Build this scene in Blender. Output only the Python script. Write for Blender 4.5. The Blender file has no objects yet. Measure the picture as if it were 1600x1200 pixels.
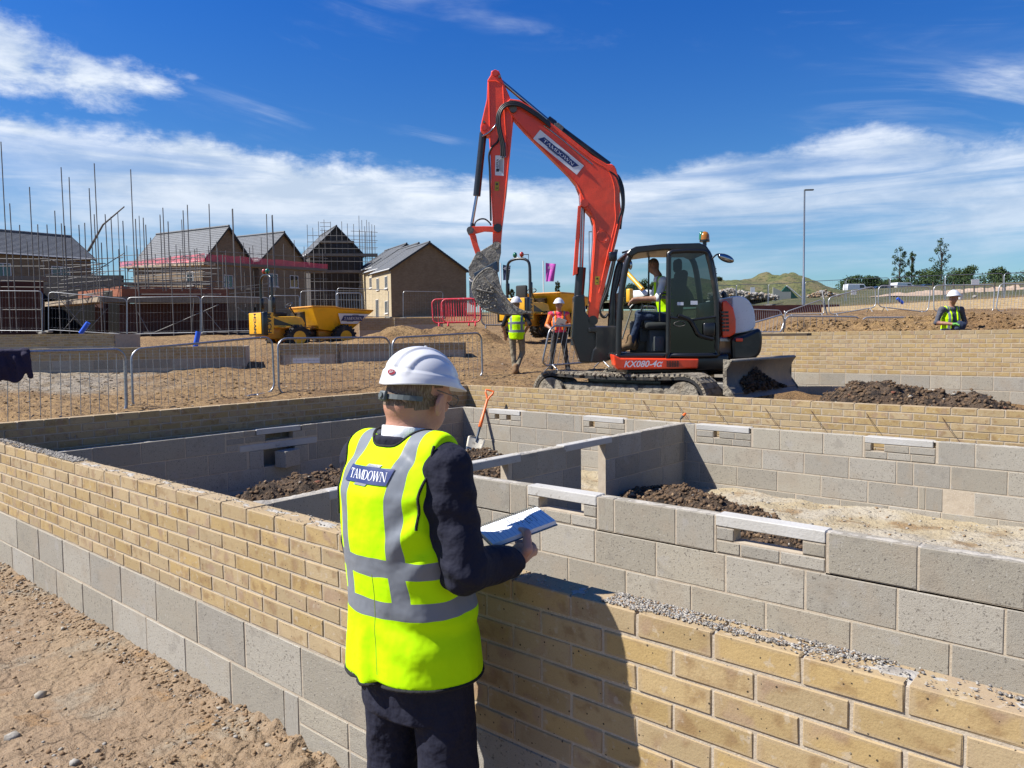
import bpy, bmesh, math, random
import numpy as np
from mathutils import Vector, Matrix
from mathutils.bvhtree import BVHTree
R = math.radians
random.seed(7); rng = np.random.default_rng(7)
S = bpy.context.scene
COL = S.collection
# ------------------------------------------------------------ camera
CZ = 1.75                                                   # eye height above the front ground
FPX = 1200.0                                                # focal length in pixels of a 1600 px wide picture
_u = -np.array([-1375., -59., FPX]); _u /= np.linalg.norm(_u)
_v = np.array([1050., -89., FPX]); _v /= np.linalg.norm(_v)
_w = np.cross(_u, _v); _w /= np.linalg.norm(_w)
if _w[1] > 0: _w = -_w
_v = np.cross(_w, _u); _v *= (1 if _v[2] > 0 else -1)
RC = np.array([_u, _v, _w])                                 # camera axes (right, down, forward) -> world
cam = bpy.data.cameras.new('camera'); camo = bpy.data.objects.new('camera', cam); COL.objects.link(camo)
cam.sensor_width = 36.0; cam.lens = FPX / 1600 * 36.0; cam.clip_start = .05; cam.clip_end = 3000
m = Matrix([[RC[i, 0], -RC[i, 1], -RC[i, 2]] for i in range(3)]).to_4x4(); m.translation = (0, 0, CZ)
camo.matrix_world = m
S.camera = camo
def ray(x, y): return RC @ np.array([x - 800., y - 600., FPX])
def at(x, y, D):                                            # point of the place seen at picture x, y at depth D metres
    p = ray(x, y) * (D / FPX); return Vector((p[0], p[1], p[2] + CZ))
def onz(x, y, z):
    d = ray(x, y); p = d * ((z - CZ) / d[2]); return Vector((p[0], p[1], z))
def onv(x, y, v):
    d = ray(x, y); p = d * (v / d[1]); return Vector((p[0], p[1], p[2] + CZ))
FWD = Vector((RC[0, 2], RC[1, 2], 0)).normalized(); RGT = Vector((FWD.y, -FWD.x, 0))
CAMYAW = math.atan2(RGT.y, RGT.x)                           # heading of the picture's right-hand direction
# ------------------------------------------------------------ light
SUN = Vector((-.95, -1.06, 1.62)).normalized()               # towards the sun
W = bpy.data.worlds.new('World'); S.world = W; W.use_nodes = True
nt = W.node_tree; nt.nodes.clear()
def wn(t, **k):
    n = nt.nodes.new(t)
    for a, b in k.items():
        if a[0] == 'i' and a[1:].isdigit(): n.inputs[int(a[1:])].default_value = b
        else: setattr(n, a, b)
    return n
wl = nt.links.new
def wmath(op, a, b=None, c=None):
    n = nt.nodes.new('ShaderNodeMath'); n.operation = op
    for i, q in enumerate((a, b, c)):
        if q is None: continue
        if isinstance(q, (int, float)): n.inputs[i].default_value = q
        else: wl(q, n.inputs[i])
    return n.outputs[0]
sky = wn('ShaderNodeTexSky', sky_type='NISHITA', sun_disc=False, sun_elevation=math.asin(SUN.z), sun_rotation=math.atan2(SUN.x, SUN.y),
         altitude=0, air_density=1.0, dust_density=.4, ozone_density=3.0)
tc = wn('ShaderNodeTexCoord'); sep = wn('ShaderNodeSeparateXYZ'); wl(tc.outputs['Generated'], sep.inputs[0])
zc = wmath('MAXIMUM', sep.outputs[2], 0.0)
den = wmath('ADD', zc, .09)
px_ = wmath('DIVIDE', sep.outputs[0], den); py_ = wmath('DIVIDE', sep.outputs[1], den)
# along / across the picture's right-hand direction, so cloud streaks lie as in the photograph's sky
def lin(a, b, ka, kb): return wmath('ADD', wmath('MULTIPLY', a, ka), wmath('MULTIPLY', b, kb))
cr = lin(px_, py_, RGT.x, RGT.y); cf = lin(px_, py_, FWD.x, FWD.y)
def cloudnoise(sr, sf, detail, rough, seed, dist=.3):
    c = wn('ShaderNodeCombineXYZ'); wl(wmath('MULTIPLY', cr, sr), c.inputs[0]); wl(wmath('MULTIPLY', cf, sf), c.inputs[1]); c.inputs[2].default_value = seed
    n = wn('ShaderNodeTexNoise', noise_dimensions='3D'); n.inputs['Scale'].default_value = 1; n.inputs['Detail'].default_value = detail
    n.inputs['Roughness'].default_value = rough; n.inputs['Distortion'].default_value = dist; wl(c.outputs[0], n.inputs['Vector']); return n.outputs['Fac']
def wramp(x, a, b, lo=0., hi=1.):
    n = wn('ShaderNodeMapRange', interpolation_type='SMOOTHSTEP'); wl(x, n.inputs[0])
    for i, q in zip((1, 2, 3, 4), (a, b, lo, hi)): n.inputs[i].default_value = q
    return n.outputs[0]
el = sep.outputs[2]                                         # sine of elevation
rgt = wmath('DIVIDE', lin(sep.outputs[0], sep.outputs[1], RGT.x, RGT.y), wmath('ADD', wmath('ABSOLUTE', lin(sep.outputs[0], sep.outputs[1], FWD.x, FWD.y)), .12))
def dn(sr, se, detail, rough, seed, dist=.3, tilt=0.):     # noise laid over heading and elevation, for clouds low in the sky
    c = wn('ShaderNodeCombineXYZ'); wl(wmath('ADD', wmath('MULTIPLY', rgt, sr), wmath('MULTIPLY', el, tilt)), c.inputs[0]); wl(wmath('MULTIPLY', el, se), c.inputs[1]); c.inputs[2].default_value = seed
    n = wn('ShaderNodeTexNoise', noise_dimensions='3D'); n.inputs['Scale'].default_value = 1; n.inputs['Detail'].default_value = detail
    n.inputs['Roughness'].default_value = rough; n.inputs['Distortion'].default_value = dist; wl(c.outputs[0], n.inputs['Vector']); return n.outputs['Fac']
puff = dn(9, 24, 9, .62, 3.1, .2); coarse = dn(3.2, 15, 6, .55, 12.4, .5); strat = dn(2.6, 34, 8, .6, 31.0, .8); edge = dn(3.6, 5, 8, .62, 47.5, .2); wisp = dn(3.0, 8, 8, .6, 21.3, 1.6, 9.)
topl = wmath('ADD', wramp(rgt, -.30, .02, .240, .196), wramp(rgt, .10, .22, 0., .018))
top = wmath('ADD', topl, wmath('ADD', wmath('MULTIPLY', wmath('SUBTRACT', edge, .5), .13), wmath('MULTIPLY', wmath('SUBTRACT', puff, .5), .055)))
below = wmath('SUBTRACT', top, el)                          # how far under the cloud tops
bank = wramp(below, -.004, .022)
lowfade = wramp(wmath('ADD', el, wmath('MULTIPLY', wmath('SUBTRACT', coarse, .5), .16)), .045, .135, .12, 1.)
body = wmath('ADD', wmath('MULTIPLY', wramp(wmath('ADD', strat, wmath('MULTIPLY', coarse, .6)), .56, .98), .66), wmath('MULTIPLY', wramp(below, .10, .0, .20, .46), wramp(rgt, .5, -.1, .30, 1.)))
c1 = wmath('MULTIPLY', wmath('MULTIPLY', bank, lowfade), wmath('MINIMUM', wmath('ADD', body, .05), .97))
# flatter cloud high on the left
q1 = wmath('DIVIDE', wmath('ADD', rgt, .76), .42); q2 = wmath('DIVIDE', wmath('SUBTRACT', wmath('ADD', el, wmath('MULTIPLY', wmath('ADD', rgt, .6), .13)), .305), .052)
rr2 = wmath('ADD', wmath('MULTIPLY', q1, q1), wmath('MULTIPLY', q2, q2))
c2 = wramp(wmath('SUBTRACT', wmath('ADD', rr2, 0.), wmath('ADD', wmath('MULTIPLY', wmath('SUBTRACT', edge, .5), 1.6), wmath('MULTIPLY', wmath('SUBTRACT', puff, .5), 2.2))), 1.05, .35)
c2 = wmath('MULTIPLY', c2, wmath('ADD', .45, wmath('MULTIPLY', strat, .85)))
c3 = wmath('MULTIPLY', wmath('MULTIPLY', wramp(wisp, .50, .80), .38), wmath('MULTIPLY', wramp(coarse, .38, .62), wramp(el, .16, .24)))
c3 = wmath('ADD', c3, wmath('MULTIPLY', wmath('MULTIPLY', wramp(rgt, .30, .46), wmath('MULTIPLY', wramp(el, .18, .215), wramp(el, .31, .25))), wramp(wisp, .40, .74, 0., .62)))
cov = wmath('MINIMUM', wmath('MAXIMUM', wmath('MAXIMUM', c1, c2), c3), 1.0)
bright = wmath('MULTIPLY', wramp(puff, .33, .66), wmath('MAXIMUM', wramp(below, .16, .0, .35, 1.), wramp(el, .25, .27)))
cc = wn('ShaderNodeMix', data_type='RGBA'); wl(bright, cc.inputs[0])
cc.inputs[6].default_value = (6.3, 7.6, 9.5, 1); cc.inputs[7].default_value = (10.4, 11.1, 12.1, 1)
hs = wn('ShaderNodeHueSaturation'); hs.inputs['Saturation'].default_value = 1.18; hs.inputs['Value'].default_value = 1.0; wl(sky.outputs[0], hs.inputs['Color'])
tint = wn('ShaderNodeMix', data_type='RGBA', blend_type='MULTIPLY'); tint.inputs[0].default_value = 1; wl(hs.outputs[0], tint.inputs[6]); tg = wn('ShaderNodeMix', data_type='RGBA'); wl(wramp(el, .0, .52), tg.inputs[0]); tg.inputs[6].default_value = (.80, 1.08, 1.24, 1); tg.inputs[7].default_value = (.20, .78, 1.60, 1); wl(tg.outputs[2], tint.inputs[7])
mx = wn('ShaderNodeMix', data_type='RGBA'); wl(cov, mx.inputs[0]); wl(tint.outputs[2], mx.inputs[6]); wl(cc.outputs[2], mx.inputs[7])
bg = wn('ShaderNodeBackground'); bg.inputs[1].default_value = .05; wl(mx.outputs[2], bg.inputs[0])
wo = wn('ShaderNodeOutputWorld'); wl(bg.outputs[0], wo.inputs[0])
sl = bpy.data.lights.new('sun', 'SUN'); sl.energy = 5.0; sl.angle = R(.55); sl.color = (1, .955, .88)
slo = bpy.data.objects.new('sun', sl); COL.objects.link(slo); slo.rotation_euler = SUN.to_track_quat('Z', 'Y').to_euler(); slo.location = (-10, -10, 30)
S.view_settings.view_transform = 'Standard'; S.view_settings.look = 'None'; S.view_settings.exposure = .85; S.view_settings.gamma = 1
S.view_settings.use_curve_mapping = False
S.render.engine = 'CYCLES'; S.cycles.max_bounces = 6; S.cycles.diffuse_bounces = 3; S.cycles.transparent_max_bounces = 12
S.cycles.use_denoising = True
# ------------------------------------------------------------ materials
MATS = {}
ALB = .50
def mat(name, col, rough=.85, metal=0., var=None, bump=None, rand=0., rotrand=False, spec=.5, alpha=None, trans=0., emit=None, coat=0., extra=None, gain=1.):
    """var: list of (scale, colour, lo, hi, detail, amount); bump: list of (scale, height_m, detail[, kind]) in object metres."""
    M = bpy.data.materials.new(name); M.use_nodes = True; t = M.node_tree; N = t.nodes; L = t.links.new
    g_ = gain * ALB
    b = N['Principled BSDF']; b.inputs['Roughness'].default_value = rough; b.inputs['Metallic'].default_value = metal
    b.inputs['Specular IOR Level'].default_value = spec; b.inputs['Coat Weight'].default_value = coat
    b.inputs['Transmission Weight'].default_value = trans
    if alpha is not None: b.inputs['Alpha'].default_value = alpha
    tcn = N.new('ShaderNodeTexCoord'); vec = tcn.outputs['Object']
    oi = N.new('ShaderNodeObjectInfo')
    if rand or rotrand:
        a = N.new('ShaderNodeVectorMath'); a.operation = 'MULTIPLY_ADD'; cb = N.new('ShaderNodeCombineXYZ')
        for i in range(3): L(oi.outputs['Random'], cb.inputs[i])
        L(cb.outputs[0], a.inputs[0]); a.inputs[1].default_value = (37, 53, 71); L(vec, a.inputs[2]); vec = a.outputs[0]
    def noise(scale, detail, kind='noise', stretch=None, rough_=.55):
        v_ = vec
        if stretch:
            mp = N.new('ShaderNodeMapping'); mp.inputs['Scale'].default_value = stretch; L(vec, mp.inputs[0]); v_ = mp.outputs[0]
        if kind == 'noise':
            n = N.new('ShaderNodeTexNoise'); n.inputs['Scale'].default_value = scale; n.inputs['Detail'].default_value = detail; n.inputs['Roughness'].default_value = rough_; L(v_, n.inputs['Vector']); return n.outputs['Fac']
        if kind == 'voro':
            n = N.new('ShaderNodeTexVoronoi'); n.inputs['Scale'].default_value = scale; L(v_, n.inputs['Vector']); return n.outputs['Distance']
        if kind == 'crack':
            n = N.new('ShaderNodeTexVoronoi'); n.feature = 'DISTANCE_TO_EDGE'; n.inputs['Scale'].default_value = scale
            w = N.new('ShaderNodeTexNoise'); w.inputs['Scale'].default_value = scale * 2; w.inputs['Detail'].default_value = 4; L(v_, w.inputs['Vector'])
            ad = N.new('ShaderNodeVectorMath'); ad.operation = 'MULTIPLY_ADD'; L(w.outputs['Color'], ad.inputs[0]); ad.inputs[1].default_value = (.5 / scale,) * 3; L(v_, ad.inputs[2])
            L(ad.outputs[0], n.inputs['Vector']); return n.outputs['Distance']
        if kind == 'wave':
            n = N.new('ShaderNodeTexWave'); n.inputs['Scale'].default_value = scale; n.inputs['Distortion'].default_value = detail; L(v_, n.inputs['Vector']); return n.outputs['Fac']
    def rmp(x, a, b_, lo=0., hi=1.):
        n = N.new('ShaderNodeMapRange'); n.interpolation_type = 'SMOOTHSTEP'; L(x, n.inputs[0])
        for i, q in zip((1, 2, 3, 4), (a, b_, lo, hi)): n.inputs[i].default_value = q
        return n.outputs[0]
    def mth(op, a, b_):
        n = N.new('ShaderNodeMath'); n.operation = op
        for i, q in enumerate((a, b_)):
            if isinstance(q, (int, float)): n.inputs[i].default_value = q
            else: L(q, n.inputs[i])
        return n.outputs[0]
    def mixc(f, a, b_, mode='MIX'):
        n = N.new('ShaderNodeMix'); n.data_type = 'RGBA'; n.blend_type = mode
        for i, q in zip((0, 6, 7), (f, a, b_)):
            if isinstance(q, (int, float)): n.inputs[i].default_value = q
            elif isinstance(q, tuple): n.inputs[i].default_value = (*q[:3], 1)
            else: L(q, n.inputs[i])
        return n.outputs[2]
    c = N.new('ShaderNodeRGB'); c.outputs[0].default_value = (*col, 1); c = c.outputs[0]
    for q in (var or []):
        sc, c2, lo, hi = q[:4]; det = q[4] if len(q) > 4 else 4; kind = q[6] if len(q) > 6 else 'noise'; st = q[7] if len(q) > 7 else None
        n = noise(sc, det, kind, st); f_ = rmp(n, lo, hi)
        if len(q) > 5 and q[5] != 1: f_ = mth('MULTIPLY', f_, q[5])
        c = mixc(f_, c, c2)
    if rand:
        n = N.new('ShaderNodeHueSaturation'); L(c, n.inputs['Color'])
        L(rmp(oi.outputs['Random'], 0, 1, 1 - rand, 1 + rand), n.inputs['Value'])
        h = mth('FRACT', mth('MULTIPLY', oi.outputs['Random'], 91.7), 0)
        L(rmp(h, 0, 1, 1 - rand * 1.3, 1 + rand * .9), n.inputs['Saturation']); c = n.outputs[0]
    ctx = dict(N=N, L=L, vec=vec, noise=noise, rmp=rmp, mth=mth, mixc=mixc, b=b, tc=tcn, oi=oi, t=t)
    if extra: c = extra(c, ctx) or c
    c = mixc(1., c, (g_, g_, g_), 'MULTIPLY'); L(c, b.inputs['Base Color'])
    if bump:
        prev = None
        for q in bump:
            sc, hgt, det = q[:3]; kind = q[3] if len(q) > 3 else 'noise'; st = q[4] if len(q) > 4 else None
            n = noise(sc, det, kind, st)
            if kind == 'crack': n = rmp(n, 0, .06)
            if kind == 'pit': pass
            bn = N.new('ShaderNodeBump'); bn.inputs['Strength'].default_value = 1; bn.inputs['Distance'].default_value = hgt; L(n, bn.inputs['Height'])
            if prev: L(prev, bn.inputs['Normal'])
            prev = bn.outputs[0]
        if 'bumpnormal' in ctx: pass
        L(prev, b.inputs['Normal'])
    if emit: b.inputs['Emission Color'].default_value = (*emit[0], 1); b.inputs['Emission Strength'].default_value = emit[1]
    MATS[name] = M; return M
# ------------------------------------------------------------ objects
def tag(o, label=None, cat=None, group=None, kind=None):
    if label: o['label'] = label
    if cat: o['category'] = cat
    if group: o['group'] = group
    if kind: o['kind'] = kind
    return o
def link(name, me, mats=None, parent=None, loc=None, rot=None, smooth=False):
    if mats is not None:
        for q in (mats if isinstance(mats, (list, tuple)) else [mats]): me.materials.append(q)
    if smooth: me.polygons.foreach_set('use_smooth', [True] * len(me.polygons))
    o = bpy.data.objects.new(name, me); COL.objects.link(o)
    if parent: o.parent = parent
    if loc is not None: o.location = loc
    if rot is not None: o.rotation_euler = rot
    return o
def inst(name, me, parent=None, mtx=None, loc=None, rot=None):
    o = bpy.data.objects.new(name, me); COL.objects.link(o)
    if parent: o.parent = parent
    if mtx is not None: o.matrix_basis = mtx
    if loc is not None: o.location = loc
    if rot is not None: o.rotation_euler = rot
    return o
def thing(name, label, cat, loc=(0, 0, 0), rz=0., group=None):
    o = bpy.data.objects.new(name, None); COL.objects.link(o); o.location = loc; o.rotation_euler = (0, 0, rz); o.empty_display_size = .1
    return tag(o, label, cat, group)
def copytree(o, parent=None):
    c = o.copy(); COL.objects.link(c)
    if parent is not None: c.parent = parent
    for ch in list(o.children): copytree(ch, c)
    return c
def mesh(name, v, f, mats=None, parent=None, smooth=False, mi=None, **k):
    me = bpy.data.meshes.new(name); me.from_pydata([tuple(p) for p in v], [], [tuple(q) for q in f]); me.update()
    o = link(name, me, mats, parent, smooth=smooth, **k)
    if mi is not None: me.polygons.foreach_set('material_index', mi)
    return o
class MB:
    """collects shapes and links them as one mesh object"""
    def __init__(s): s.v = []; s.f = []; s.m = []; s.sm = []
    def add(s, v, f, m=0, sm=False):
        b = len(s.v); s.v += [tuple(p) for p in v]; s.f += [tuple(i + b for i in q) for q in f]; s.m += [m] * len(f); s.sm += [sm] * len(f); return s
    def box(s, c, d, m=0, rz=0., mtx=None):
        x, y, z = d[0] / 2, d[1] / 2, d[2] / 2
        v = [Vector((a * x, b_ * y, c_ * z)) for a in (-1, 1) for b_ in (-1, 1) for c_ in (-1, 1)]
        M = Matrix.Translation(Vector(c)) @ (mtx if mtx is not None else Matrix.Rotation(rz, 4, 'Z')); v = [M @ p for p in v]
        return s.add(v, [(0, 1, 3, 2), (4, 6, 7, 5), (0, 4, 5, 1), (2, 3, 7, 6), (0, 2, 6, 4), (1, 5, 7, 3)], m)
    def box2(s, a, b, m=0): return s.box([(a[i] + b[i]) / 2 for i in range(3)], [abs(b[i] - a[i]) for i in range(3)], m)
    def rbox(s, c, d, r=.02, m=0, mtx=None, n=2):                  # box with rounded edges
        bm = bmesh.new(); bmesh.ops.create_cube(bm, size=1)
        for q in bm.verts: q.co = Vector((q.co.x * d[0], q.co.y * d[1], q.co.z * d[2]))
        bmesh.ops.bevel(bm, geom=bm.edges[:], offset=min(r, min(d) * .49), segments=n, affect='EDGES', profile=.5)
        M = Matrix.Translation(Vector(c)) @ (mtx if mtx is not None else Matrix.Identity(4))
        bm.verts.index_update(); s.add([M @ q.co for q in bm.verts], [[w.index for w in q.verts] for q in bm.faces], m, True); bm.free(); return s
    def tube(s, pts, r, m=0, n=8, cap=True, closed=False):
        pts = [Vector(p) for p in pts]; k = len(pts); rr = r if isinstance(r, (list, tuple)) else [r] * k; v = []; up = None
        for i, p in enumerate(pts):
            if closed: t = (pts[(i + 1) % k] - pts[i - 1])
            else: t = (pts[min(i + 1, k - 1)] - pts[max(i - 1, 0)])
            t.normalize()
            if up is None: up = Vector((0, 0, 1)) if abs(t.z) < .9 else Vector((1, 0, 0))
            a = t.cross(up); a.normalize(); b_ = a.cross(t); b_.normalize(); up = b_
            v += [p + (a * math.cos(6.28318 * j / n) + b_ * math.sin(6.28318 * j / n)) * rr[i] for j in range(n)]
        f = []
        for i in range(k if closed else k - 1):
            for j in range(n): f.append((i * n + j, i * n + (j + 1) % n, ((i + 1) % k) * n + (j + 1) % n, ((i + 1) % k) * n + j))
        s.add(v, f, m, True)
        if cap and not closed: s.add(v[:n], [tuple(range(n))[::-1]], m); s.add(v[-n:], [tuple(range(n))], m)
        return s
    def cyl(s, a, b, r, m=0, n=16, r2=None): return s.tube([a, b], [r, r if r2 is None else r2], m, n)
    def prism(s, poly, d, m=0, mtx=None, y0=None):                 # polygon in local x,z extruded along y (thickness d, centred)
        n = len(poly); h = d / 2; M = mtx if mtx is not None else Matrix.Identity(4); o = 0 if y0 is None else y0
        v = [M @ Vector((p[0], -h + o, p[1])) for p in poly] + [M @ Vector((p[0], h + o, p[1])) for p in poly]
        f = [tuple(range(n)), tuple(range(2 * n - 1, n - 1, -1))] + [(i + n, (i + 1) % n + n, (i + 1) % n, i) for i in range(n)]
        return s.add(v, f, m)
    def loft(s, rings, m=0, cap=True, sm=True, closed=True):
        n = len(rings[0]); v = [p for r_ in rings for p in r_]; f = []
        for i in range(len(rings) - 1):
            for j in range(n if closed else n - 1): f.append((i * n + j, i * n + (j + 1) % n, (i + 1) * n + (j + 1) % n, (i + 1) * n + j))
        s.add(v, f, m, sm)
        if cap and closed: s.add(rings[0], [tuple(range(n))[::-1]], m); s.add(rings[-1], [tuple(range(n))], m)
        return s
    def sphere(s, c, r, m=0, nu=14, nv=9, sc=(1, 1, 1), mtx=None):
        v = []; f = []; M = mtx if mtx is not None else Matrix.Identity(4); c = Vector(c)
        for i in range(nv + 1):
            th = math.pi * i / nv
            for j in range(nu):
                p = Vector((math.sin(th) * math.cos(6.28318 * j / nu) * sc[0], math.sin(th) * math.sin(6.28318 * j / nu) * sc[1], math.cos(th) * sc[2])) * r; v.append(c + M @ p)
        for i in range(nv):
            for j in range(nu): f.append((i * nu + j, (i + 1) * nu + j, (i + 1) * nu + (j + 1) % nu, i * nu + (j + 1) % nu))
        return s.add(v, f, m, True)
    def build(s, name, mats, parent=None, recalc=True, **k):
        me = bpy.data.meshes.new(name); me.from_pydata(s.v, [], s.f); me.update()
        if recalc:
            bm = bmesh.new(); bm.from_mesh(me); bmesh.ops.recalc_face_normals(bm, faces=bm.faces[:]); bm.to_mesh(me); bm.free()
        o = link(name, me, mats, parent, **k)
        if len(me.polygons) == len(s.m):
            me.polygons.foreach_set('material_index', s.m); me.polygons.foreach_set('use_smooth', s.sm)
        return o
def bevel(o, w=.005, n=2):
    md = o.modifiers.new('b', 'BEVEL'); md.width = w; md.segments = n; md.limit_method = 'ANGLE'; md.angle_limit = R(40)
    return o
def arc(c, r, a0, a1, n, ax=0, az=2):
    out = []
    for i in range(n + 1):
        a = R(a0 + (a1 - a0) * i / n); p = list(c); p[ax] += r * math.cos(a); p[az] += r * math.sin(a); out.append(Vector(p))
    return out
# ------------------------------------------------------------ smooth value noise (numpy)
_P = rng.random((256, 256)); _P3 = rng.random((64, 64, 64))
def vn2(x, y):
    xi = np.floor(x).astype(int); yi = np.floor(y).astype(int); fx = x - xi; fy = y - yi; fx = fx * fx * (3 - 2 * fx); fy = fy * fy * (3 - 2 * fy)
    g = lambda a, b: _P[a & 255, b & 255]
    return (g(xi, yi) * (1 - fx) + g(xi + 1, yi) * fx) * (1 - fy) + (g(xi, yi + 1) * (1 - fx) + g(xi + 1, yi + 1) * fx) * fy
def fbm2(x, y, o=4, g=.5):
    s = 0; a = 1; t = 0
    for i in range(o): s = s + a * (vn2(x + 17.3 * i, y + 9.1 * i) - .5); t += a; a *= g; x = x * 2.03; y = y * 2.03
    return s / t * 2
def vn3(x, y, z):
    xi = np.floor(x).astype(int); yi = np.floor(y).astype(int); zi = np.floor(z).astype(int); fx = x - xi; fy = y - yi; fz = z - zi
    fx = fx * fx * (3 - 2 * fx); fy = fy * fy * (3 - 2 * fy); fz = fz * fz * (3 - 2 * fz)
    g = lambda a, b, c: _P3[a & 63, b & 63, c & 63]
    def pl(c): return (g(xi, yi, c) * (1 - fx) + g(xi + 1, yi, c) * fx) * (1 - fy) + (g(xi, yi + 1, c) * (1 - fx) + g(xi + 1, yi + 1, c) * fx) * fy
    return pl(zi) * (1 - fz) + pl(zi + 1) * fz
def fbm3(x, y, z, o=3):
    s = 0; a = 1; t = 0
    for i in range(o): s = s + a * (vn3(x + 7.7 * i, y + 3.1 * i, z + 5.3 * i) - .5); t += a; a *= .5; x = x * 2.03; y = y * 2.03; z = z * 2.03
    return s / t * 2
def sstep(a, b, x): t = np.clip((x - a) / (b - a), 0, 1); return t * t * (3 - 2 * t)
def gridmesh(name, X, Y, Z, mats, keep=None, **k):
    n, m_ = X.shape; v = np.stack([X, Y, Z], -1).reshape(-1, 3)
    idx = np.arange(n * m_).reshape(n, m_); q = np.stack([idx[:-1, :-1], idx[1:, :-1], idx[1:, 1:], idx[:-1, 1:]], -1).reshape(-1, 4)
    if keep is not None: q = q[keep.reshape(-1)]
    me = bpy.data.meshes.new(name); me.vertices.add(len(v)); me.vertices.foreach_set('co', v.astype(np.float32).ravel())
    me.loops.add(q.size); me.loops.foreach_set('vertex_index', q.astype(np.int32).ravel()); me.polygons.add(len(q))
    me.polygons.foreach_set('loop_start', np.arange(0, q.size, 4, dtype=np.int32)); me.update(calc_edges=True)
    me.validate(); return link(name, me, mats, smooth=True, **k)
# ------------------------------------------------------------ surface nets: mesh of an implicit solid (negative inside)
def nets(F, org, h):
    nx, ny, nz = F.shape; ins = F < 0
    acc = np.zeros((nx - 1, ny - 1, nz - 1, 3)); cnt = np.zeros((nx - 1, ny - 1, nz - 1))
    cor = [(i, j, k) for i in (0, 1) for j in (0, 1) for k in (0, 1)]
    sl_ = lambda c: F[c[0]:nx - 1 + c[0], c[1]:ny - 1 + c[1], c[2]:nz - 1 + c[2]]
    for a in cor:
        for ax in range(3):
            if a[ax]: continue
            b = list(a); b[ax] = 1; fa = sl_(a); fb = sl_(b); cr_ = (fa < 0) != (fb < 0)
            with np.errstate(divide='ignore', invalid='ignore'): t = np.where(cr_, fa / (fa - fb), 0)
            for d in range(3): acc[..., d] += np.where(cr_, a[d] + (t if d == ax else 0), 0)
            cnt += cr_
    act = cnt > 0; ids = -np.ones(act.shape, int); ids[act] = np.arange(act.sum()); I = np.argwhere(act)
    V = (I + acc[act] / cnt[act][:, None]) * h + np.array(org)
    quads = []
    for ax in range(3):
        s0 = [slice(1, -1)] * 3; s0[ax] = slice(0, -1); s1 = list(s0); s1[ax] = slice(1, None)
        a = ins[tuple(s0)]; b = ins[tuple(s1)]; E = np.argwhere(a != b)
        if not len(E): continue
        flip = a[tuple(E.T)]; P_ = E + 1; P_[:, ax] -= 1
        o1, o2 = [(1, 2), (2, 0), (0, 1)][ax]
        def cid(d1, d2): Q = P_.copy(); Q[:, o1] -= d1; Q[:, o2] -= d2; return ids[tuple(Q.T)]
        q = np.stack([cid(1, 1), cid(0, 1), cid(0, 0), cid(1, 0)], 1); q[~flip] = q[~flip][:, ::-1]; quads.append(q)
    return V, np.concatenate(quads)
def sdfmesh(name, fn, lo, hi, h, mats, parent=None, mfn=None, relax=1, **k):
    ax = [np.arange(lo[i], hi[i] + h, h) for i in range(3)]; X, Y, Z = np.meshgrid(*ax, indexing='ij')
    F = fn(X, Y, Z); F[0] = F[-1] = 1; F[:, 0] = F[:, -1] = 1; F[:, :, 0] = F[:, :, -1] = 1
    V, Q = nets(F, lo, h)
    me = bpy.data.meshes.new(name); me.vertices.add(len(V)); me.vertices.foreach_set('co', V.astype(np.float32).ravel())
    me.loops.add(Q.size); me.loops.foreach_set('vertex_index', Q.astype(np.int32).ravel()); me.polygons.add(len(Q))
    me.polygons.foreach_set('loop_start', np.arange(0, Q.size, 4, dtype=np.int32)); me.update(calc_edges=True); me.validate()
    o = link(name, me, mats, parent, smooth=True, **k)
    if mfn is not None:
        c = V[Q].mean(1); me.polygons.foreach_set('material_index', mfn(c[:, 0], c[:, 1], c[:, 2]).astype(np.int32))
    return o
def smin(a, b, k): h_ = np.clip(.5 + .5 * (b - a) / k, 0, 1); return b * (1 - h_) + a * h_ - k * h_ * (1 - h_)
def smax(a, b, k): return -smin(-a, -b, k)
def cap_(X, Y, Z, a, b, ra, rb):                            # tapered capsule
    a = np.array(a, float); b = np.array(b, float); d = b - a; L2 = d @ d
    t = np.clip(((X - a[0]) * d[0] + (Y - a[1]) * d[1] + (Z - a[2]) * d[2]) / L2, 0, 1)
    return np.sqrt((X - a[0] - t * d[0])**2 + (Y - a[1] - t * d[1])**2 + (Z - a[2] - t * d[2])**2) - (ra + (rb - ra) * t)
def ell_(X, Y, Z, c, r, rz=0., rx=0.):
    x = X - c[0]; y = Y - c[1]; z = Z - c[2]
    if rz: x, y = x * math.cos(rz) + y * math.sin(rz), -x * math.sin(rz) + y * math.cos(rz)
    if rx: y, z = y * math.cos(rx) + z * math.sin(rx), -y * math.sin(rx) + z * math.cos(rx)
    k0 = np.sqrt((x / r[0])**2 + (y / r[1])**2 + (z / r[2])**2); k1 = np.sqrt((x / r[0]**2)**2 + (y / r[1]**2)**2 + (z / r[2]**2)**2) + 1e-9
    return k0 * (k0 - 1) / k1
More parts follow.
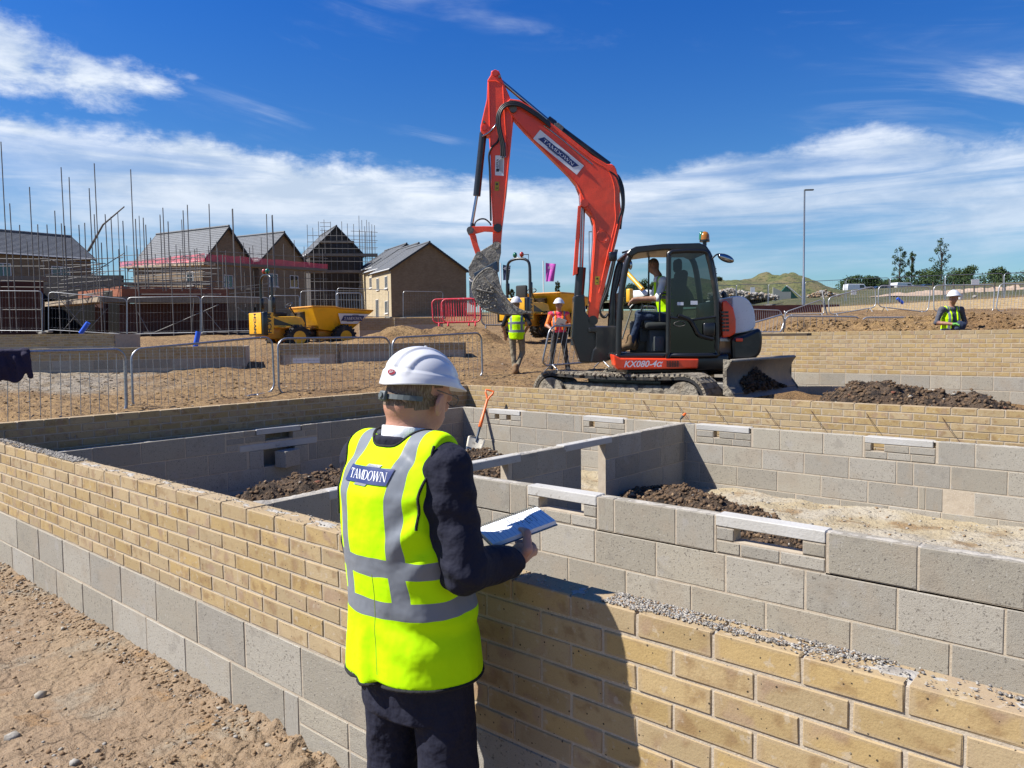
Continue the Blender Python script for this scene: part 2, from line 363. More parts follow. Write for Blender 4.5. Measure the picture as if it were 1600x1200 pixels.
# ------------------------------------------------------------ writing
def textmesh(txt, size=1., extrude=0., shear=0., bold=0.):
    cu = bpy.data.curves.new('t', 'FONT'); cu.body = txt; cu.size = size; cu.extrude = extrude; cu.shear = shear; cu.offset = bold; cu.align_x = 'CENTER'; cu.align_y = 'CENTER'; cu.resolution_u = 3
    o = bpy.data.objects.new('t', cu); COL.objects.link(o); dg = bpy.context.evaluated_depsgraph_get(); dg.update()
    me = bpy.data.meshes.new_from_object(o.evaluated_get(dg)); bpy.data.objects.remove(o); return me
def serif_word(word, h=1.):                                 # capital serif letters as quads, x along, y up, height h, starts at x=0
    L_ = {}
    TH, TN, SF = .15, .06, .05
    def st(x0, y0, x1, y1, w): # stroke
        d = Vector((x1 - x0, y1 - y0)); 
        if abs(d.y) > 1e-6: return [(x0 - w / 2, y0), (x0 + w / 2, y0), (x1 + w / 2, y1), (x1 - w / 2, y1)]
        return [(x0, y0 - w / 2), (x1, y0 - w / 2), (x1, y0 + w / 2), (x0, y0 + w / 2)]
    def sf(x, y, w=.3): return [(x - w / 2, y - (SF if y > .5 else 0)), (x + w / 2, y - (SF if y > .5 else 0)), (x + w / 2, y + (0 if y > .5 else SF)), (x - w / 2, y + (0 if y > .5 else SF))]
    L_['T'] = (.82, [st(.41, 0, .41, 1, TH), [(.04, .94), (.78, .94), (.78, 1), (.04, 1)], [(.04, .76), (.09, .76), (.12, .94), (.04, .94)], [(.73, .76), (.78, .76), (.78, .94), (.70, .94)], sf(.41, 0)])
    L_['A'] = (.9, [st(.12, 0, .44, 1, TN), st(.76, 0, .46, 1, TH), [(.25, .33), (.65, .33), (.63, .38), (.27, .38)], sf(.12, 0, .24), sf(.76, 0, .28)])
    L_['M'] = (1.08, [st(.16, 0, .18, 1, TN), st(.92, 0, .90, 1, TH), st(.52, 0, .2, 1, TH), st(.52, 0, .88, 1, TN), sf(.16, 0, .24), sf(.92, 0, .28), sf(.14, 1, .2), sf(.95, 1, .2)])
    O = lambda cx, rx, th, tn, a0=0, a1=360, n=20: [[(cx + rx * math.cos(R(a)), .5 + .51 * math.sin(R(a))), (cx + rx * math.cos(R(b)), .5 + .51 * math.sin(R(b))), (cx + (rx - th) * math.cos(R(b)), .5 + (.51 - tn) * math.sin(R(b))), (cx + (rx - th) * math.cos(R(a)), .5 + (.51 - tn) * math.sin(R(a)))] for a, b in ((a0 + (a1 - a0) * i / n, a0 + (a1 - a0) * (i + 1) / n) for i in range(n))]
    L_['O'] = (.95, O(.47, .42, .14, .05))
    L_['D'] = (.95, [st(.2, 0, .2, 1, TH), sf(.14, 0, .2), sf(.14, 1, .2), [(.2, 0), (.42, 0), (.42, .05), (.2, .05)], [(.2, .95), (.42, .95), (.42, 1), (.2, 1)]] + O(.42, .45, .14, .05, -90, 90, 12))
    L_['W'] = (1.25, [st(.36, 0, .14, 1, TH), st(.36, 0, .62, 1, TN), st(.86, 0, .62, 1, TH), st(.86, 0, 1.1, 1, TN), sf(.14, 1, .28), sf(.62, 1, .2), sf(1.1, 1, .22)])
    L_['N'] = (.98, [st(.16, 0, .16, 1, TN), st(.82, 0, .82, 1, TN), st(.8, 0, .18, 1, TH), sf(.16, 0, .24), sf(.13, 1, .2), sf(.82, 1, .24)])
    v = []; f = []; x = 0
    for ch in word:
        w_, qs = L_[ch]
        for q in qs: b = len(v); v += [((x + a) * h, b_ * h) for a, b_ in q]; f.append(tuple(range(b, b + 4)))
        x += w_ * .93
    return v, f, x * h
# ============================================================ shared materials
def brick_extra(dark=(.36, .20, .08), pale=(.66, .50, .30), edge=True, pits=True):
    def fn(c, k):
        N, L, rmp, mth, mixc = k['N'], k['L'], k['rmp'], k['mth'], k['mixc']
        n = k['noise'](14, 3); c = mixc(mth('MULTIPLY', rmp(n, .48, .68), .6), c, dark)
        pk = k['noise'](7, 2); c = mixc(mth('MULTIPLY', rmp(pk, .56, .68), .55), c, (.60, .42, .30))
        if edge:
            sp = N.new('ShaderNodeSeparateXYZ'); L(k['tc'].outputs['Object'], sp.inputs[0])
            ex = mth('DIVIDE', mth('ABSOLUTE', sp.outputs[0], 0), .1075); ez = mth('DIVIDE', mth('ABSOLUTE', sp.outputs[2], 0), .0325)
            e = mth('ADD', mth('MAXIMUM', rmp(ex, .74, 1.0), rmp(ez, .5, 1.0)), mth('MULTIPLY', mth('SUBTRACT', k['noise'](22, 3), .5), 1.5))
            c = mixc(mth('MULTIPLY', rmp(e, .25, 1.0), .7), c, pale)
        g = k['noise'](260, 3); c = mixc(mth('MULTIPLY', rmp(g, .55, .7), .35), c, dark)
        if pits:
            vo = N.new('ShaderNodeTexVoronoi'); vo.inputs['Scale'].default_value = 52; L(k['vec'], vo.inputs['Vector'])
            sp2 = N.new('ShaderNodeSeparateColor'); L(vo.outputs['Color'], sp2.inputs[0])
            th = mth('MULTIPLY', rmp(sp2.outputs[0], .25, 1.0), .17)
            pit = mth('LESS_THAN', vo.outputs['Distance'], th); c = mixc(mth('MULTIPLY', pit, .9), c, (.035, .025, .018))
        ms = k['noise'](33, 6); c = mixc(mth('MULTIPLY', rmp(ms, .60, .68), .55), c, (.80, .67, .50))
        return c
    return fn
mat('brick_buff', (.67, .485, .235), .9, rand=.10, extra=brick_extra(), bump=[(140, .0012, 4), (22, .0012, 3)])
mat('brick_far', (.68, .50, .25), .9, rand=.10, extra=brick_extra(pits=False, dark=(.46, .28, .13)), bump=[(60, .0015, 3)])
mat('mortar', (.78, .66, .50), .95, var=[(9, (.68, .56, .42), .4, .7), (160, (.9, .78, .62), .5, .7)], bump=[(180, .0015, 3), (25, .003, 3)])
def block_extra(c, k):
    mth, rmp, mixc = k['mth'], k['rmp'], k['mixc']
    n = k['noise'](230, 3); c = mixc(mth('MULTIPLY', rmp(n, .60, .70), .6), c, (.12, .10, .085))
    n = k['noise'](85, 3); c = mixc(mth('MULTIPLY', rmp(n, .60, .665), .8), c, (.16, .135, .11))
    n = k['noise'](60, 2); c = mixc(mth('MULTIPLY', rmp(n, .66, .72), .6), c, (.72, .69, .62))
    n = k['noise'](9, 6); c = mixc(mth('MULTIPLY', rmp(n, .56, .70), .35), c, (.30, .27, .23))
    n = k['noise'](170, 2); c = mixc(mth('MULTIPLY', rmp(n, .64, .72), .8), c, (.66, .62, .56))
    n = k['noise'](3.5, 5); c = mixc(mth('MULTIPLY', rmp(n, .50, .68), .45), c, (.54, .45, .34))
    n = k['noise'](6.5, 5); return mixc(mth('MULTIPLY', rmp(n, .62, .72), .45), c, (.60, .57, .53))
mat('block_grey', (.57, .52, .425), .95, rand=.13, extra=block_extra, bump=[(230, .0022, 4), (90, .0014, 3), (20, .002, 3)])
mat('lintel_white', (.76, .735, .68), .9, rand=.04, var=[(30, (.48, .44, .38), .60, .72, 5), (5, (.82, .80, .76), .4, .7)], bump=[(60, .003, 4)])
mat('top_mortar', (.74, .68, .58), .95, rotrand=True, var=[(12, (.42, .37, .30), .5, .7, 6), (90, (.70, .67, .61), .5, .7)], bump=[(70, .006, 5), (18, .006, 3)])
mat('stone_grey', (.56, .52, .46), .9, rotrand=True, var=[(20, (.30, .27, .23), .4, .6)], bump=[(60, .004, 3)])
mat('stone_pale', (.62, .57, .48), .9, var=[(20, (.50, .45, .37), .4, .6)])
mat('stone_clay', (.54, .37, .21), .95, var=[(20, (.34, .21, .11), .4, .6)])
mat('stone_dark', (.24, .16, .10), 1.0, spec=.1, var=[(25, (.16, .11, .075), .5, .7)])
mat('stone_red', (.30, .11, .06), .95)
# ============================================================ the ground
def ipol(x, xs, ys): return np.interp(x, xs, ys)
def terrain(u, v):
    D = u * FWD.x + v * FWD.y; X = u * RGT.x + v * RGT.y; t = X / np.maximum(D, 1.)
    left = ipol(D, [0, 9, 13, 15, 17, 22, 28, 30, 35, 45, 60, 79, 120, 200, 500, 1200], [-1.15, -1.12, -1.03, -.95, -.88, -.6, -.24, -.2, .1, .2, .75, 1.95, 3.6, 6.0, 12, 26]) - 0
    right = ipol(v, [0, 8.5, 14.2, 14.35, 17.6, 18.3, 19.2, 20, 25, 33, 45, 70, 110, 170, 230, 450, 1200], [-1.2, -1.15, -1.22, -1.05, -1.0, -.2, .16, .22, .36, .7, 1.4, 2.8, 5.3, 8.8, 11.5, 20, 50])
    w = sstep(.27, .36, t) * sstep(13.3, 14.6, v) 
    w = np.maximum(w, sstep(.20, .42, t) * sstep(26, 36, D))
    z = left * (1 - w) + right * w
    # ground between the plots falls towards the middle
    z = z - .12 * sstep(.15, .3, t) * (1 - w) * sstep(16, 12, D)
    bank = np.exp(-((D - 27.5) / 1.1)**2) * sstep(-.23, -.15, t) * sstep(.0, -.04, t); z = z + bank * .55
    z = z + fbm2(u * .5 + 3, v * .5, 3) * .10 * sstep(6, 12, D)
    rough = .06 + .14 * bank + .17 * w * sstep(17.3, 18, v) * sstep(21, 19.3, v)
    z = z + fbm2(u * 2.3, v * 2.3 + 5, 4) * rough
    z = z + .030 * fbm2((u * .99 + v * .15) * 1.6 + 40, (v * .99 - u * .15) * 7.0, 3) * sstep(60, 30, D)
    return z + CZ
def gz(u, v): return float(terrain(np.array([float(u)]), np.array([float(v)]))[0])
def axis(lo, a, b, hi, h, g=1.09):
    c = list(np.arange(a, b + h / 2, h)); s = h
    while c[-1] < hi: s *= g; c.append(c[-1] + s)
    s = h; pre = []; x = a
    while x > lo: s *= g; x -= s; pre.append(x)
    return np.array(pre[::-1] + c)
U_ = axis(-900, -24, 1.0, 500, .085); V_ = axis(1.70, 1.80, 20.5, 1100, .075)
# snap grid lines on to the cavity of the foundation walls
U_[np.argmin(abs(U_ + 8.33))] = -8.33; V_[np.argmin(abs(V_ - 8.47))] = 8.47
X, Y = np.meshgrid(U_, V_, indexing='ij'); Z = terrain(X, Y)
ff = 1 - sstep(1.8, 4.5, Y); Z = Z * (1 - ff) + (.02 + .05 * fbm2(X, Y, 3)) * ff
uc = (U_[:-1] + U_[1:]) / 2; vc = (V_[:-1] + V_[1:]) / 2
keep = ~((uc[:, None] > -8.33) & (vc[None, :] < 8.47) & (uc[:, None] < 60))
def ground_extra(c, k):
    N, L, rmp, mth, mixc = k['N'], k['L'], k['rmp'], k['mth'], k['mixc']
    sp = N.new('ShaderNodeSeparateXYZ'); L(k['tc'].outputs['Object'], sp.inputs[0])
    D = mth('ADD', mth('MULTIPLY', sp.outputs[0], FWD.x), mth('MULTIPLY', sp.outputs[1], FWD.y))
    X = mth('ADD', mth('MULTIPLY', sp.outputs[0], RGT.x), mth('MULTIPLY', sp.outputs[1], RGT.y))
    t = mth('DIVIDE', X, mth('MAXIMUM', D, 1.))
    st = k['noise'](1, 6, stretch=(3, 14, 8), rough_=.7); c = mixc(mth('MULTIPLY', rmp(st, .44, .62), .8), c, (.25, .14, .055))
    st = k['noise'](1, 5, stretch=(9, 30, 20), rough_=.7); c = mixc(mth('MULTIPLY', rmp(st, .55, .7), .55), c, (.72, .54, .30))
    st = k['noise'](.45, 5); c = mixc(mth('MULTIPLY', rmp(st, .46, .62), .65), c, (.36, .20, .08))
    # pale trodden mud with crusted lumps to the left
    n = k['noise'](.5, 4); g_ = mth('MULTIPLY', rmp(mth('ADD', t, mth('MULTIPLY', mth('SUBTRACT', n, .5), .35)), -.40, -.56), rmp(mth('ADD', D, mth('MULTIPLY', n, 5)), 16.5, 18.0))
    c = mixc(mth('MULTIPLY', g_, mth('MULTIPLY', rmp(D, 28, 22), .75)), c, mixc(rmp(k['noise'](5, 5), .45, .6), (.62, .56, .45), (.36, .30, .21)))
    gr = mth('MULTIPLY', rmp(mth('ADD', D, mth('MULTIPLY', k['noise'](.05, 4), 25)), 52, 64), mth('MAXIMUM', rmp(t, .08, .2), rmp(D, 90, 130)))
    gcol = mixc(rmp(k['noise'](.12, 5), .4, .6), (.13, .14, .045), (.24, .20, .085))
    gcol = mixc(rmp(k['noise'](1.5, 4), .4, .7), gcol, (.09, .11, .03))
    return mixc(gr, c, gcol)
mat('ground', (.56, .345, .14), .97, extra=ground_extra, bump=[(2.2, .22, 6), (9, .12, 6), (45, .03, 5)])
tag(gridmesh('ground', X, Y, Z, MATS['ground'], keep), kind='structure')
# front ground: dried clay beside the near wall
U2 = axis(-40, -7.2, -1.2, 30, .011, 1.12); V2 = axis(-30, .6, 1.80, 1.80, .009, 1.10)
V2 = V2[V2 <= 1.805]
X, Y = np.meshgrid(U2, V2, indexing='ij')
def frontz(u, v):
    z = CZ - 1.725 + .035 * fbm2(u * .9, v * .9, 3) + .02 * sstep(-5.2, -6.5, u) + .018 * fbm2(u * 5, v * 5 + 9, 4)
    cl = np.abs(fbm2(u * 2.6 + 3, v * 2.6 + 1, 4)); z = z + .014 * (1 - sstep(0, .10, cl)) * fbm2(u * 1.2 + 8, v * 1.2, 2)
    lump = sstep(.15, .5, fbm2(u * 1.4 + 50, v * 1.4 + 20, 2)); z = z + lump * .045 * np.abs(fbm2(u * 12, v * 12, 4))
    z = z + .006 * fbm2(u * 30, v * 30, 3) + .035 * sstep(1.66, 1.78, v) * (.4 + vn2(u * 6, v * 6)) * vn2(u * 25, v * 25)
    return z
def front_extra(c, k):
    rmp, mth, mixc = k['rmp'], k['mth'], k['mixc']
    c = mixc(mth('MULTIPLY', rmp(k['noise'](1.1, 5), .45, .62), .75), c, (.52, .37, .22))
    c = mixc(mth('MULTIPLY', rmp(k['noise'](2.7, 6), .55, .66), .7), c, (.47, .39, .28))
    c = mixc(mth('MULTIPLY', rmp(k['noise'](4.1, 6), .60, .68), .7), c, (.50, .29, .12))
    c = mixc(mth('MULTIPLY', rmp(k['noise'](26, 5), .54, .68), .55), c, (.38, .25, .14))
    c = mixc(mth('MULTIPLY', rmp(k['noise'](180, 3), .60, .68), .6), c, (.66, .57, .44))
    cr_ = k['noise'](3.2, 0, 'crack'); m_ = rmp(k['noise'](1.7, 3), .46, .58)
    return mixc(mth('MULTIPLY', mth('MULTIPLY', rmp(cr_, .014, .003), m_), .6), c, (.11, .07, .04))
mat('clay', (.48, .335, .205), .97, extra=front_extra, bump=[(3.2, .010, 0, 'crack'), (9, .04, 7), (38, .018, 6), (170, .005, 4)])
tag(gridmesh('front_ground', X, Y, frontz(X, Y), MATS['clay']), kind='structure')
# floor inside the foundation
U3 = np.arange(-8.30, 2.0, .05); V3 = np.arange(1.80, 8.45, .045); X, Y = np.meshgrid(U3, V3, indexing='ij')
FZ = CZ - 1.785
def floorz(u, v): return FZ + .05 * fbm2(u * 1.1, v * 1.1, 3) + .035 * fbm2(u * 5, v * 5, 4) + .02 * sstep(8.0, 8.15, v) * vn2(u * 9, v * 9)
mat('sand', (.66, .54, .34), .97, var=[(1.6, (.70, .62, .48), .42, .62, 5), (2.3, (.40, .24, .10), .55, .68, 6, .8), (22, (.33, .24, .15), .56, .70, 5, .7), (120, (.72, .66, .55), .6, .7, 3, .6)],
    bump=[(7, .05, 5), (35, .02, 5), (150, .004, 3)])
tag(gridmesh('foundation_floor', X, Y, floorz(X, Y), MATS['sand']), kind='structure')
# ------------------------------------------------------------ loose stones, one joined mesh per scatter
_ico = bmesh.new(); bmesh.ops.create_icosphere(_ico, subdivisions=1, radius=1); _icov = np.array([q.co[:] for q in _ico.verts]); _icof = np.array([[w.index for w in q.verts] for q in _ico.faces]); _ico.free()
def stones(name, pos, size, mats, wts=None, label=None, flat=.65, kind='stuff', parent=None, sink=.25, jit=.42):
    pos = np.asarray(pos, float); n = len(pos); size = np.asarray(size, float).reshape(-1, 1, 1) * np.ones((n, 1, 1)); nv = len(_icov)
    sc = rng.uniform(.6, 1.15, (n, 1, 3)); sc[..., 2] *= flat
    V = _icov[None] * (1 + rng.uniform(-jit, jit, (n, nv, 1))) * sc * size
    a = rng.uniform(0, 6.28, n); ca, sa = np.cos(a)[:, None], np.sin(a)[:, None]
    x = V[..., 0] * ca - V[..., 1] * sa; y = V[..., 0] * sa + V[..., 1] * ca; V = np.stack([x, y, V[..., 2]], -1)
    V = V + pos[:, None]; V[..., 2] += size[..., 0] * flat * (1 - sink * 2) * .6
    F = (_icof[None] + (np.arange(n) * nv)[:, None, None]).reshape(-1, 3); V = V.reshape(-1, 3)
    me = bpy.data.meshes.new(name); me.vertices.add(len(V)); me.vertices.foreach_set('co', V.astype(np.float32).ravel())
    me.loops.add(F.size); me.loops.foreach_set('vertex_index', F.astype(np.int32).ravel()); me.polygons.add(len(F)); me.polygons.foreach_set('loop_start', np.arange(0, F.size, 3, dtype=np.int32)); me.update(calc_edges=True)
    for q in mats: me.materials.append(MATS[q])
    me.polygons.foreach_set('material_index', np.repeat(rng.choice(len(mats), n, p=wts), len(_icof)).astype(np.int32))
    o = bpy.data.objects.new(name, me); COL.objects.link(o)
    if parent: o.parent = parent
    return tag(o, label, kind=kind)
def scat(n, u0, u1, v0, v1, zf, smin_=.004, smax_=.02, pw=3., acc=None):
    u = rng.uniform(u0, u1, n * 3); v = rng.uniform(v0, v1, n * 3)
    if acc is not None: k = rng.random(n * 3) < acc(u, v); u = u[k]; v = v[k]
    u = u[:n]; v = v[:n]; s = smin_ + (smax_ - smin_) * rng.random(len(u))**pw
    return np.stack([u, v, zf(u, v)], -1), s
p, s = scat(9000, -7.4, -1.6, .5, 1.76, frontz, .0018, .014, 5., lambda u, v: .12 + .9 * sstep(.0, .45, fbm2(u * 1.3 + 4, v * 1.3, 3)) + .5 * sstep(1.6, 1.75, v))
stones('gravel', p, s, ['stone_clay', 'stone_grey', 'stone_pale'], [.80, .13, .07], 'loose gravel and crumbs lying on the dry clay')
p, s = scat(1500, -7.0, -2.2, 1.60, 1.765, frontz, .002, .014, 3.); stones('mortar_crumbs', p, s, ['stone_clay', 'stone_grey', 'stone_pale'], [.82, .1, .08], 'mortar droppings along the foot of the near wall')
p, s = scat(4200, -4.3, 1.0, 4.2, 8.1, floorz, .004, .022, 4.5); stones('rubble', p, s, ['stone_clay', 'stone_pale', 'stone_grey'], [.35, .45, .2], 'small stones strewn over the sandy foundation floor')
p, s = scat(7000, -20, -8.6, 3.5, 19, lambda u, v: terrain(u, v), .008, .04, 4.); stones('clods', p, s, ['stone_clay', 'ground', 'stone_pale'], [.35, .6, .05], 'dry clods of earth scattered over the site ground', flat=.5)
p, s = scat(7000, -9, 1, 17.4, 20.5, lambda u, v: terrain(u, v), .010, .05, 4.5); stones('clods', p, s, ['stone_clay', 'ground'], [.25, .75], 'clods of earth on the dug bank behind the far brick wall', flat=.7)
# a few stones big enough to pick up, at the bottom left
for (x, y, r, lb) in ((62, 1082, .038, 'pale angular stone lying at the left edge of the clay, largest one'), (22, 1150, .040, 'flat grey stone in the bottom left corner'), (118, 1196, .03, 'grey rounded stone on the bottom edge near the left corner'), (418, 1168, .018, 'small whitish stone near the foot of the near wall'), (344, 1108, .017, 'small pale stone halfway along the near wall foot')):
    q = onz(x, y, FZ + .07); z0 = float(frontz(np.array([q.x]), np.array([q.y]))[0])
    o = stones('stone', [(0, 0, 0)], [r], ['stone_pale' if 'pale' in lb or 'whit' in lb else 'stone_grey'], kind=None, sink=.3); o.location = (q.x, q.y, z0)
    tag(o, lb, 'stone')
# ------------------------------------------------------------ heaps of dark soil
mat('soil', (.26, .175, .11), .98, var=[(9, (.055, .037, .025), .45, .6, 6), (45, (.22, .155, .10), .55, .70, 4, .7), (3, (.20, .12, .065), .55, .68, 4, .6)], bump=[(10, .07, 5), (40, .03, 5), (160, .006, 3)])
def heap(label, cells, u0, u1, v0, v1, base, hf, h=.045, nst=1200, smx=.030, mats=('stone_dark', 'stone_clay', 'stone_pale', 'stone_red'), w=(.93, .045, .018, .007)):
    U = np.arange(u0, u1 + h, h); V = np.arange(v0, v1 + h, h); X, Y = np.meshgrid(U, V, indexing='ij')
    zf = lambda u, v: base(u, v) - .04 + hf(u, v) * (1 + .45 * fbm2(u * 2.2, v * 2.2, 4)) + .075 * sstep(.02, .15, hf(u, v)) * fbm2(u * 8, v * 8, 5)
    keep = None; Zh = zf(X, Y); m_ = hf(X, Y) > .015; keep = (m_[:-1, :-1] | m_[1:, 1:])
    root = gridmesh('soil_heap', X, Y, Zh, MATS['soil'], keep); tag(root, label, 'soil heap')
    p, s = scat(int(nst * 3.5), u0, u1, v0, v1, zf, .004, smx, 3.5, lambda u, v: (hf(u, v) > .03) * 1.)
    stones('clods', p, s, list(mats), list(w), parent=root, flat=.8)
    return root
def blob(cu, cv, ru, rv, ht, rz=0.):
    def fn(u, v):
        a = (u - cu) * math.cos(rz) + (v - cv) * math.sin(rz); b = -(u - cu) * math.sin(rz) + (v - cv) * math.cos(rz); d = (a / ru)**2 + (b / rv)**2
        return ht * np.clip(1 - d, 0, 1)**.8
    return fn
def mx_(*fs): return lambda u, v: np.maximum.reduce([f_(u, v) for f_ in fs])
flo = lambda u, v: np.full_like(np.asarray(u, float), FZ)
heap('dark brown soil heap in the left bay, behind the man in the suit', 0, -8.05, -4.6, 2.3, 6.6, flo, mx_(blob(-6.15, 4.35, .95, 1.35, .52), blob(-5.7, 5.6, 1.0, .9, .40), blob(-6.9, 5.3, .7, .8, .24)), nst=2200)
heap('low soil heap round the blade of the orange shovel', 0, -8.05, -5.2, 6.9, 8.1, flo, mx_(blob(-7.3, 7.6, .8, .6, .20), blob(-6.3, 7.4, .8, .5, .15)), nst=700, w=(.7, .2, .09, .01))
heap('long low strip of dark soil lying behind the middle block wall', 0, -4.38, -1.0, 4.3, 7.6, flo, mx_(blob(-3.4, 6.45, 1.3, .60, .26, -.40), blob(-2.35, 5.85, 1.0, .50, .30, -.45), blob(-4.0, 6.9, .6, .7, .22), blob(-1.6, 5.40, .8, .4, .22, -.5)), nst=2400)
heap('big heap of dark topsoil between the two rows of brickwork on the right', 0, -5.2, 1.2, 9.0, 12.8, lambda u, v: terrain(u, v), mx_(blob(-3.05, 10.9, 1.0, 1.2, .56), blob(-2.3, 10.7, 1.4, 1.2, .50), blob(-1.2, 10.2, 1.6, 1.0, .34)), nst=2600, smx=.034)
# ============================================================ brick and block walls
def pmesh(name, L, D, H, matname, k, jit=.0009, bev=.003):
    out = []
    for i in range(k):
        bm = bmesh.new(); bmesh.ops.create_cube(bm, size=1)
        for q in bm.verts: q.co = Vector((q.co.x * L, q.co.y * D, q.co.z * H))
        bmesh.ops.bevel(bm, geom=bm.edges[:], offset=bev, segments=1, affect='EDGES')
        for q in bm.verts: q.co += Vector([random.uniform(-jit, jit) for _ in range(3)])
        me = bpy.data.meshes.new(name); bm.to_mesh(me); bm.free(); me.materials.append(MATS[matname]); out.append(me)
    return out
BR = pmesh('brick', .2165, .1025, .0665, 'brick_buff', 8, .0012, .0028)
BF = pmesh('brick', .215, .1025, .065, 'brick_far', 4)
BK = pmesh('block', .44, .10, .215, 'block_grey', 5, .0012, .004)
CBK = pmesh('concrete_brick', .215, .10, .065, 'block_grey', 4, .001, .003)
LIN = pmesh('lintel', .60, .10, .065, 'lintel_white', 3, .0015, .005)
class Wall:
    """local frame: x along the wall, y into it from the seen face, z up"""
    def __init__(s, name, label, cat, loc, rz, group=None): s.t = thing(name, label, cat, loc, rz, group); s.rz = rz
    def course(s, nm, me, L, D, H, x0, x1, z0, ph, pitch, skip=(), gap=.010, y0=0., proud=.0009):
        k = math.floor((x0 - ph) / pitch) - 1
        while True:
            a = ph + k * pitch + gap / 2; b = a + pitch - gap; k += 1
            if a > x1: break
            a2, b2 = max(a, x0), min(b, x1)
            if b2 - a2 < .03: continue
            if any(a2 < q[1] - .002 and b2 > q[0] + .002 for q in skip):
                # trim against the gap
                for q in skip:
                    if a2 < q[0] and b2 > q[0]: b2 = q[0] - gap / 2
                    elif a2 < q[1] and b2 > q[1]: a2 = q[1] + gap / 2
                    elif a2 >= q[0] and b2 <= q[1]: b2 = a2
                if b2 - a2 < .04: continue
            o = inst(nm, random.choice(me), s.t)
            fl = random.random() < .5
            o.location = ((a2 + b2) / 2 + random.uniform(-.001, .001), y0 + D / 2 + random.uniform(-proud, proud), z0 + H / 2 + random.uniform(-.001, .001))
            q_ = .0012 if L > .3 else .004; o.rotation_euler = (random.uniform(-q_, q_), random.uniform(-.004, .004) * (L < .3), (math.pi if fl else 0) + random.uniform(-q_, q_)); o.scale = ((b2 - a2) / L, 1, 1)
    def bricks(s, x0, x1, z0, n, ph, me=BR, skip=(), z_skip=None):
        for i in range(n):
            s.course('brick', me, .215, .1025, .065, x0, x1, z0 + .0075 + .075 * i, ph + (.1125 if (n - 1 - i) % 2 else 0), .225, skip if (z_skip is None or i in z_skip) else ())
    def core(s, x0, x1, z0, z1, D, m='mortar', ins=.0040, name='mortar', top=None):
        b = MB(); b.box2((x0 + .002, ins, z0), (x1 - .002, D - ins, z1), 0); return b.build(name, MATS[m], s.t)
def crust(parent, x0, x1, z, y0, y1, h=.010, step=.03, hole=(), m='top_mortar', rough=1.):   # uneven mortar left on top of a wall
    xs = np.arange(x0, x1 + step, step); ys = np.linspace(y0, y1, 7); X, Y = np.meshgrid(xs, ys, indexing='ij')
    s_ = random.uniform(0, 50); prof = np.sin(np.linspace(0, math.pi, 7))[None, :]
    Z = z + (h * (.35 + .9 * vn2(X * 7 + s_, Y * 9)) + .008 * rough * fbm2(X * 28 + s_, Y * 28, 3)) * (.25 + .75 * prof) - .004
    Z[:, 0] = z - .006; Z[:, -1] = z - .006
    o = gridmesh('mortar_bed', X, Y, Z, MATS[m]); o.parent = parent; return o
ZT = CZ - .757; ZB = ZT - .525; ZK = CZ - 1.057             # top of brickwork, foot of brickwork, top of inner blockwork
# --- near wall (buff brick over grey block), u from -8.385 to 1.0
wl_ = Wall('brick_wall', 'long near wall of buff brick over grey blocks that the man in the suit stands at', 'wall', (-8.385, 1.762, 0), 0)
ux = lambda u: u + 8.385
wl_.bricks(0, 9.3, ZB, 7, ux(-1.101) % .225)
wl_.core(0, 9.3, ZB, ZT - .009, .1025, ins=.0036); wl_.core(0, 9.3, -.25, ZB, .1025)
for i, ph in ((0, -2.28), (1, -2.418), (2, -2.28)):
    z0 = ZB - .225 * (i + 1) + .006
    wl_.course('block', BK, .44, .10, .215, 0, 9.3, z0, ux(ph) % .45, .45, skip=((ux(-2.76), ux(-1.75)),) if i == 1 else ())
    if i == 1:
        for a, b in ((-2.755, -2.42), (-2.41, -2.09), (-2.08, -1.755)):
            for zz in (0, .112):
                o = inst('half_block', random.choice(BK), wl_.t); o.location = (ux((a + b) / 2), .05, z0 + .0515 + zz); o.scale = ((b - a) / .44, 1, .102 / .215)
crust(wl_.t, 0, 9.3, ZT - .006, .004, .099, .008, rough=1.6)
def topz(u, v): return np.full(len(u), ZT + .002)
p, s = scat(5200, -1.22, .8, 1.768, 1.862, topz, .0012, .0052, 1.8, lambda u, v: .06 + .94 * sstep(.45, .75, vn2(u * 5, v * 30))); stones('mortar_crumbs', p, s, ['stone_grey', 'stone_clay', 'top_mortar'], [.55, .15, .3], 'grey mortar crumbs on top of the near wall, to the right of the man')
p, s = scat(1500, -6.9, -5.2, 1.768, 1.862, topz, .002, .010, 1.6, lambda u, v: .3 + .7 * sstep(.45, .7, vn2(u * 4, v * 20))); stones('mortar_crumbs', p, s, ['stone_grey', 'stone_pale'], [.6, .4], 'mortar crumbs on top of the near wall at its far left end')
p, s = scat(500, -5.2, -1.3, 1.768, 1.862, topz, .002, .006, 2); stones('mortar_crumbs', p, s, ['stone_grey', 'stone_pale'], [.6, .4], 'scattered mortar crumbs on top of the near wall, left of the man')
# --- its inner leaf
w = Wall('block_wall', 'grey block inner leaf hidden close behind the near brick wall', 'wall', (1.0, 2.065, 0), math.pi)
for i in range(3): w.course('block', BK, .44, .10, .215, .0, 9.08, ZK - .225 * (i + 1) + .004, .1 + .225 * (i % 2), .45)
w.core(0, 9.08, -.25, ZK - .006, .10)
crust(w.t, 0, 9.08, ZK - .008, .005, .095)
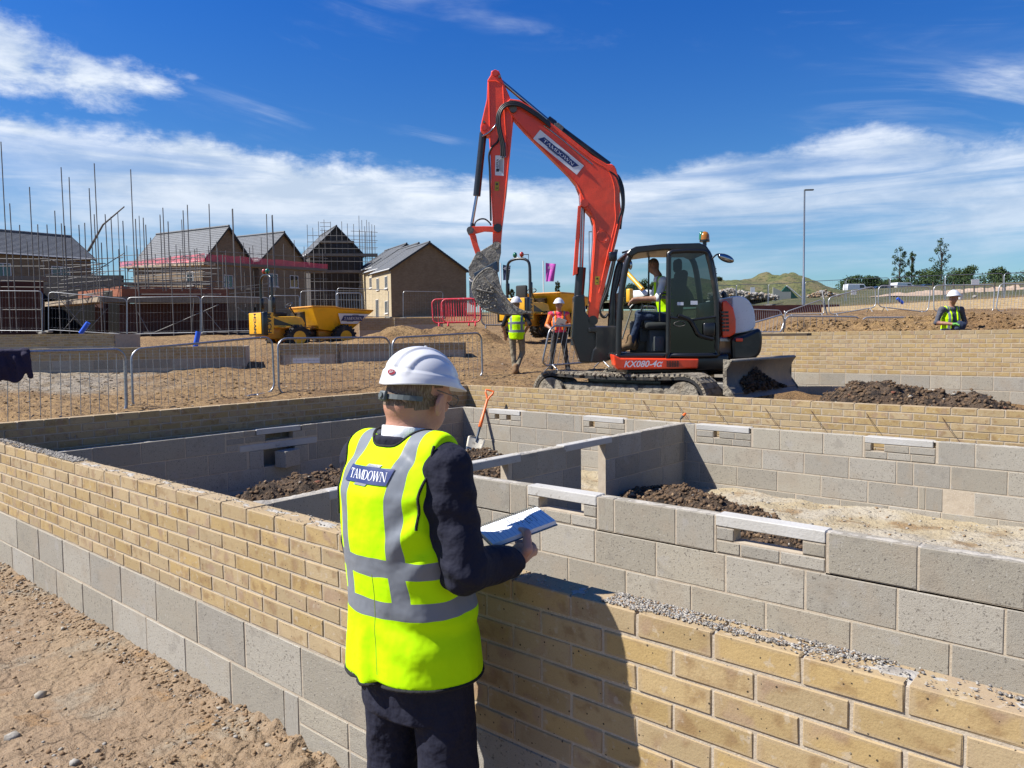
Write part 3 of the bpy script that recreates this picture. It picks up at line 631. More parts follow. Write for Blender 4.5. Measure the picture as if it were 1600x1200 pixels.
# --- left brick wall, seen from inside (shaded)
w = Wall('brick_wall', 'left brick wall of the foundation in shade, below the leaning crowd barriers', 'wall', (-8.28, 1.865, 0), math.pi / 2)
w.bricks(0, 6.555, ZB, 7, .04); w.core(0, 6.555, -.25, ZT - .009, .1025); crust(w.t, 0, 6.555, ZT - .006, .006, .097, .005)
ties = MB()
for k, (x, z) in enumerate(((.9, .8), (1.85, .86), (2.6, .80), (3.35, .84), (4.1, .86), (5.0, .82), (5.9, .86))):
    ties.tube([(x, .01, z), (x + .01, -.05, z - .005), (x + .07, -.055, z - .012), (x + .075, -.05, z + .02)], .0025, 0, 5)
mat('galvanised', (.62, .64, .66), .38, metal=.85, rand=.05, var=[(30, (.45, .46, .48), .4, .7, 3)])
ties.build('wall_tie', MATS['galvanised'], w.t)
# --- back brick wall
w = Wall('brick_wall', 'back brick wall of the foundation, lit by the sun, in front of the excavator', 'wall', (-8.38, 8.42, 0), 0)
w.bricks(0, 9.45, ZB, 7, (8.38 - 1.69) % .225); w.core(0, 9.45, -.25, ZT - .009, .1025); crust(w.t, 0, 9.45, ZT - .006, .006, .097, .005)
mat('wire_rust', (.16, .08, .04), .7, metal=.4)
for k, (x, y) in enumerate(((1004, 625), (1056, 628), (1115, 632), (1195, 637), (1267, 641), (1353, 645), (1472, 652))):
    a = onv(x, y, 8.41); b = onv(x + 16 * (1 + k * .05), y + 26 * (1 + .06 * k), 8.24); b.z = ZK + .03
    o = MB().tube([a + Vector((8.38, -8.42, 0)), (a + b) / 2 + Vector((8.38, -8.42, -.01)), b + Vector((8.38, -8.42, 0))], .0028, 0, 5).build('wall_tie', MATS['wire_rust'], w.t)
# --- left block leaf
VL = 2.06
w = Wall('block_wall', 'left inner block wall in shade, with a stepped opening above the soil heap', 'wall', (-8.08, VL, 0), math.pi / 2)
vx = lambda v: v - VL
hole = (vx(4.54), vx(5.50))
w.course('block', BK, .44, .10, .215, 0, 6.06, ZK - .225 + .005, vx(3.40) % .47, .47, skip=((vx(4.33), vx(5.55)),))
w.course('block', BK, .44, .10, .215, 0, 6.06, ZK - .45 + .005, vx(3.65) % .47, .47, skip=((vx(4.60), vx(5.42)),))
w.course('block', BK, .44, .10, .215, 0, 6.06, ZK - .675 + .005, vx(3.40) % .47, .47)
w.core(0, vx(4.62), -.25, ZK - .008, .10); w.core(vx(5.40), 6.06, -.25, ZK - .008, .10); w.core(vx(4.62), vx(5.40), -.25, ZK - .45, .10)
w.core(vx(4.62), vx(4.83), ZK - .21, ZK - .07, .10); w.core(vx(5.20), vx(5.40), ZK - .21, ZK - .07, .10); w.core(vx(4.83), vx(5.20), ZK - .21, ZK - .145, .10)
def lintel(w, x0, x1, z0, h=.065, D=.10, m=None):
    o = inst('lintel', m or random.choice(LIN), w.t); o.location = ((x0 + x1) / 2, D / 2 - .002, z0 + h / 2); o.scale = ((x1 - x0) / .60, D / .10, h / .065); return o
lintel(w, vx(4.72), vx(5.31), ZK - .066); lintel(w, vx(4.50), vx(5.54), ZK - .245, .075)
for a, b, r_ in ((4.34, 4.55, 0), (4.55, 4.71, 0), (4.34, 4.56, 1), (4.57, 4.83, 1), (5.2, 5.36, 1), (5.37, 5.54, 1), (5.32, 5.54, 0), (4.34, 4.49, 2)):
    o = inst('concrete_brick', random.choice(CBK), w.t); o.location = (vx((a + b) / 2), .05, ZK - .0375 - .074 * r_); o.scale = ((b - a - .01) / .215, 1, 1)
for a, b in ((4.62, 4.80), (5.22, 5.40)):
    o = inst('block', random.choice(BK), w.t); o.location = (vx((a + b) / 2), .05, ZK - .35); o.scale = ((b - a) / .44, 1.0, .95)
o = inst('block', random.choice(BK), w.t); o.location = (vx(5.08), -.06, ZK - .37); o.scale = (.26 / .44, 1.6, .9); o.rotation_euler = (0, 0, .3)
crust(w.t, 0, 6.06, ZK - .006, .004, .096, .008)
# --- back block leaf
UL = -8.18
w = Wall('block_wall', 'back inner block wall in the sun, with four white lintels over small vents', 'wall', (UL, 8.12, 0), 0)
bx = lambda u: u - UL
LT = [(-7.557, -6.948, ((-7.44, -7.36), (-7.22, -7.14))), (-5.88, -5.24, ((-5.78, -5.70),)), (-4.254, -3.589, ((-4.04, -3.97),)), (-2.389, -1.751, ((-2.33, -2.21),))]
sk = [(bx(a - .02), bx(b + .02)) for a, b, _ in LT]
w.course('block', BK, .44, .10, .215, .0, 9.2, ZK - .225 + .005, bx(-3.26) % .46, .46, skip=sk)
w.course('block', BK, .44, .10, .215, .0, 9.2, ZK - .45 + .005, bx(-3.92) % .46, .46, skip=((bx(-2.09), bx(-1.94)),))
w.course('block', BK, .44, .10, .215, .0, 9.2, ZK - .675 + .005, bx(-3.75) % .465, .465, skip=((bx(-1.83), bx(-1.68)),))
w.course('block', BK, .44, .10, .215, .0, 9.2, ZK - .90 + .005, bx(-3.55) % .465, .465)
for a, b, z in ((-2.085, -1.945, ZK - .445), (-1.825, -1.685, ZK - .67)):
    o = inst('block', random.choice(BK), w.t); o.location = (bx((a + b) / 2), .05, z + .1075); o.scale = ((b - a) / .44, 1, 1)
xs_ = [0] + [q for a, b, _ in LT for q in (bx(a), bx(b))] + [9.2]
w.core(0, 9.2, -.25, ZK - .215, .10)
for i in range(0, len(xs_), 2): w.core(xs_[i], xs_[i + 1], ZK - .22, ZK - .008, .10)
for a, b, hs_ in LT:
    lintel(w, bx(a), bx(b - .02), ZK - .067, .065, .125)
    x = a; hs2 = list(hs_)
    edges = [a] + [q for h_ in hs2 for q in h_] + [b]
    for i in range(0, len(edges), 2):
        p0, p1 = edges[i], edges[i + 1]; n_ = max(1, round((p1 - p0) / .22)); d_ = (p1 - p0) / n_
        w.core(bx(p0), bx(p1), ZK - .146, ZK - .068, .10)
        for j in range(n_):
            if d_ < .05: continue
            o = inst('concrete_brick', random.choice(CBK), w.t); o.location = (bx(p0 + d_ * (j + .5)), .05, ZK - .107); o.scale = ((d_ - .01) / .215, 1, 1)
    w.core(bx(a), bx(b), ZK - .22, ZK - .142, .10)
    for j in range(3):
        d_ = (b - a) / 3; o = inst('concrete_brick', random.choice(CBK), w.t); o.location = (bx(a + d_ * (j + .5)), .05, ZK - .182); o.scale = ((d_ - .01) / .215, 1, 1)
crust(w.t, 0, 9.2, ZK - .006, .004, .096, .008)
# --- partition running from front to back
w = Wall('block_wall', 'shaded partition of grey blocks running away from the camera, with two openings', 'wall', (-4.41, VL + .01, 0), math.pi / 2)
O2 = (vx(6.05), vx(6.47)); O1 = (vx(4.42), vx(4.97)); O0 = (vx(3.20), vx(3.62)); Lw = 6.05
for i in range(3):
    sk = [O2]
    if i == 0: sk += [(O1[0] - .0, O1[1] + .05), O0]
    if i == 1: sk += [(O1[0] - .02, O1[1] - .05)]
    w.course('block', BK, .44, .10, .215, 0, Lw, ZK - .225 * (i + 1) + .004, vx(6.71 if i % 2 == 0 else 7.1) % .45, .45, skip=sk)
w.core(0, O0[0], -.25, ZK - .008, .10); w.core(O0[0], O0[1], -.25, ZK - .15, .10); w.core(O0[1], O1[0], -.25, ZK - .008, .10)
w.core(O1[0], O1[1], -.25, ZK - .45, .10); w.core(O1[1], O2[0], -.25, ZK - .008, .10); w.core(O2[1], Lw, -.25, ZK - .008, .10)
lintel(w, O2[0] - .28, O2[1] + .12, ZK - .062); lintel(w, O1[0] - .12, O1[1] + .17, ZK - .068, .07); lintel(w, O0[0] - .1, O0[1] + .1, ZK - .065)
crust(w.t, 0, Lw, ZK - .006, .004, .096, .014, rough=1.8)
# --- middle block wall
UM = -4.405
w = Wall('block_wall', 'middle block wall in the sun with two white lintels over letterbox openings', 'wall', (UM, 4.10, 0), 0)
mx__ = lambda u: u - UM
LM = [(-3.453, -2.866, (-3.35, -2.972)), (-2.021, -1.395, (-1.91, -1.519))]
sk = [(mx__(a - .01), mx__(b + .01)) for a, b, _ in LM]
w.course('block', BK, .44, .10, .215, 0, 5.4, ZK - .225 + .005, mx__(-.95) % .445, .445, skip=sk)
w.course('block', BK, .44, .10, .215, 0, 5.4, ZK - .45 + .005, mx__(-1.96) % .46, .46)
w.course('block', BK, .44, .10, .215, 0, 5.4, ZK - .675 + .005, mx__(-1.72) % .46, .46)
w.course('block', BK, .44, .10, .215, 0, 5.4, ZK - .90 + .005, mx__(-1.5) % .46, .46)
w.core(0, 5.4, -.3, ZK - .222, .10)
ed = [0, mx__(LM[0][0]), mx__(LM[0][1]), mx__(LM[1][0]), mx__(LM[1][1]), 5.4]
for i in (0, 2, 4): w.core(ed[i], ed[i + 1], ZK - .23, ZK - .008, .10)
for a, b, (h0, h1) in LM:
    lintel(w, mx__(a), mx__(b), ZK - .066, .068, .105)
    w.core(mx__(a), mx__(h0), ZK - .146, ZK - .068, .10); w.core(mx__(h1), mx__(b), ZK - .146, ZK - .068, .10); w.core(mx__(a), mx__(b), ZK - .225, ZK - .143, .10)
    for p0, p1 in ((a, h0), (h1, b)): o = inst('concrete_brick', random.choice(CBK), w.t); o.location = (mx__((p0 + p1) / 2), .049, ZK - .107); o.scale = ((p1 - p0 - .01) / .215, 1, 1.02)
    cuts = (a, a + .15, a + .38, b)
    for p0, p1 in zip(cuts[:-1], cuts[1:]): o = inst('concrete_brick', random.choice(CBK), w.t); o.location = (mx__((p0 + p1) / 2), .049, ZK - .184); o.scale = ((p1 - p0 - .01) / .215, 1, 1)
crust(w.t, 0, 5.4, ZK - .006, .004, .096, .007)
# --- the next plot's wall on the right: nine courses of brick over block
ZF = CZ - .07
w = Wall('brick_wall', 'tall buff brick wall on the right, with a workman standing behind it', 'wall', (-7.3, 14.12, 0), 0)
w.bricks(0, 7.9, ZF - .675, 9, .1, BF)
w.core(0, 7.9, ZF - 1.3, ZF - .008, .1025)
for i in range(3): w.course('block', BK, .44, .10, .215, 0, 7.9, ZF - .675 - .225 * (i + 1) + .005, .1 + .225 * (i % 2), .45)
crust(w.t, 0, 7.9, ZF - .006, .006, .097, .004, .06)
w2 = Wall('brick_wall', 'top course of the rear brick leaf behind the tall wall on the right', 'wall', (-6.9, 14.45, 0), 0)
w2.course('brick', BF, .215, .1025, .065, 0, 7.5, ZF + .0, .05, .225); w2.core(0, 7.5, ZF - 1.3, ZF + .06, .1025)
# ============================================================ people
def folds(sc=9., amt=.1, st=(1, 1, .45)):
    return [(sc, amt, 3, 'noise', st)]
mat('skin', (.90, .47, .33), .5, var=[(12, (.80, .34, .22), .45, .75, 3, .5)], bump=[(160, .0012, 3)], spec=.4)
mat('skin_tan', (.66, .34, .22), .55, var=[(12, (.52, .24, .15), .45, .7, 3, .5)])
mat('hair_brown', (.26, .17, .115), .85, bump=[(1, .004, 3, 'noise', (500, 500, 60))], var=[(1, (.50, .38, .29), .4, .65, 3, 1, 'noise', (420, 420, 50))])
mat('suit_navy', (.011, .012, .024), .85, bump=[(6, .05, 3), (16, .012, 3)], spec=.25, gain=2.2)
mat('shirt_white', (1.4, 1.42, 1.46), .75, bump=[(60, .002, 2)])
mat('helmet_white', (1.30, 1.31, 1.33), .32, coat=.3, var=[(6, (1.2, 1.21, 1.22), .5, .8, 3)])
mat('plastic_grey', (.16, .19, .19), .5)
mat('black_cloth', (.015, .015, .018), .9, bump=[(30, .01, 3)])
mat('trousers_khaki', (.42, .36, .25), .9, bump=[(9, .04, 3)], var=[(7, (.22, .18, .12), .45, .7)])
mat('trousers_grey', (.06, .055, .05), .9, bump=[(9, .04, 3)], var=[(7, (.11, .09, .07), .5, .7)])
mat('denim', (.035, .06, .13), .9, bump=[(9, .04, 3)])
mat('boot_tan', (.33, .19, .09), .85)
mat('shirt_pink', (1.5, .09, .20), .85, bump=[(9, .03, 3)])
mat('polo_grey', (.13, .14, .18), .9, bump=[(9, .03, 3)])
mat('vest_orange', (1.7, .38, .05), .75, bump=[(9, .03, 3)])
mat('glove_green', (.20, .62, .12), .8)
mat('paper', (1.4, 1.44, 1.5), .8)
def vest_mat(name, bands, vx=(.10,), wv=.026, wh=.027, back_only=False, col=(.56, .98, .0)):
    def ex(c, k):
        N, L, mth, mixc, rmp = k['N'], k['L'], k['mth'], k['mixc'], k['rmp']
        sp = N.new('ShaderNodeSeparateXYZ'); L(k['tc'].outputs['Object'], sp.inputs[0]); m_ = None
        for bz in bands:
            # tape hangs slightly out of level, with the cloth
            q = mth('LESS_THAN', mth('ABSOLUTE', mth('ADD', mth('SUBTRACT', sp.outputs[2], bz), mth('MULTIPLY', mth('SUBTRACT', k['noise'](5, 2), .5), .035)), 0), wh); m_ = q if m_ is None else mth('MAXIMUM', m_, q)
        for x in vx:
            q = mth('LESS_THAN', mth('ABSOLUTE', mth('SUBTRACT', mth('ABSOLUTE', sp.outputs[0], 0), mth('ADD', x, mth('MULTIPLY', mth('SUBTRACT', k['noise'](6, 2), .5), .02))), 0), wv)
            q = mth('MULTIPLY', q, mth('GREATER_THAN', sp.outputs[2], min(bands) if bands else 0)); m_ = q if m_ is None else mth('MAXIMUM', m_, q)
        L(rmp(m_, 0, 1, .75, .42), k['b'].inputs['Roughness'])
        return mixc(m_, c, (.20, .22, .25))
    return mat(name, col, .75, extra=ex, gain=1.75, spec=.15, bump=[(5, .018, 2), (14, .006, 2)])
def helmet(parent, M, label=None, big=True, mats=None, logo=False):
    n, k = (112, 48) if big else (20, 9); rings = []
    for i in range(k + 1):
        t = i / k; th = t * 1.62 if t < .86 else .86 * 1.62 + (t - .86) * 2.2; ring = []
        for j in range(n):
            a = 6.28318 * j / n; cx, cy = math.sin(a), math.cos(a)                 # cy>0 = front
            rx, ry, rz = .118, .142, .118
            s_ = math.sin(min(th, 1.5)); z = rz * math.cos(min(th, 1.5)); x = rx * cx * s_; y = ry * cy * s_
            # ridges along the crown
            lift = 0
            if big or True:
                xx = abs(x); lift = .0075 * (1 / (1 + math.exp((xx - .026) / .0013))) + .0065 * (1 / (1 + math.exp((xx - .070) / .0013)))
                lift *= max(0, min(1, (z - .012) / .03))
            f_ = 1 + lift / .12
            x *= f_; y *= f_; z *= f_
            if t >= .80:                                                           # rim band, nape dip and peak
                q = (t - .80) / .20
                x += cx * (.006 + .008 * q); y += cy * (.006 + .009 * q); z = .112 * math.cos(min(.80 * 1.62, 1.5)) - q * (.040 + .018 * max(0, -cy) ** 1.5 - .004 * abs(cx))
                pk = max(0, cy) ** 3
                y += .045 * pk * max(0, (q - .35) / .65); z += .006 * pk * q
            ring.append(Vector((x, y, z)))
        rings.append(ring)
    b = MB(); b.loft([[M @ p for p in r_] for r_ in rings[1:]], 0, cap=False); b.add([M @ p for p in rings[1]], [tuple(range(n))[::-1]], 0, True)
    o = b.build('helmet', MATS['helmet_white'], parent)
    md = o.modifiers.new('s', 'SOLIDIFY'); md.thickness = .003; md.offset = -1
    return o
def put_decal(name, verts, faces, P0, ex, ey, target, direction, off, mats, parent, mi=None):
    """drape flat figures (x,y) on a surface: point = P0 + x*ex + y*ey cast along direction on to target"""
    dg = bpy.context.evaluated_depsgraph_get(); dg.update(); tv = [q.co for q in target.data.vertices]; bvh = BVHTree.FromPolygons([p.copy() for p in tv], [tuple(q.vertices) for q in target.data.polygons])
    out = []
    for p in verts:
        q = P0 + ex * p[0] + ey * p[1]; h = bvh.ray_cast(q, direction)
        out.append((h[0] - direction * off) if h[0] is not None else q)
    return mesh(name, out, faces, mats, parent, mi=mi)
def subdiv_poly(v, f, maxlen):
    bm = bmesh.new(); vs = [bm.verts.new((a, b, 0)) for a, b in v]
    for q in f:
        try: bm.faces.new([vs[i] for i in q])
        except ValueError: pass
    bmesh.ops.triangulate(bm, faces=bm.faces[:])
    for _ in range(6):
        e = [q for q in bm.edges if q.calc_length() > maxlen]
        if not e: break
        bmesh.ops.subdivide_edges(bm, edges=e, cuts=1); bmesh.ops.triangulate(bm, faces=bm.faces[:])
    bm.verts.index_update(); bm.faces.ensure_lookup_table()
    o = [(q.co.x, q.co.y) for q in bm.verts], [tuple(w.index for w in q.verts) for q in bm.faces]; bm.free(); return o
mat('logo_blue', (.022, .055, .27), .5); mat('logo_white', (.80, .82, .86), .5, gain=1.7); mat('logo_grey', (.40, .42, .47), .5); mat('logo_red', (.55, .02, .05), .4)
def sign_tamdown(w, h, board=True):
    """list of (layer, material, verts, faces) of the TAMDOWN sign, centred, w x h metres"""
    out = []
    if board: out.append((0, 'logo_white', [(-w / 2 - .0, -h / 2), (w / 2, -h / 2), (w / 2 + .0, h / 2), (-w / 2, h / 2)], [(0, 1, 2, 3)]))
    s_ = w * (.86 if board else 1); hh = h * (.46 if board else .62)
    out.append((1, 'logo_grey', [(-s_ * .06, hh * .5), (s_ * .22, hh * .5), (s_ * .26, hh * .66), (-s_ * .02, hh * .66)], [(0, 1, 2, 3)]))
    out.append((1, 'logo_grey', [(-s_ * .26, -hh * .66), (s_ * .02, -hh * .66), (s_ * .06, -hh * .5), (-s_ * .22, -hh * .5)], [(0, 1, 2, 3)]))
    out.append((2, 'logo_blue', [(-s_ * .5, -hh / 2), (s_ * .42, -hh / 2), (s_ * .5, hh / 2), (-s_ * .42, hh / 2)], [(0, 1, 2, 3)]))
    v, f, L_ = serif_word('TAMDOWN', hh * .56); k = s_ * .80 / L_
    out.append((3, 'logo_white', [((x - L_ / 2) * k, (y - hh * .28)) for x, y in v], f)); return out
# ------------------------------------------------------------ generic figure
def figure(label, loc, rz, J, pal, h=.013, sc=1., vest=None, name='person', group=None, extra_z=None, lo=(-.6, -.7, -.05), hi=(.6, .8, 1.9), hat=True, hatM=None):
    """J: joints in local metres. pal: material names for skin, top, sleeve, legs, boots, hand"""
    segs = []
    def S_(a, b, ra, rb, m): segs.append((a, b, ra, rb, m))
    P = {k: np.array(v, float) for k, v in J.items()}
    S_(P['neck'], P['head'] - np.array([0, 0, .04]), .055, .055, 0)
    for s in 'LR':
        S_(P['neck'] - np.array([0, 0, .07]), P['sh' + s], .065, .060, 1)
        S_(P['sh' + s], P['el' + s], .058, .045, 2); mid = P['el' + s] * .25 + P['wr' + s] * .75
        S_(P['el' + s], P['wr' + s], .043, .030, 3)
        hd = P['wr' + s] - P['el' + s]; hd /= np.linalg.norm(hd); hf = J.get('hand' + s); hd = np.array(hf, float) if hf else hd
        side = np.cross(hd, [0, 0, 1.]); side /= (np.linalg.norm(side) + 1e-9); dn = np.array([0, 0, -1.])
        S_(P['wr' + s], P['wr' + s] + hd * .07, .030, .033, 5)
        for q in (-1.5, -.5, .5, 1.5):
            b0 = P['wr' + s] + hd * .085 + side * q * .020; b1 = b0 + hd * .035 + dn * .012; S_(b0, b1, .012, .011, 5); S_(b1, b1 + hd * .012 + dn * .025, .011, .009, 5)
        S_(P['wr' + s] + hd * .03 + side * .028, P['wr' + s] + hd * .07 + side * .055 + dn * -.01, .013, .010, 5)
        S_(P['hip' + s], P['kn' + s], .088, .060, 4); S_(P['kn' + s], P['an' + s], .060, .048, 4)
        S_(P['an' + s] - np.array([0, 0, .0]), P['toe' + s], .050, .042, 6); S_(P['an' + s] + np.array([0, 0, .09]), P['an' + s] - np.array([0, 0, .03]), .052, .052, 6)
    cz, pz = P['chest'], P['pelvis']
    def torso(X, Y, Z, g=0.):
        t = np.clip((Z - pz[2]) / (cz[2] - pz[2]), -.3, 1.3); cx = pz[0] + (cz[0] - pz[0]) * t; cy = pz[1] + (cz[1] - pz[1]) * t
        a = np.interp(t, [-.3, 0, .35, .8, 1.15, 1.3], [.15, .165, .152, .175, .15, .08]) + g; b = np.interp(t, [-.3, 0, .35, .8, 1.15, 1.3], [.115, .12, .118, .12, .09, .06]) + g
        d = (np.sqrt(((X - cx) / a)**2 + ((Y - cy) / b)**2) - 1) * np.minimum(a, b); top = P['neck'][2] - .03 + g - np.abs(X - cx) * .35; return smax(smax(d, Z - top, .04), (pz[2] - .12) - Z, .03)
    hyaw = J.get('yaw', 0.); hc = P['head']; hd_ = np.array([-math.sin(hyaw), math.cos(hyaw)])
    def head(X, Y, Z):
        x = (X - hc[0]) * math.cos(hyaw) + (Y - hc[1]) * math.sin(hyaw); y = -(X - hc[0]) * math.sin(hyaw) + (Y - hc[1]) * math.cos(hyaw); z = Z - hc[2]
        d = ell_(x, y, z, (0, -.008, .02), (.075, .093, .098)); d = smin(d, ell_(x, y, z, (0, .028, -.055), (.055, .062, .062)), .03)
        d = smin(d, ell_(x, y, z, (0, .094, -.018), (.012, .02, .024)), .012); d = smin(d, ell_(x, y, z, (0, .080, .012), (.045, .014, .010)), .012)
        for q in (-1, 1):
            d = smin(d, ell_(x, y, z, (q * .077, -.005, -.015), (.010, .02, .032)), .006); d = smax(d, -ell_(x, y, z, (q * .03, .094, -.002), (.014, .012, .008)), .01)
        d = smin(d, ell_(x, y, z, (0, .088, -.052), (.024, .010, .006)), .008)
        return d
    def fn(X, Y, Z):
        d = torso(X, Y, Z); d = smin(d, head(X, Y, Z), .015)
        for a, b, ra, rb, m in segs: d = smin(d, cap_(X, Y, Z, a, b, ra, rb), .012 if m == 5 else .03)
        return d + .006 * fbm3(X * 14, Y * 14, Z * 9, 2) * (Z < P['neck'][2] - .04)
    def mf(x, y, z):
        D_ = [torso(x, y, z), head(x, y, z)]; M_ = [1, 0]
        for a, b, ra, rb, m in segs: D_.append(cap_(x, y, z, a, b, ra, rb)); M_.append(m)
        i = np.argmin(np.stack(D_), 0); m = np.array(M_)[i]; m = np.where((m == 1) & (z < pz[2] + .02), 4, m)
        yy = -(x - hc[0]) * math.sin(hyaw) + (y - hc[1]) * math.cos(hyaw); m = np.where((i == 1) & ((z > hc[2] + .045) | ((yy < -.015) & (z > hc[2] - .05))), 7, m); return m
    o = sdfmesh(name, fn, lo, hi, h, [MATS[q] for q in pal], None, mf); o.location = loc; o.rotation_euler = (0, 0, rz); o.scale = (sc,) * 3; tag(o, label, 'person', group)
    if vest:
        vm, z0 = vest
        def vf(X, Y, Z):
            d = torso(X, Y, Z, .022)
            for s in 'LR': d = smin(d, cap_(X, Y, Z, P['neck'] - np.array([0, 0, .055]), P['sh' + s], .07, .062), .03)
            xa = np.interp(Z, [P['shL'][2] - .22, P['shL'][2] - .15, P['shL'][2]], [.5, .165, .155]); c = P['neck'][0]; d = smax(d, np.abs(X - c) - xa, .008)
            d = smax(d, z0 - Z, .005); nk = np.sqrt((X - P['neck'][0])**2 + ((Y - P['neck'][1]) * .8 - .02)**2) - .078; d = np.where(Z > P['neck'][2] - .09, smax(d, -nk, .006), d)
            gp = np.where(Y > 0, np.abs(X - c) - J.get('open', .0), 1.); return smax(d, -gp, .004) + .005 * fbm3(X * 12, Y * 12, Z * 7, 2)
        v_ = sdfmesh('vest', vf, lo, hi, h * .9, MATS[vm], o)
    if hat:
        M = (hatM or Matrix.Identity(4)); M = Matrix.Translation(Vector(J['head']) + Vector((0, 0, .035))) @ Matrix.Rotation(hyaw, 4, 'Z') @ M; helmet(o, M, big=False)
    return o
# ------------------------------------------------------------ the man in the suit
MV = 1.44; q = onv(629, 880, MV); ML = Vector((q.x, MV, CZ - 1.715)); MR = R(3)
HY = R(-7); HX = R(-16)
head_c = np.array([.010, .075, 1.555])
HM = Matrix.Translation(Vector(head_c)) @ Matrix.Rotation(HY, 4, 'Z') @ Matrix.Rotation(HX, 4, 'X'); HI = np.array(HM.inverted())
def tz(z, zs, vs): return np.interp(z, zs, vs)
def man_torso(X, Y, Z, g=0., hem=.0):
    zs = [.55, .70, .85, 1.0, 1.15, 1.28, 1.36, 1.43]
    a = tz(Z, zs, [.175, .180, .183, .182, .185, .190, .165, .10]) + g; bb = tz(Z, zs, [.125, .130, .135, .138, .135, .125, .10, .06]) + g; cy = tz(Z, zs, [.045, .045, .040, .03, .01, .0, .005, .02])
    e = 2.3; d = ((np.abs(X / a)**e + np.abs((Y - cy) / bb)**e)**(1 / e) - 1) * bb
    return smax(d, Z - (1.405 + g * .8 - .30 * np.abs(X)), .05)
SH = {1: np.array([.185, .0, 1.355]), -1: np.array([-.185, .02, 1.345])}
EL = {1: np.array([.238, .005, 1.078]), -1: np.array([-.23, .05, 1.06])}
WR = {1: np.array([.230, .226, 1.048]), -1: np.array([-.10, .265, 1.05])}
def man_head(X, Y, Z):
    x = HI[0, 0] * X + HI[0, 1] * Y + HI[0, 2] * Z + HI[0, 3]; y = HI[1, 0] * X + HI[1, 1] * Y + HI[1, 2] * Z + HI[1, 3]; z = HI[2, 0] * X + HI[2, 1] * Y + HI[2, 2] * Z + HI[2, 3]
    d = ell_(x, y, z, (0, -.010, .02), (.078, .098, .100)); d = smin(d, ell_(x, y, z, (0, .030, -.062), (.057, .066, .062)), .03)
    d = smin(d, ell_(x, y, z, (0, .100, -.022), (.012, .020, .024)), .010); d = smin(d, ell_(x, y, z, (0, .085, .010), (.048, .014, .010)), .012)
    d = smin(d, ell_(x, y, z, (0, -.055, -.055), (.056, .05, .05)), .03)
    for q in (-1, 1):
        ear = ell_(x, y, z, (q * .086, .012, -.034), (.009, .021, .037), rz=q * .40); ear = smax(ear, -ell_(x, y, z, (q * .095, .016, -.030), (.006, .011, .021)), .004)
        d = smin(d, ear, .005); d = smax(d, -ell_(x, y, z, (q * .032, .100, -.004), (.015, .013, .009)), .01)
        d = smin(d, ell_(x, y, z, (q * .032, .086, -.004), (.013, .012, .010)), .003)
    d = smin(d, ell_(x, y, z, (0, .094, -.060), (.026, .010, .005)), .006); d = smin(d, ell_(x, y, z, (0, .090, -.071), (.022, .010, .006)), .006)
    return d, x, y, z
NB0 = np.array([.16, .30, 1.11])                          # middle of the note pad
def hand_segs(s):
    w = WR[s]
    if s == 1:
        f = np.array([-.22, .96, .16]); f /= np.linalg.norm(f); side = np.cross(f, [0, 0, 1.]); side /= np.linalg.norm(side); up = np.cross(side, f)
        L = [(w, w + f * .04, .026, .030), (w + f * .03 - side * .015, w + f * .095 - side * .022 - up * .004, .024, .019), (w + f * .03 + side * .012, w + f * .095 + side * .02 - up * .004, .024, .018)]
        for i, (o_, ln) in enumerate(((.028, .8), (.010, .95), (-.010, 1.), (-.029, .9))):   # fingers run under the pad and curl up against it
            b0 = w + f * .095 + side * o_ - up * .012; b1 = b0 + f * .040 * ln - side * .012 - up * .006; b2 = b1 + f * .022 * ln - side * .012 + up * .004; b3 = b2 + f * .012 - side * .010 + up * .002
            L += [(b0, b1, .0105, .0095), (b1, b2, .0095, .0088), (b2, b3, .0088, .0075)]
        t0 = np.array([.262, .258, 1.082]); t1 = np.array([.243, .280, 1.124]); t2 = np.array([.203, .300, 1.1255])
        L += [(w + f * .02 + side * .006, t0, .019, .016), (t0, t1, .0155, .0125), (t1, t2, .0125, .0095)]
    else:
        f = np.array([.45, .85, .15]); f /= np.linalg.norm(f); side = np.cross(f, [0, 0, 1.]); side /= np.linalg.norm(side); up = np.cross(side, f)
        L = [(w, w + f * .04, .026, .030), (w + f * .03 - side * .015, w + f * .09 - side * .022, .024, .018), (w + f * .03 + side * .012, w + f * .09 + side * .02, .024, .018)]
        for o_, ln in ((.028, .8), (.010, .95), (-.010, 1.), (-.029, .9)):
            b0 = w + f * .09 + side * o_ - up * .010; b1 = b0 + f * .04 * ln - up * .004; b2 = b1 + f * .022 * ln + up * .008; L += [(b0, b1, .0105, .0095), (b1, b2, .0095, .0080)]
        t0 = w + f * .035 + side * .028 + up * .010; t1 = t0 + f * .038 + side * .010 + up * .012; L += [(t0, t1, .0145, .0125), (t1, t1 + f * .028 + up * .004, .012, .0095)]
    return L
LEG = {1: (np.array([.10, .04, .84]), np.array([.125, .05, .46]), np.array([.13, .02, .09])), -1: (np.array([-.10, .04, .84]), np.array([-.125, .07, .46]), np.array([-.14, .05, .09]))}
HS = hand_segs(1) + hand_segs(-1)
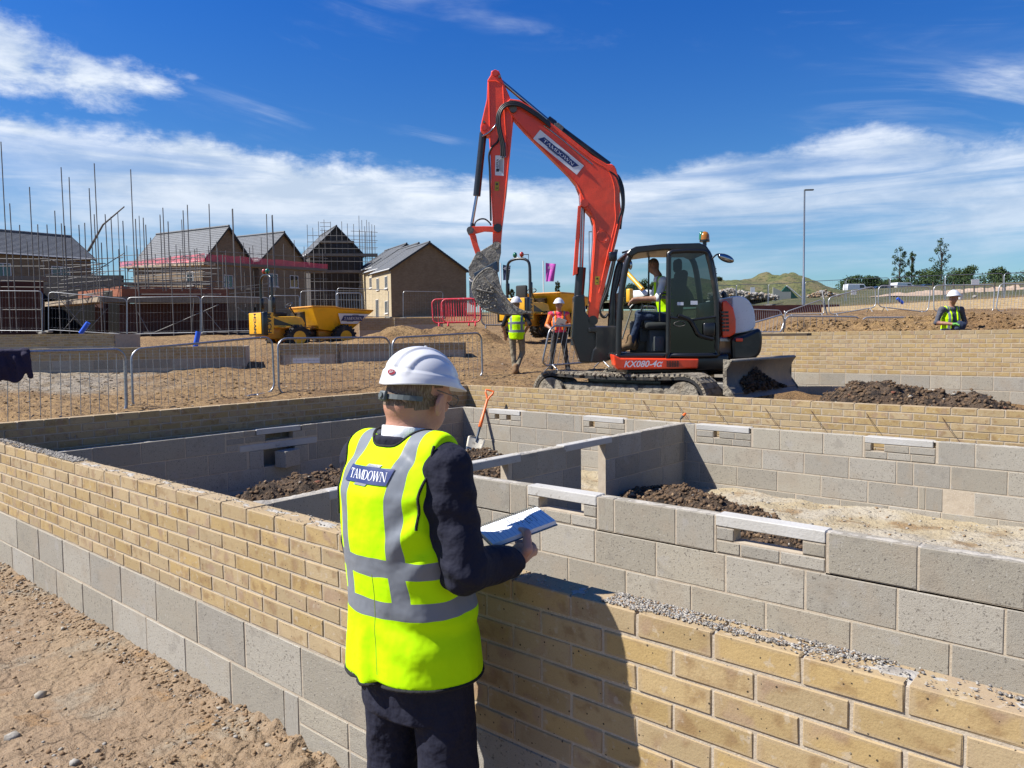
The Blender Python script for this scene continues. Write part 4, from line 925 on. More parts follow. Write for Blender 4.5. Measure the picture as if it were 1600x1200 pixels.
def man_body(X, Y, Z):
    hd = man_head(X, Y, Z)[0]; d = smin(hd, cap_(X, Y, Z, (0, .005, 1.38), (.006, .045, 1.50), .066, .062), .02)
    d = smin(d, smax(man_torso(X, Y, Z, -.03), np.maximum(Z - 1.40, .72 - Z), .03), .04)
    for s in (1, -1):
        d = smin(d, cap_(X, Y, Z, SH[s] * [.9, 1, 1], EL[s], .045, .036), .03); d = smin(d, cap_(X, Y, Z, EL[s], WR[s], .036, .025), .02)
        d = smin(d, cap_(X, Y, Z, LEG[s][0], LEG[s][1], .075, .052), .04); d = smin(d, cap_(X, Y, Z, LEG[s][1], LEG[s][2], .050, .036), .02); d = smin(d, cap_(X, Y, Z, LEG[s][2] - [0, .03, .03], LEG[s][2] + [0, .13, -.05], .036, .032), .02)
    for a, b, ra, rb in HS:
        # only evaluate close to the hands
        d = smin(d, cap_(X, Y, Z, a, b, ra, rb), .005)
    return d
# two resolutions: whole figure as one continuous mesh
man = sdfmesh('person', man_body, (-.33, -.18, -.02), (.33, .48, 1.72), .0075, [MATS['skin'], MATS['hair_brown']], None,
              lambda x, y, z: (lambda h: (((h[3] > -.062 + .55 * np.maximum(h[2] + .03, 0)) & (h[2] < .02) & (h[0] < .02) & ~((np.abs(h[1]) > .074) & (h[3] < .012) & (h[2] > -.02))) * 1))(man_head(x, y, z)))
man.location = ML; man.rotation_euler = (0, 0, MR); tag(man, 'man in navy suit, yellow vest and white helmet, seen from behind at the near wall', 'person')
def man_arm(X, Y, Z, s, ra, rb, rc, cuff=.0):
    e = EL[s]; w = WR[s]; w2 = w - (w - e) * cuff / np.linalg.norm(w - e)
    d = cap_(X, Y, Z, SH[s], e, ra, rb); d2 = cap_(X, Y, Z, e, w2, rb, rc)
    ax = (w - e) / np.linalg.norm(w - e); pl = (X - w2[0]) * ax[0] + (Y - w2[1]) * ax[1] + (Z - w2[2]) * ax[2]
    return smin(d, smax(d2, pl, .004), .02)
def jacket(X, Y, Z):
    d = smax(man_torso(X, Y, Z, .004), .62 - Z, .01); d = smin(d, cap_(X, Y, Z, (-.13, .01, 1.375), (.13, .005, 1.385), .052, .052), .03)
    for s in (1, -1): d = smin(d, man_arm(X, Y, Z, s, .070, .062, .047, .0), .028)
    col = np.sqrt((X / 1.0)**2 + ((Y - .018) / .95)**2) - .085; colz = smax(smax(col, Z - (1.418 - .42 * (Y - .0)), .006), 1.34 - Z, .01); d = smin(d, colz, .02)
    neck = np.sqrt(X**2 + ((Y - .022) / 1.0)**2) - .070; d = np.where(Z > 1.37, smax(d, -neck, .004), d)
    t = np.clip((1.36 - Z) / .35, 0, 1); arm = np.exp(-((np.abs(X) - .23) / .07)**2)
    f_ = .0045 * fbm3(X * 16, Y * 16, Z * 13, 3) + .006 * np.sin((Z * 1.2 + .6 * (X + Y)) * 60 + 3 * fbm3(X * 8, Y * 8, Z * 8, 2)) * np.exp(-((Z - 1.07) / .055)**2) * arm
    f_ = f_ + .004 * np.sin((Z + .35 * Y) * 85 + 3 * fbm3(X * 9, Y * 9, Z * 9, 2)) * np.exp(-((Z - 1.24) / .09)**2) * arm
    return d + f_
jk = sdfmesh('jacket', jacket, (-.34, -.20, .58), (.36, .34, 1.52), .0075, [MATS['suit_navy']], man)
def trousers(X, Y, Z):
    d = smax(man_torso(X, Y, Z, -.012), np.maximum(Z - .98, .76 - Z), .02)
    for s in (1, -1):
        hp, kn, an = LEG[s]; d = smin(d, cap_(X, Y, Z, hp, kn, .100, .084), .03); d = smin(d, cap_(X, Y, Z, kn, an + [0, 0, -.02], .084, .078), .02)
    d = smax(d, .05 - Z, .004)
    return d + .006 * fbm3(X * 8, Y * 8, Z * 4, 3) + .004 * np.sin(Z * 38 + 9 * X + 5 * fbm3(X * 5, Y * 5, Z * 5, 2)) * np.exp(-((Z - .80) / .12)**2)
sdfmesh('trousers', trousers, (-.30, -.20, .02), (.30, .32, 1.0), .010, [MATS['suit_navy']], man)
for s in (1, -1):
    a = LEG[s][2]; sdfmesh('shoe', lambda X, Y, Z: smax(smin(cap_(X, Y, Z, a + [0, -.03, -.04], a + [0, .16, -.045], .05, .042), cap_(X, Y, Z, a, a + [0, 0, .03], .048, .045), .02), .004 - Z, .004), (a[0] - .08, a[1] - .12, -.01), (a[0] + .08, a[1] + .26, .18), .009, [MATS['black_cloth']], man)
vest_mat('vest_suit', (1.085, .965), (.100,), .0255, .0265)
def vestf(X, Y, Z):
    hemz = .738 + .012 * np.sin(X * 9)
    g = .017 + .022 * sstep(1.0, .70, Z)
    d = smax(man_torso(X, Y, Z, g), hemz - Z, .004); d = smin(d, smax(cap_(X, Y, Z, (-.145, .01, 1.378), (.145, .005, 1.388), .064, .064), 1.28 - Z, .02), .03)
    d = np.where(Z < 1.34, np.minimum(d, smax(man_torso(X, Y, Z, g), hemz - Z, .004)), d)
    xa = np.interp(Z, [1.08, 1.12, 1.20, 1.30, 1.40], [.40, .195, .168, .168, .180]); d = smax(d, np.abs(X) - xa, .006)
    neck = np.sqrt((X / 1.05)**2 + ((Y - .055) / 1.25)**2) - .093; d = np.where(Z > 1.32, smax(d, -neck, .005), d)
    gp = np.where(Y > .05, np.abs(X) - (.01 + .12 * sstep(1.0, 1.40, Z)), 1.); d = smax(d, -gp, .004)
    w = .0045 * fbm3(X * 8, Y * 8, Z * 3.5, 3)
    w = w + .0055 * np.sin((X * 1.0 + .25 * Z) * 50 + 4 * fbm3(X * 5, Y * 5, Z * 3, 2)) * sstep(1.12, 1.25, Z) * sstep(1.38, 1.28, Z) * .5 + .006 * np.sin(X * 34 + 5 * fbm3(X * 4, Y * 4, Z * 2.5, 2)) * sstep(.97, .80, Z)
    w = w + .008 * np.sin((Z * 1.0 - .9 * X) * 52 + 2 * fbm3(X * 6, Y * 6, Z * 5, 2)) * np.exp(-((X - .15) / .06)**2) * np.exp(-((Z - 1.16) / .09)**2)
    w = w + .005 * np.sin((Z + .55 * X) * 48 + 4 * fbm3(X * 6, Y * 6, Z * 5, 2)) * np.exp(-((Z - .90) / .07)**2) * sstep(-.05, .10, X)
    return d + w
vs = sdfmesh('vest', vestf, (-.26, -.24, .66), (.26, .28, 1.50), .0065, [MATS['vest_suit']], man)
sm_ = vs.modifiers.new('s', 'SMOOTH'); sm_.iterations = 3; sm_.factor = .5
sm_ = jk.modifiers.new('s', 'SMOOTH'); sm_.iterations = 3; sm_.factor = .5
sm_ = man.modifiers.new('s', 'SMOOTH'); sm_.iterations = 1; sm_.factor = .5
# seam and black binding of the vest
bvh = BVHTree.FromPolygons([q.co.copy() for q in vs.data.vertices], [tuple(q.vertices) for q in vs.data.polygons])
def cast(p, d):
    h = bvh.ray_cast(Vector(p), Vector(d)); return h[0]
pts = [cast((.012 + .004 * math.sin(z * 20), -.6, z), (0, 1, 0)) for z in np.linspace(.745, 1.06, 24)]; pts = [p + Vector((0, .0015, 0)) for p in pts if p]
mat('vest_seam', (.30, .42, .0), .8); MB().tube(pts, .0022, 0, 5).build('seam', MATS['vest_seam'], man)
hem = []
for i in range(60):
    a = 6.28318 * i / 60; d = Vector((math.cos(a), math.sin(a), 0)); z = .738 + .006
    h = bvh.ray_cast(Vector((d.x * .6, d.y * .6 + .04, z + .012 * math.sin(d.x * .2 * 9))), -d)
    if h[0]: hem.append(h[0] + Vector((0, 0, -.007)))
MB().tube(hem, .0050, 0, 6, closed=True).build('binding', MATS['black_cloth'], man)
for s in (1, -1):
    pts = []
    for z in np.linspace(1.20, 1.42, 22):
        xa = np.interp(z, [1.08, 1.12, 1.20, 1.30, 1.40], [.30, .193, .166, .166, .178]) - .003; h = cast((s * xa, -.6, z), (0, 1, 0))
        if h and abs(h.y) < .2: pts.append(h + Vector((s * .003, -.001, 0)))
    if len(pts) > 3: MB().tube(pts, .0042, 0, 6).build('binding', MATS['black_cloth'], man)
pts = []
for i in range(25):
    a = R(180 + 180 * i / 24); x = .0965 * 1.05 * math.cos(a); y = .055 + .0965 * 1.25 * math.sin(a); h = bvh.ray_cast(Vector((x * 1.04, y * 1.02, 1.7)), Vector((0, 0, -1)))
    if h[0] and h[0].z > 1.3: pts.append(h[0] + Vector((0, 0, .001)))
if len(pts) > 3: MB().tube(pts, .0042, 0, 6).build('binding', MATS['black_cloth'], man)
# print on the back of the vest
for ly, mn, v, f in sign_tamdown(.185, .072, False):
    v2, f2 = subdiv_poly(v, f, .012)
    put_decal('logo', v2, f2, Vector((-.004, -.6, 1.335)), Vector((1, 0, 0)), Vector((0, 0, 1)), vs, Vector((0, 1, 0)), .0022 + ly * .0007, MATS[mn], man)
# shirt collar
rings = []
for k_, (z, r_) in enumerate(((1.40, .075), (1.425, .073), (1.452, .0705), (1.454, .0670), (1.42, .0675))):
    rings.append([Vector((r_ * math.sin(a), .028 + r_ * 1.02 * math.cos(a) * .98, z - .30 * (r_ * math.cos(a)) * .55)) for a in np.linspace(0, 6.2832, 40, endpoint=False)])
MB().loft(rings, 0, cap=False).build('shirt_collar', MATS['shirt_white'], man)
MH = HM @ Matrix.Translation((0, -.002, .024)) @ Matrix.Rotation(R(5), 4, 'X') @ Matrix.Scale(.815, 4)
he = helmet(man, MH, big=True)
# oval red badge on the back of the helmet
hb = BVHTree.FromPolygons([q.co.copy() for q in he.data.vertices], [tuple(q.vertices) for q in he.data.polygons])
def on_helmet(lx, lz, off=.0025):
    o_ = MH @ Vector((lx, -.5, lz)); d_ = (MH.to_3x3() @ Vector((0, 1, 0))).normalized(); h = hb.ray_cast(o_, d_); return h[0] - d_ * off
v = [(0, 0)] + [(math.cos(R(a)), math.sin(R(a))) for a in range(0, 360, 15)]; f = [(0, i + 1, (i + 1) % 24 + 1) for i in range(24)]
pp = [on_helmet(.022 + .0150 * a, .018 + .0095 * b, .0025) for a, b in v]; mesh('badge', pp, f, MATS['logo_red'], man)
me = textmesh('JSP', .0125, 0, .25); tv = [q.co.copy() for q in me.vertices]; tf = [tuple(q.vertices) for q in me.polygons]
mesh('badge_letters', [on_helmet(.022 + p.x, .018 + p.y, .0034) for p in tv], tf, MATS['helmet_white'], man)
# nape strap and buckle
st = []
for i in range(17):
    a = R(-100 + 168 * i / 16); p = Vector((.090 * math.sin(a), -.012 - .102 * math.cos(a), -.040 + .018 * (1 - math.cos(a)) * .8)); st.append(HM @ p)
b = MB(); ringz = []
upv = (HM.to_3x3() @ Vector((0, 0, 1))).normalized()
for i, p in enumerate(st):
    c_ = HM @ Vector((0, -.012, -.035)); out_ = (p - c_).normalized(); ringz.append([p + upv * .007 + out_ * .0025, p - upv * .007 + out_ * .0025, p - upv * .007 - out_ * .002, p + upv * .007 - out_ * .002])
b.loft(ringz, 0, True, False).build('nape_strap', MATS['plastic_grey'], man)
p = HM @ Vector((-.004, -.122, -.040)); MB().rbox((0, 0, 0), (.028, .012, .028), .004, mtx=Matrix.Translation(p) @ HM.to_3x3().to_4x4()).cyl(p, p + (HM.to_3x3() @ Vector((0, -.011, 0))), .008, 0, 18).build('buckle', MATS['plastic_grey'], man)
# spectacles
mat('glass_clear', (.9, .92, .95), .03, trans=1.); g = MB()
for s in (1, -1): g.tube([HM @ Vector((s * .078, .0, .006)), HM @ Vector((s * .074, .06, .004)), HM @ Vector((s * .058, .104, .0))], .0016, 0, 6)
for s in (1, -1): g.tube([HM @ Vector((s * .032 + .024 * math.cos(R(a)), .108 - .004 * abs(math.cos(R(a))), -.004 + .017 * math.sin(R(a)))) for a in range(0, 360, 24)], .0012, 0, 5, closed=True)
g.build('spectacles', MATS['plastic_grey'], man)
# note pad, held in the right hand
def P_man(p): return Matrix.Translation(ML) @ Matrix.Rotation(MR, 4, 'Z') @ Vector(p)
pad = thing('notebook', 'spiral-bound note pad with handwriting, held by the man in the navy suit', 'notebook', P_man(NB0), MR)
pc = [at(741, 826, 2.41), at(838, 791, 2.48), at(863, 829, 2.34), at(771, 861, 2.23)]   # seen corners: spiral end, spiral end, free end, free end
pM = pad.matrix_basis.inverted(); pad_M = (Matrix.Translation(P_man(NB0)) @ Matrix.Rotation(MR, 4, 'Z')).inverted()
pc = [pad_M @ p for p in pc]; e1 = pc[1] - pc[0]; e2 = pc[3] - pc[0]; nn = e1.cross(e2).normalized(); nn = nn if nn.z > 0 else -nn
e1 = e1.normalized(); e2 = (e2 - e1 * e2.dot(e1)).normalized(); PW, PH = .210, .148; o0 = pc[1] - e1 * PW
def PP(a, b, c=0.): return o0 + e1 * a + e2 * b + nn * c
def slab(a0, a1, b0, b1, c0, c1): return [PP(a0, b0, c0), PP(a1, b0, c0), PP(a1, b1, c0), PP(a0, b1, c0), PP(a0, b0, c1), PP(a1, b0, c1), PP(a1, b1, c1), PP(a0, b1, c1)], [(3, 2, 1, 0), (4, 5, 6, 7), (0, 1, 5, 4), (1, 2, 6, 5), (2, 3, 7, 6), (3, 0, 4, 7)]
def page_extra(c, k):
    return c
mat('cover_blue', (.03, .16, .33), .5)
v, f = slab(0, PW, .004, PH, -.012, .0); mesh('pages', v, f, MATS['paper'], pad)
v, f = slab(-.002, PW + .002, .004, PH + .003, -.016, -.012); mesh('cover', v, f, MATS['cover_blue'], pad)
sp_ = MB()
for i in range(28):
    a = .006 + i * (PW - .012) / 27; sp_.tube([PP(a, .008, .001), PP(a, .003, .006), PP(a, -.004, .003), PP(a, -.005, -.008), PP(a, .001, -.018), PP(a, .008, -.016)], .0014, 0, 4)
sp_.build('spiral_binding', MATS['plastic_grey'], pad)
mat('ruled_blue', (.36, .50, .80), .8); mat('ink', (.02, .03, .10), .7)
rl = MB()
for i in range(15):
    a = .012 + i * .0135; v, f = slab(a, a + .0007, .014, PH - .004, .0002, .0005); rl.add(v, f)
rl.build('ruled_lines', MATS['ruled_blue'], pad)
ink = MB(); rs = random.Random(4)
for i, (a0, ln) in enumerate(((.168, .5), (.154, .42), (.141, .50), (.128, .38), (.112, .34), (.096, .3))):
    b = .018
    while b < .018 + ln * .17 and b < PH - .02:
        wl2 = rs.uniform(.010, .022); pts = [PP(a0 + rs.uniform(-.0025, .003), b + wl2 * j / 6, .0008) for j in range(7)]; ink.tube(pts, .0006, 0, 4); b += wl2 + .005
ink.build('handwriting', MATS['ink'], pad)
# ============================================================ machines
def paint(name, col, dirt=(.42, .31, .19), amt=.45, rough=.35):
    return mat(name, col, rough, coat=.25, var=[(2.2, dirt, .50, .78, 6, amt), (1.1, tuple(c * .62 for c in col), .42, .7, 5, .55), (40, tuple(c * .6 for c in col), .60, .72, 4, .5)], bump=[(60, .0012, 2), (3, .01, 2)])
paint('red_paint', (1.70, .125, .03), amt=.35); paint('red_dark', (1.1, .08, .025), amt=.3); paint('yellow_paint', (1.75, .86, .02), amt=.22)
paint('orange_dirty', (1.25, .55, .04), amt=.6, rough=.6); paint('white_paint', (1.5, 1.5, 1.5), amt=.15)
mat('black_paint', (.018, .019, .022), .32, coat=.2, var=[(2.5, (.13, .11, .085), .56, .78, 5, .6)])
mat('black_rubber', (.022, .022, .023), .75, var=[(5, (.20, .16, .11), .48, .72, 6, .7)], bump=[(40, .006, 3)])
mat('hose_black', (.015, .015, .016), .45)
mat('chrome', (.75, .76, .78), .12, metal=1.)
mat('steel_muddy', (.32, .295, .25), .85, var=[(6, (.56, .51, .42), .40, .62, 6), (18, (.09, .08, .065), .56, .72, 5, .8)], bump=[(14, .03, 5), (60, .008, 3)])
mat('steel_worn', (.26, .25, .235), .55, metal=.5, var=[(7, (.33, .30, .25), .45, .65, 5), (25, (.12, .10, .08), .6, .75, 4, .6)], bump=[(30, .004, 3)])
mat('hitch_blue', (.035, .09, .17), .5, var=[(12, (.2, .17, .13), .5, .7, 4)])
mat('track_mud', (.50, .44, .34), .95, var=[(9, (.20, .17, .13), .45, .65, 6), (3, (.48, .39, .27), .5, .7)], bump=[(16, .04, 5), (70, .008, 3)])
mat('glass_cab', (.60, .68, .66), .02, trans=1.)
def glass_thin(name, tint, refl=.12):
    M = bpy.data.materials.new(name); M.use_nodes = True; t = M.node_tree; t.nodes.clear(); a = t.nodes.new('ShaderNodeBsdfTransparent'); a.inputs[0].default_value = (*tint, 1)
    b = t.nodes.new('ShaderNodeBsdfGlossy'); b.inputs['Roughness'].default_value = .02; f = t.nodes.new('ShaderNodeFresnel'); f.inputs[0].default_value = 1.5
    m_ = t.nodes.new('ShaderNodeMixShader'); o = t.nodes.new('ShaderNodeOutputMaterial'); mm = t.nodes.new('ShaderNodeMath'); mm.operation = 'MAXIMUM'; mm.inputs[1].default_value = refl
    t.links.new(f.outputs[0], mm.inputs[0]); t.links.new(mm.outputs[0], m_.inputs[0]); t.links.new(a.outputs[0], m_.inputs[1]); t.links.new(b.outputs[0], m_.inputs[2]); t.links.new(m_.outputs[0], o.inputs[0]); MATS[name] = M; return M
glass_thin('glass_cab', (.88, .94, .91), .03); glass_thin('glass_tint', (.13, .17, .16), .06); glass_thin('glass_window', (.10, .13, .17), .10)
mat('sticker_yellow', (.80, .55, .03), .5); mat('beacon_amber', (.9, .33, .02), .2, trans=.3, coat=.5); mat('beacon_green', (.01, .30, .16), .2, trans=.2, coat=.5); mat('beacon_red', (.6, .05, .02), .2, coat=.5)
mat('seat_grey', (.045, .048, .05), .9); mat('cab_grey', (.10, .11, .12), .7)
class Frame:
    """machine standing on the ground, local x = picture right, y = away; L(x,y,D) = local point of the plane at distance D seen at picture x,y"""
    def __init__(s, name, label, cat, X0, D0, z0, group=None):
        s.X0, s.D0, s.z0 = X0, D0, z0; w = RGT * X0 + FWD * D0; s.t = thing(name, label, cat, (w.x, w.y, z0), CAMYAW, group)
    def L(s, x, y, D):
        d = Vector(ray(x, y)); p = d * (D / d.dot(FWD)); return Vector((p.dot(RGT) - s.X0, D - s.D0, p.z + CZ - s.z0))
    def poly(s, pts, D): return [(q.x, q.z) for q in (s.L(a, b, D) for a, b in pts)]
    def plate(s, name, pts, D, th, m, bev=.008, parent=None):
        b = MB(); b.prism(s.poly(pts, D), th, 0, y0=D - s.D0); o = b.build(name, MATS[m] if isinstance(m, str) else m, parent or s.t)
        if bev: bevel(o, bev, 2)
        return o
    def rod(s, name, pts, D, r, m, parent=None, n=10, k=1):
        P_ = [s.L(a, b, D if not isinstance(D, (list, tuple)) else D[i]) for i, (a, b) in enumerate(pts)]; return MB().tube(P_, r, 0, n).build(name, MATS[m], parent or s.t)
    def pin(s, x, y, D, r, th, m, name='pin', parent=None):
        p = s.L(x, y, D); return MB().cyl(p + Vector((0, -th / 2, 0)), p + Vector((0, th / 2, 0)), r, 0, 20).build(name, MATS[m], parent or s.t)
def smooth_pts(p, k=4):                                      # Catmull-Rom through pixel points
    out = []; p = [p[0]] + list(p) + [p[-1]]
    for i in range(1, len(p) - 2):
        for j in range(k):
            t = j / k; out.append(tuple(.5 * ((2 * p[i][d]) + (-p[i - 1][d] + p[i + 1][d]) * t + (2 * p[i - 1][d] - 5 * p[i][d] + 4 * p[i + 1][d] - p[i + 2][d]) * t * t + (-p[i - 1][d] + 3 * p[i][d] - 3 * p[i + 1][d] + p[i + 2][d]) * t**3) for d in range(len(p[0]))))
    out.append(tuple(p[-2])); return out
def decal_plane(root, parent, P0, ex, ey, word_layers, base=.003, step=.002):
    n = ex.cross(ey).normalized(); n = -n if n.y > 0 else n
    for ly, mn, v, f in word_layers: mesh('logo', [P0 + ex.normalized() * a + ey.normalized() * b + n * (base + step * ly) for a, b in v], f, MATS[mn], parent)
def letters(root_parent, txt, P0, ex, ey, size, m, off=.004, shear=0., bold=.0, name='lettering', sx=1.):
    me = textmesh(txt, size, 0, shear, bold); n = ex.cross(ey).normalized(); n = -n if n.y > 0 else n; ex = ex.normalized(); ey = ey.normalized()
    v = [P0 + ex * q.co.x * sx + ey * q.co.y + n * off for q in me.vertices]; return mesh(name, v, [tuple(q.vertices) for q in me.polygons], MATS[m], root_parent)
# ------------------------------------------------------------ the excavator
GE = CZ - 1.24
EX = Frame('excavator', 'red tracked excavator with black cab and raised boom behind the back wall', 'excavator', 2.18, 12.03, GE)
DB = 12.1
BOOM = [(792, 172), (790, 164), (797, 158), (812, 160), (830, 171), (852, 189), (880, 210), (925, 246), (947, 259), (955, 259), (961, 266), (967, 290), (967, 315), (970, 342), (962, 377), (950, 422), (941, 460), (936, 485), (933, 500), (930, 507), (924, 510), (918, 506), (917, 495), (919, 478), (922, 435), (926, 377), (926, 352), (922, 338), (913, 328), (906, 318), (905, 304), (899, 289), (888, 275), (855, 242), (820, 207), (802, 187)]
bo = EX.plate('boom', BOOM, DB, .26, 'red_paint', .014)
# side flanges: welded edge strips standing proud of the box
for s in (-1, 1):
    EX.rod('weld_strip', smooth_pts([(797, 161), (830, 174), (880, 214), (925, 250), (950, 266), (960, 292), (961, 320), (962, 345), (954, 378), (944, 422), (936, 458)], 3), DB + s * .125, .013, 'red_paint', bo)
    EX.rod('weld_strip', smooth_pts([(803, 186), (820, 205), (855, 239), (888, 272), (903, 290), (912, 310), (925, 335), (930, 352), (930, 378), (926, 435), (923, 478)], 3), DB + s * .125, .013, 'red_paint', bo)
EX.pin(802, 175, DB, .055, .36, 'steel_worn'); EX.pin(925, 501, DB, .075, .34, 'black_paint'); EX.pin(955, 265, DB, .05, .2, 'red_dark'); EX.pin(912, 320, DB, .06, .34, 'red_dark')
ARM = [(768, 114), (774, 111.5), (780, 114), (785, 128), (797, 155), (802, 190), (797, 243), (791.5, 305), (785, 357), (783, 381), (770, 381), (770, 353), (767.5, 300), (767.5, 260), (764, 215), (756, 213), (751, 207), (751, 200), (755, 183), (761, 157), (762, 128), (767, 120)]
ar = EX.plate('dipper_arm', ARM, DB, .19, 'red_paint', .012)
for s in (-1, 1):
    EX.rod('weld_strip', smooth_pts([(764, 127), (765, 180), (766, 215), (768, 260), (769, 300), (771, 352)], 3), DB + s * .095, .012, 'red_paint', ar)
    EX.rod('weld_strip', smooth_pts([(786, 133), (788, 170), (791, 215), (795, 240), (790, 300), (784, 352)], 3), DB + s * .095, .012, 'red_paint', ar)
    EX.rod('weld_strip', [(762, 127), (775, 127), (786, 133)], DB + s * .095, .010, 'red_paint', ar)
EX.pin(774, 118, DB, .045, .24, 'red_dark'); EX.pin(757, 203, DB, .04, .24, 'red_dark'); EX.pin(781, 124, DB, .02, .27, 'steel_worn'); EX.pin(757, 194, DB, .018, .27, 'steel_worn')
EX.rod('bucket_cylinder', [(755, 208), (745, 306)], DB, .058, 'black_paint', n=16); EX.rod('cylinder_rod', [(745, 305), (737, 352)], DB, .026, 'chrome'); EX.rod('cylinder_eye', [(738.5, 349), (736, 362)], DB, .03, 'black_paint')
for s in (-1, 1):
    EX.plate('link_bar', [(733, 357), (738, 354), (755, 353.5), (779, 354), (781, 360), (776, 363), (757, 362), (741, 366), (734, 367)], DB + s * .12, .03, 'red_paint', .006)
    EX.plate('link_bar', [(732, 362), (738, 359), (744, 368), (747, 382), (752, 396), (748, 402), (744, 400), (738, 383)], DB + s * .09, .03, 'red_paint', .006)
EX.pin(735.5, 361.5, DB, .055, .30, 'steel_worn'); EX.pin(778, 358, DB, .065, .30, 'black_paint'); EX.pin(775, 385, DB, .055, .30, 'steel_muddy'); EX.pin(749, 400, DB, .055, .28, 'steel_muddy')
HITCH = [(770, 381), (777, 378), (783, 380), (783, 395), (780, 408), (780, 424), (768, 433), (741, 440), (733, 430), (732, 418), (742, 399), (752, 392)]
for s in (-1, 1): EX.plate('quick_hitch', HITCH, DB + s * .11, .035, 'steel_muddy', .01)
EX.plate('quick_hitch_core', [(769, 386), (779, 386), (776, 420), (742, 436), (736, 424), (748, 400)], DB, .18, 'steel_muddy', .01)
EX.plate('quick_hitch_plate', [(741, 428), (776, 409), (778, 423), (768, 432), (742, 437)], DB, .27, 'hitch_blue', .006)
# bucket: two cheeks and a rolled back
CH = smooth_pts([(762, 421), (770, 423), (778, 430), (781, 442), (787, 458), (797, 471), (810, 481), (823, 487), (814, 491), (798, 491), (782, 490), (765, 486), (752, 479), (743, 467), (739.5, 452), (742, 441), (750, 430), (762, 421)], 3)
bk = EX.plate('bucket', CH, DB - .33, .035, 'steel_muddy', .006)
EX.plate('bucket_cheek', CH, DB + .33, .035, 'steel_muddy', .006, bk)
back = smooth_pts([(777, 429), (764, 422), (750, 431), (742, 442), (740, 455), (745, 469), (754, 480), (768, 486), (785, 490), (804, 490.5), (822, 488)], 4); b = MB(); rings = []
for x, y in back:
    p = EX.L(x, y, DB); rings.append([p + Vector((0, -.33, 0)), p + Vector((0, .33, 0))])
v = [p for r_ in rings for p in r_]; f = [(2 * i, 2 * i + 2, 2 * i + 3, 2 * i + 1) for i in range(len(rings) - 1)]
o = mesh('bucket_shell', v, f, MATS['steel_muddy'], bk, smooth=True); md = o.modifiers.new('s', 'SOLIDIFY'); md.thickness = .03; md.offset = 0
for k_ in range(5):
    p = EX.L(820, 487.5, DB); EX_ = MB().box((p.x + .02, p.y - .28 + .14 * k_, p.z - .01), (.16, .05, .03)); EX_.build('tooth', MATS['steel_muddy'], bk)
for x0, y0, x1, y1 in ((757, 432, 800, 480), (744, 452, 770, 458)): EX.rod('rib', [(x0, y0), (x1, y1)], DB - .355, .016, 'steel_muddy', bk)
p, s_ = [], []
for _ in range(160):
    x, y = random.gauss(760, 9), random.gauss(463, 12)
    if (x - 761)**2 / 330 + (y - 461)**2 / 620 < 1: p.append(EX.L(x, y, DB - .35)); s_.append(random.uniform(.008, .024))
mat('mud_grey', (.46, .42, .35), 1., var=[(12, (.42, .38, .31), .4, .7), (40, (.15, .13, .1), .55, .7, 4, .6)], bump=[(30, .02, 4)])
o = stones('mud', [(0, 0, 0)], [.001], ['stone_grey'], parent=bk); bpy.data.objects.remove(o)
o = stones('mud', p, s_, ['mud_grey'], parent=bk, flat=.9, sink=.5)
# arm cylinder on the boom, hoses
EX.rod('arm_cylinder', [(951, 259), (861, 192)], DB, .062, 'black_paint', n=16); EX.rod('cylinder_rod', [(862, 193), (783, 127)], DB, .030, 'chrome'); EX.rod('cylinder_head', [(866, 196), (855, 188)], DB, .075, 'black_paint', n=14)
EX.plate('valve', [(866, 194), (872, 192), (881, 199), (878, 206), (868, 203)], DB - .08, .06, 'steel_worn', .004)
EX.rod('pipe', [(850, 196), (878, 218), (900, 236), (926, 257)], DB - .13, .011, 'chrome')
for k_ in range(3):
    o_ = k_ * 2.4; EX.rod('hose', smooth_pts([(783 + o_ * 1.2, 244), (783 + o_, 226), (779 + o_, 208), (776.5 + o_, 194), (777 + o_, 180), (784 + o_ * .6, 166 + o_ * .7), (797, 159.5 + o_), (812, 161 + o_), (827, 169 + o_ * 1.1), (846, 182 + o_), (860, 194 + o_)], 4), DB - .15 - .03 * k_, .017, 'hose_black')
for k_ in (0, 1): EX.rod('pipe', [(783.5 + 5 * k_, 224), (784 + 5 * k_, 246)], DB - .14, .018, 'chrome')
EX.rod('hose', smooth_pts([(781, 212), (777, 222), (768, 231), (764, 243), (765, 262), (766, 300), (767, 345)], 4), DB - .11, .016, 'hose_black')
EX.rod('hose', smooth_pts([(741, 356), (743, 347), (750, 342.5), (758, 342.5), (765, 348), (767, 352)], 4), DB - .1, .012, 'hose_black')
EX.rod('pipe', smooth_pts([(753, 213), (764, 207), (772, 199), (775, 194)], 3), DB - .13, .013, 'chrome')
for k_ in range(3): EX.rod('hose', smooth_pts([(950 + k_ * 2, 267), (962 + k_ * 2, 275), (968 + k_ * 2.4, 291), (972 + k_ * 1.4, 308), (972 + k_ * 1.2, 325), (967 + k_ * 2, 342), (964 + k_ * 2.6, 358)], 4), DB - .12 + k_ * .05, .017, 'hose_black')
EX.rod('pipe', [(965, 350), (957, 385), (953, 405)], DB - .14, .012, 'red_paint')
for k_ in range(2): EX.rod('hose', smooth_pts([(962 + k_ * 2, 390), (954 + k_ * 3, 424), (947 + k_ * 3, 452), (940 + k_ * 2, 472), (938, 488), (943 + k_ * 2, 496), (950, 490)], 4), DB - .14 - .02 * k_, .018, 'hose_black')
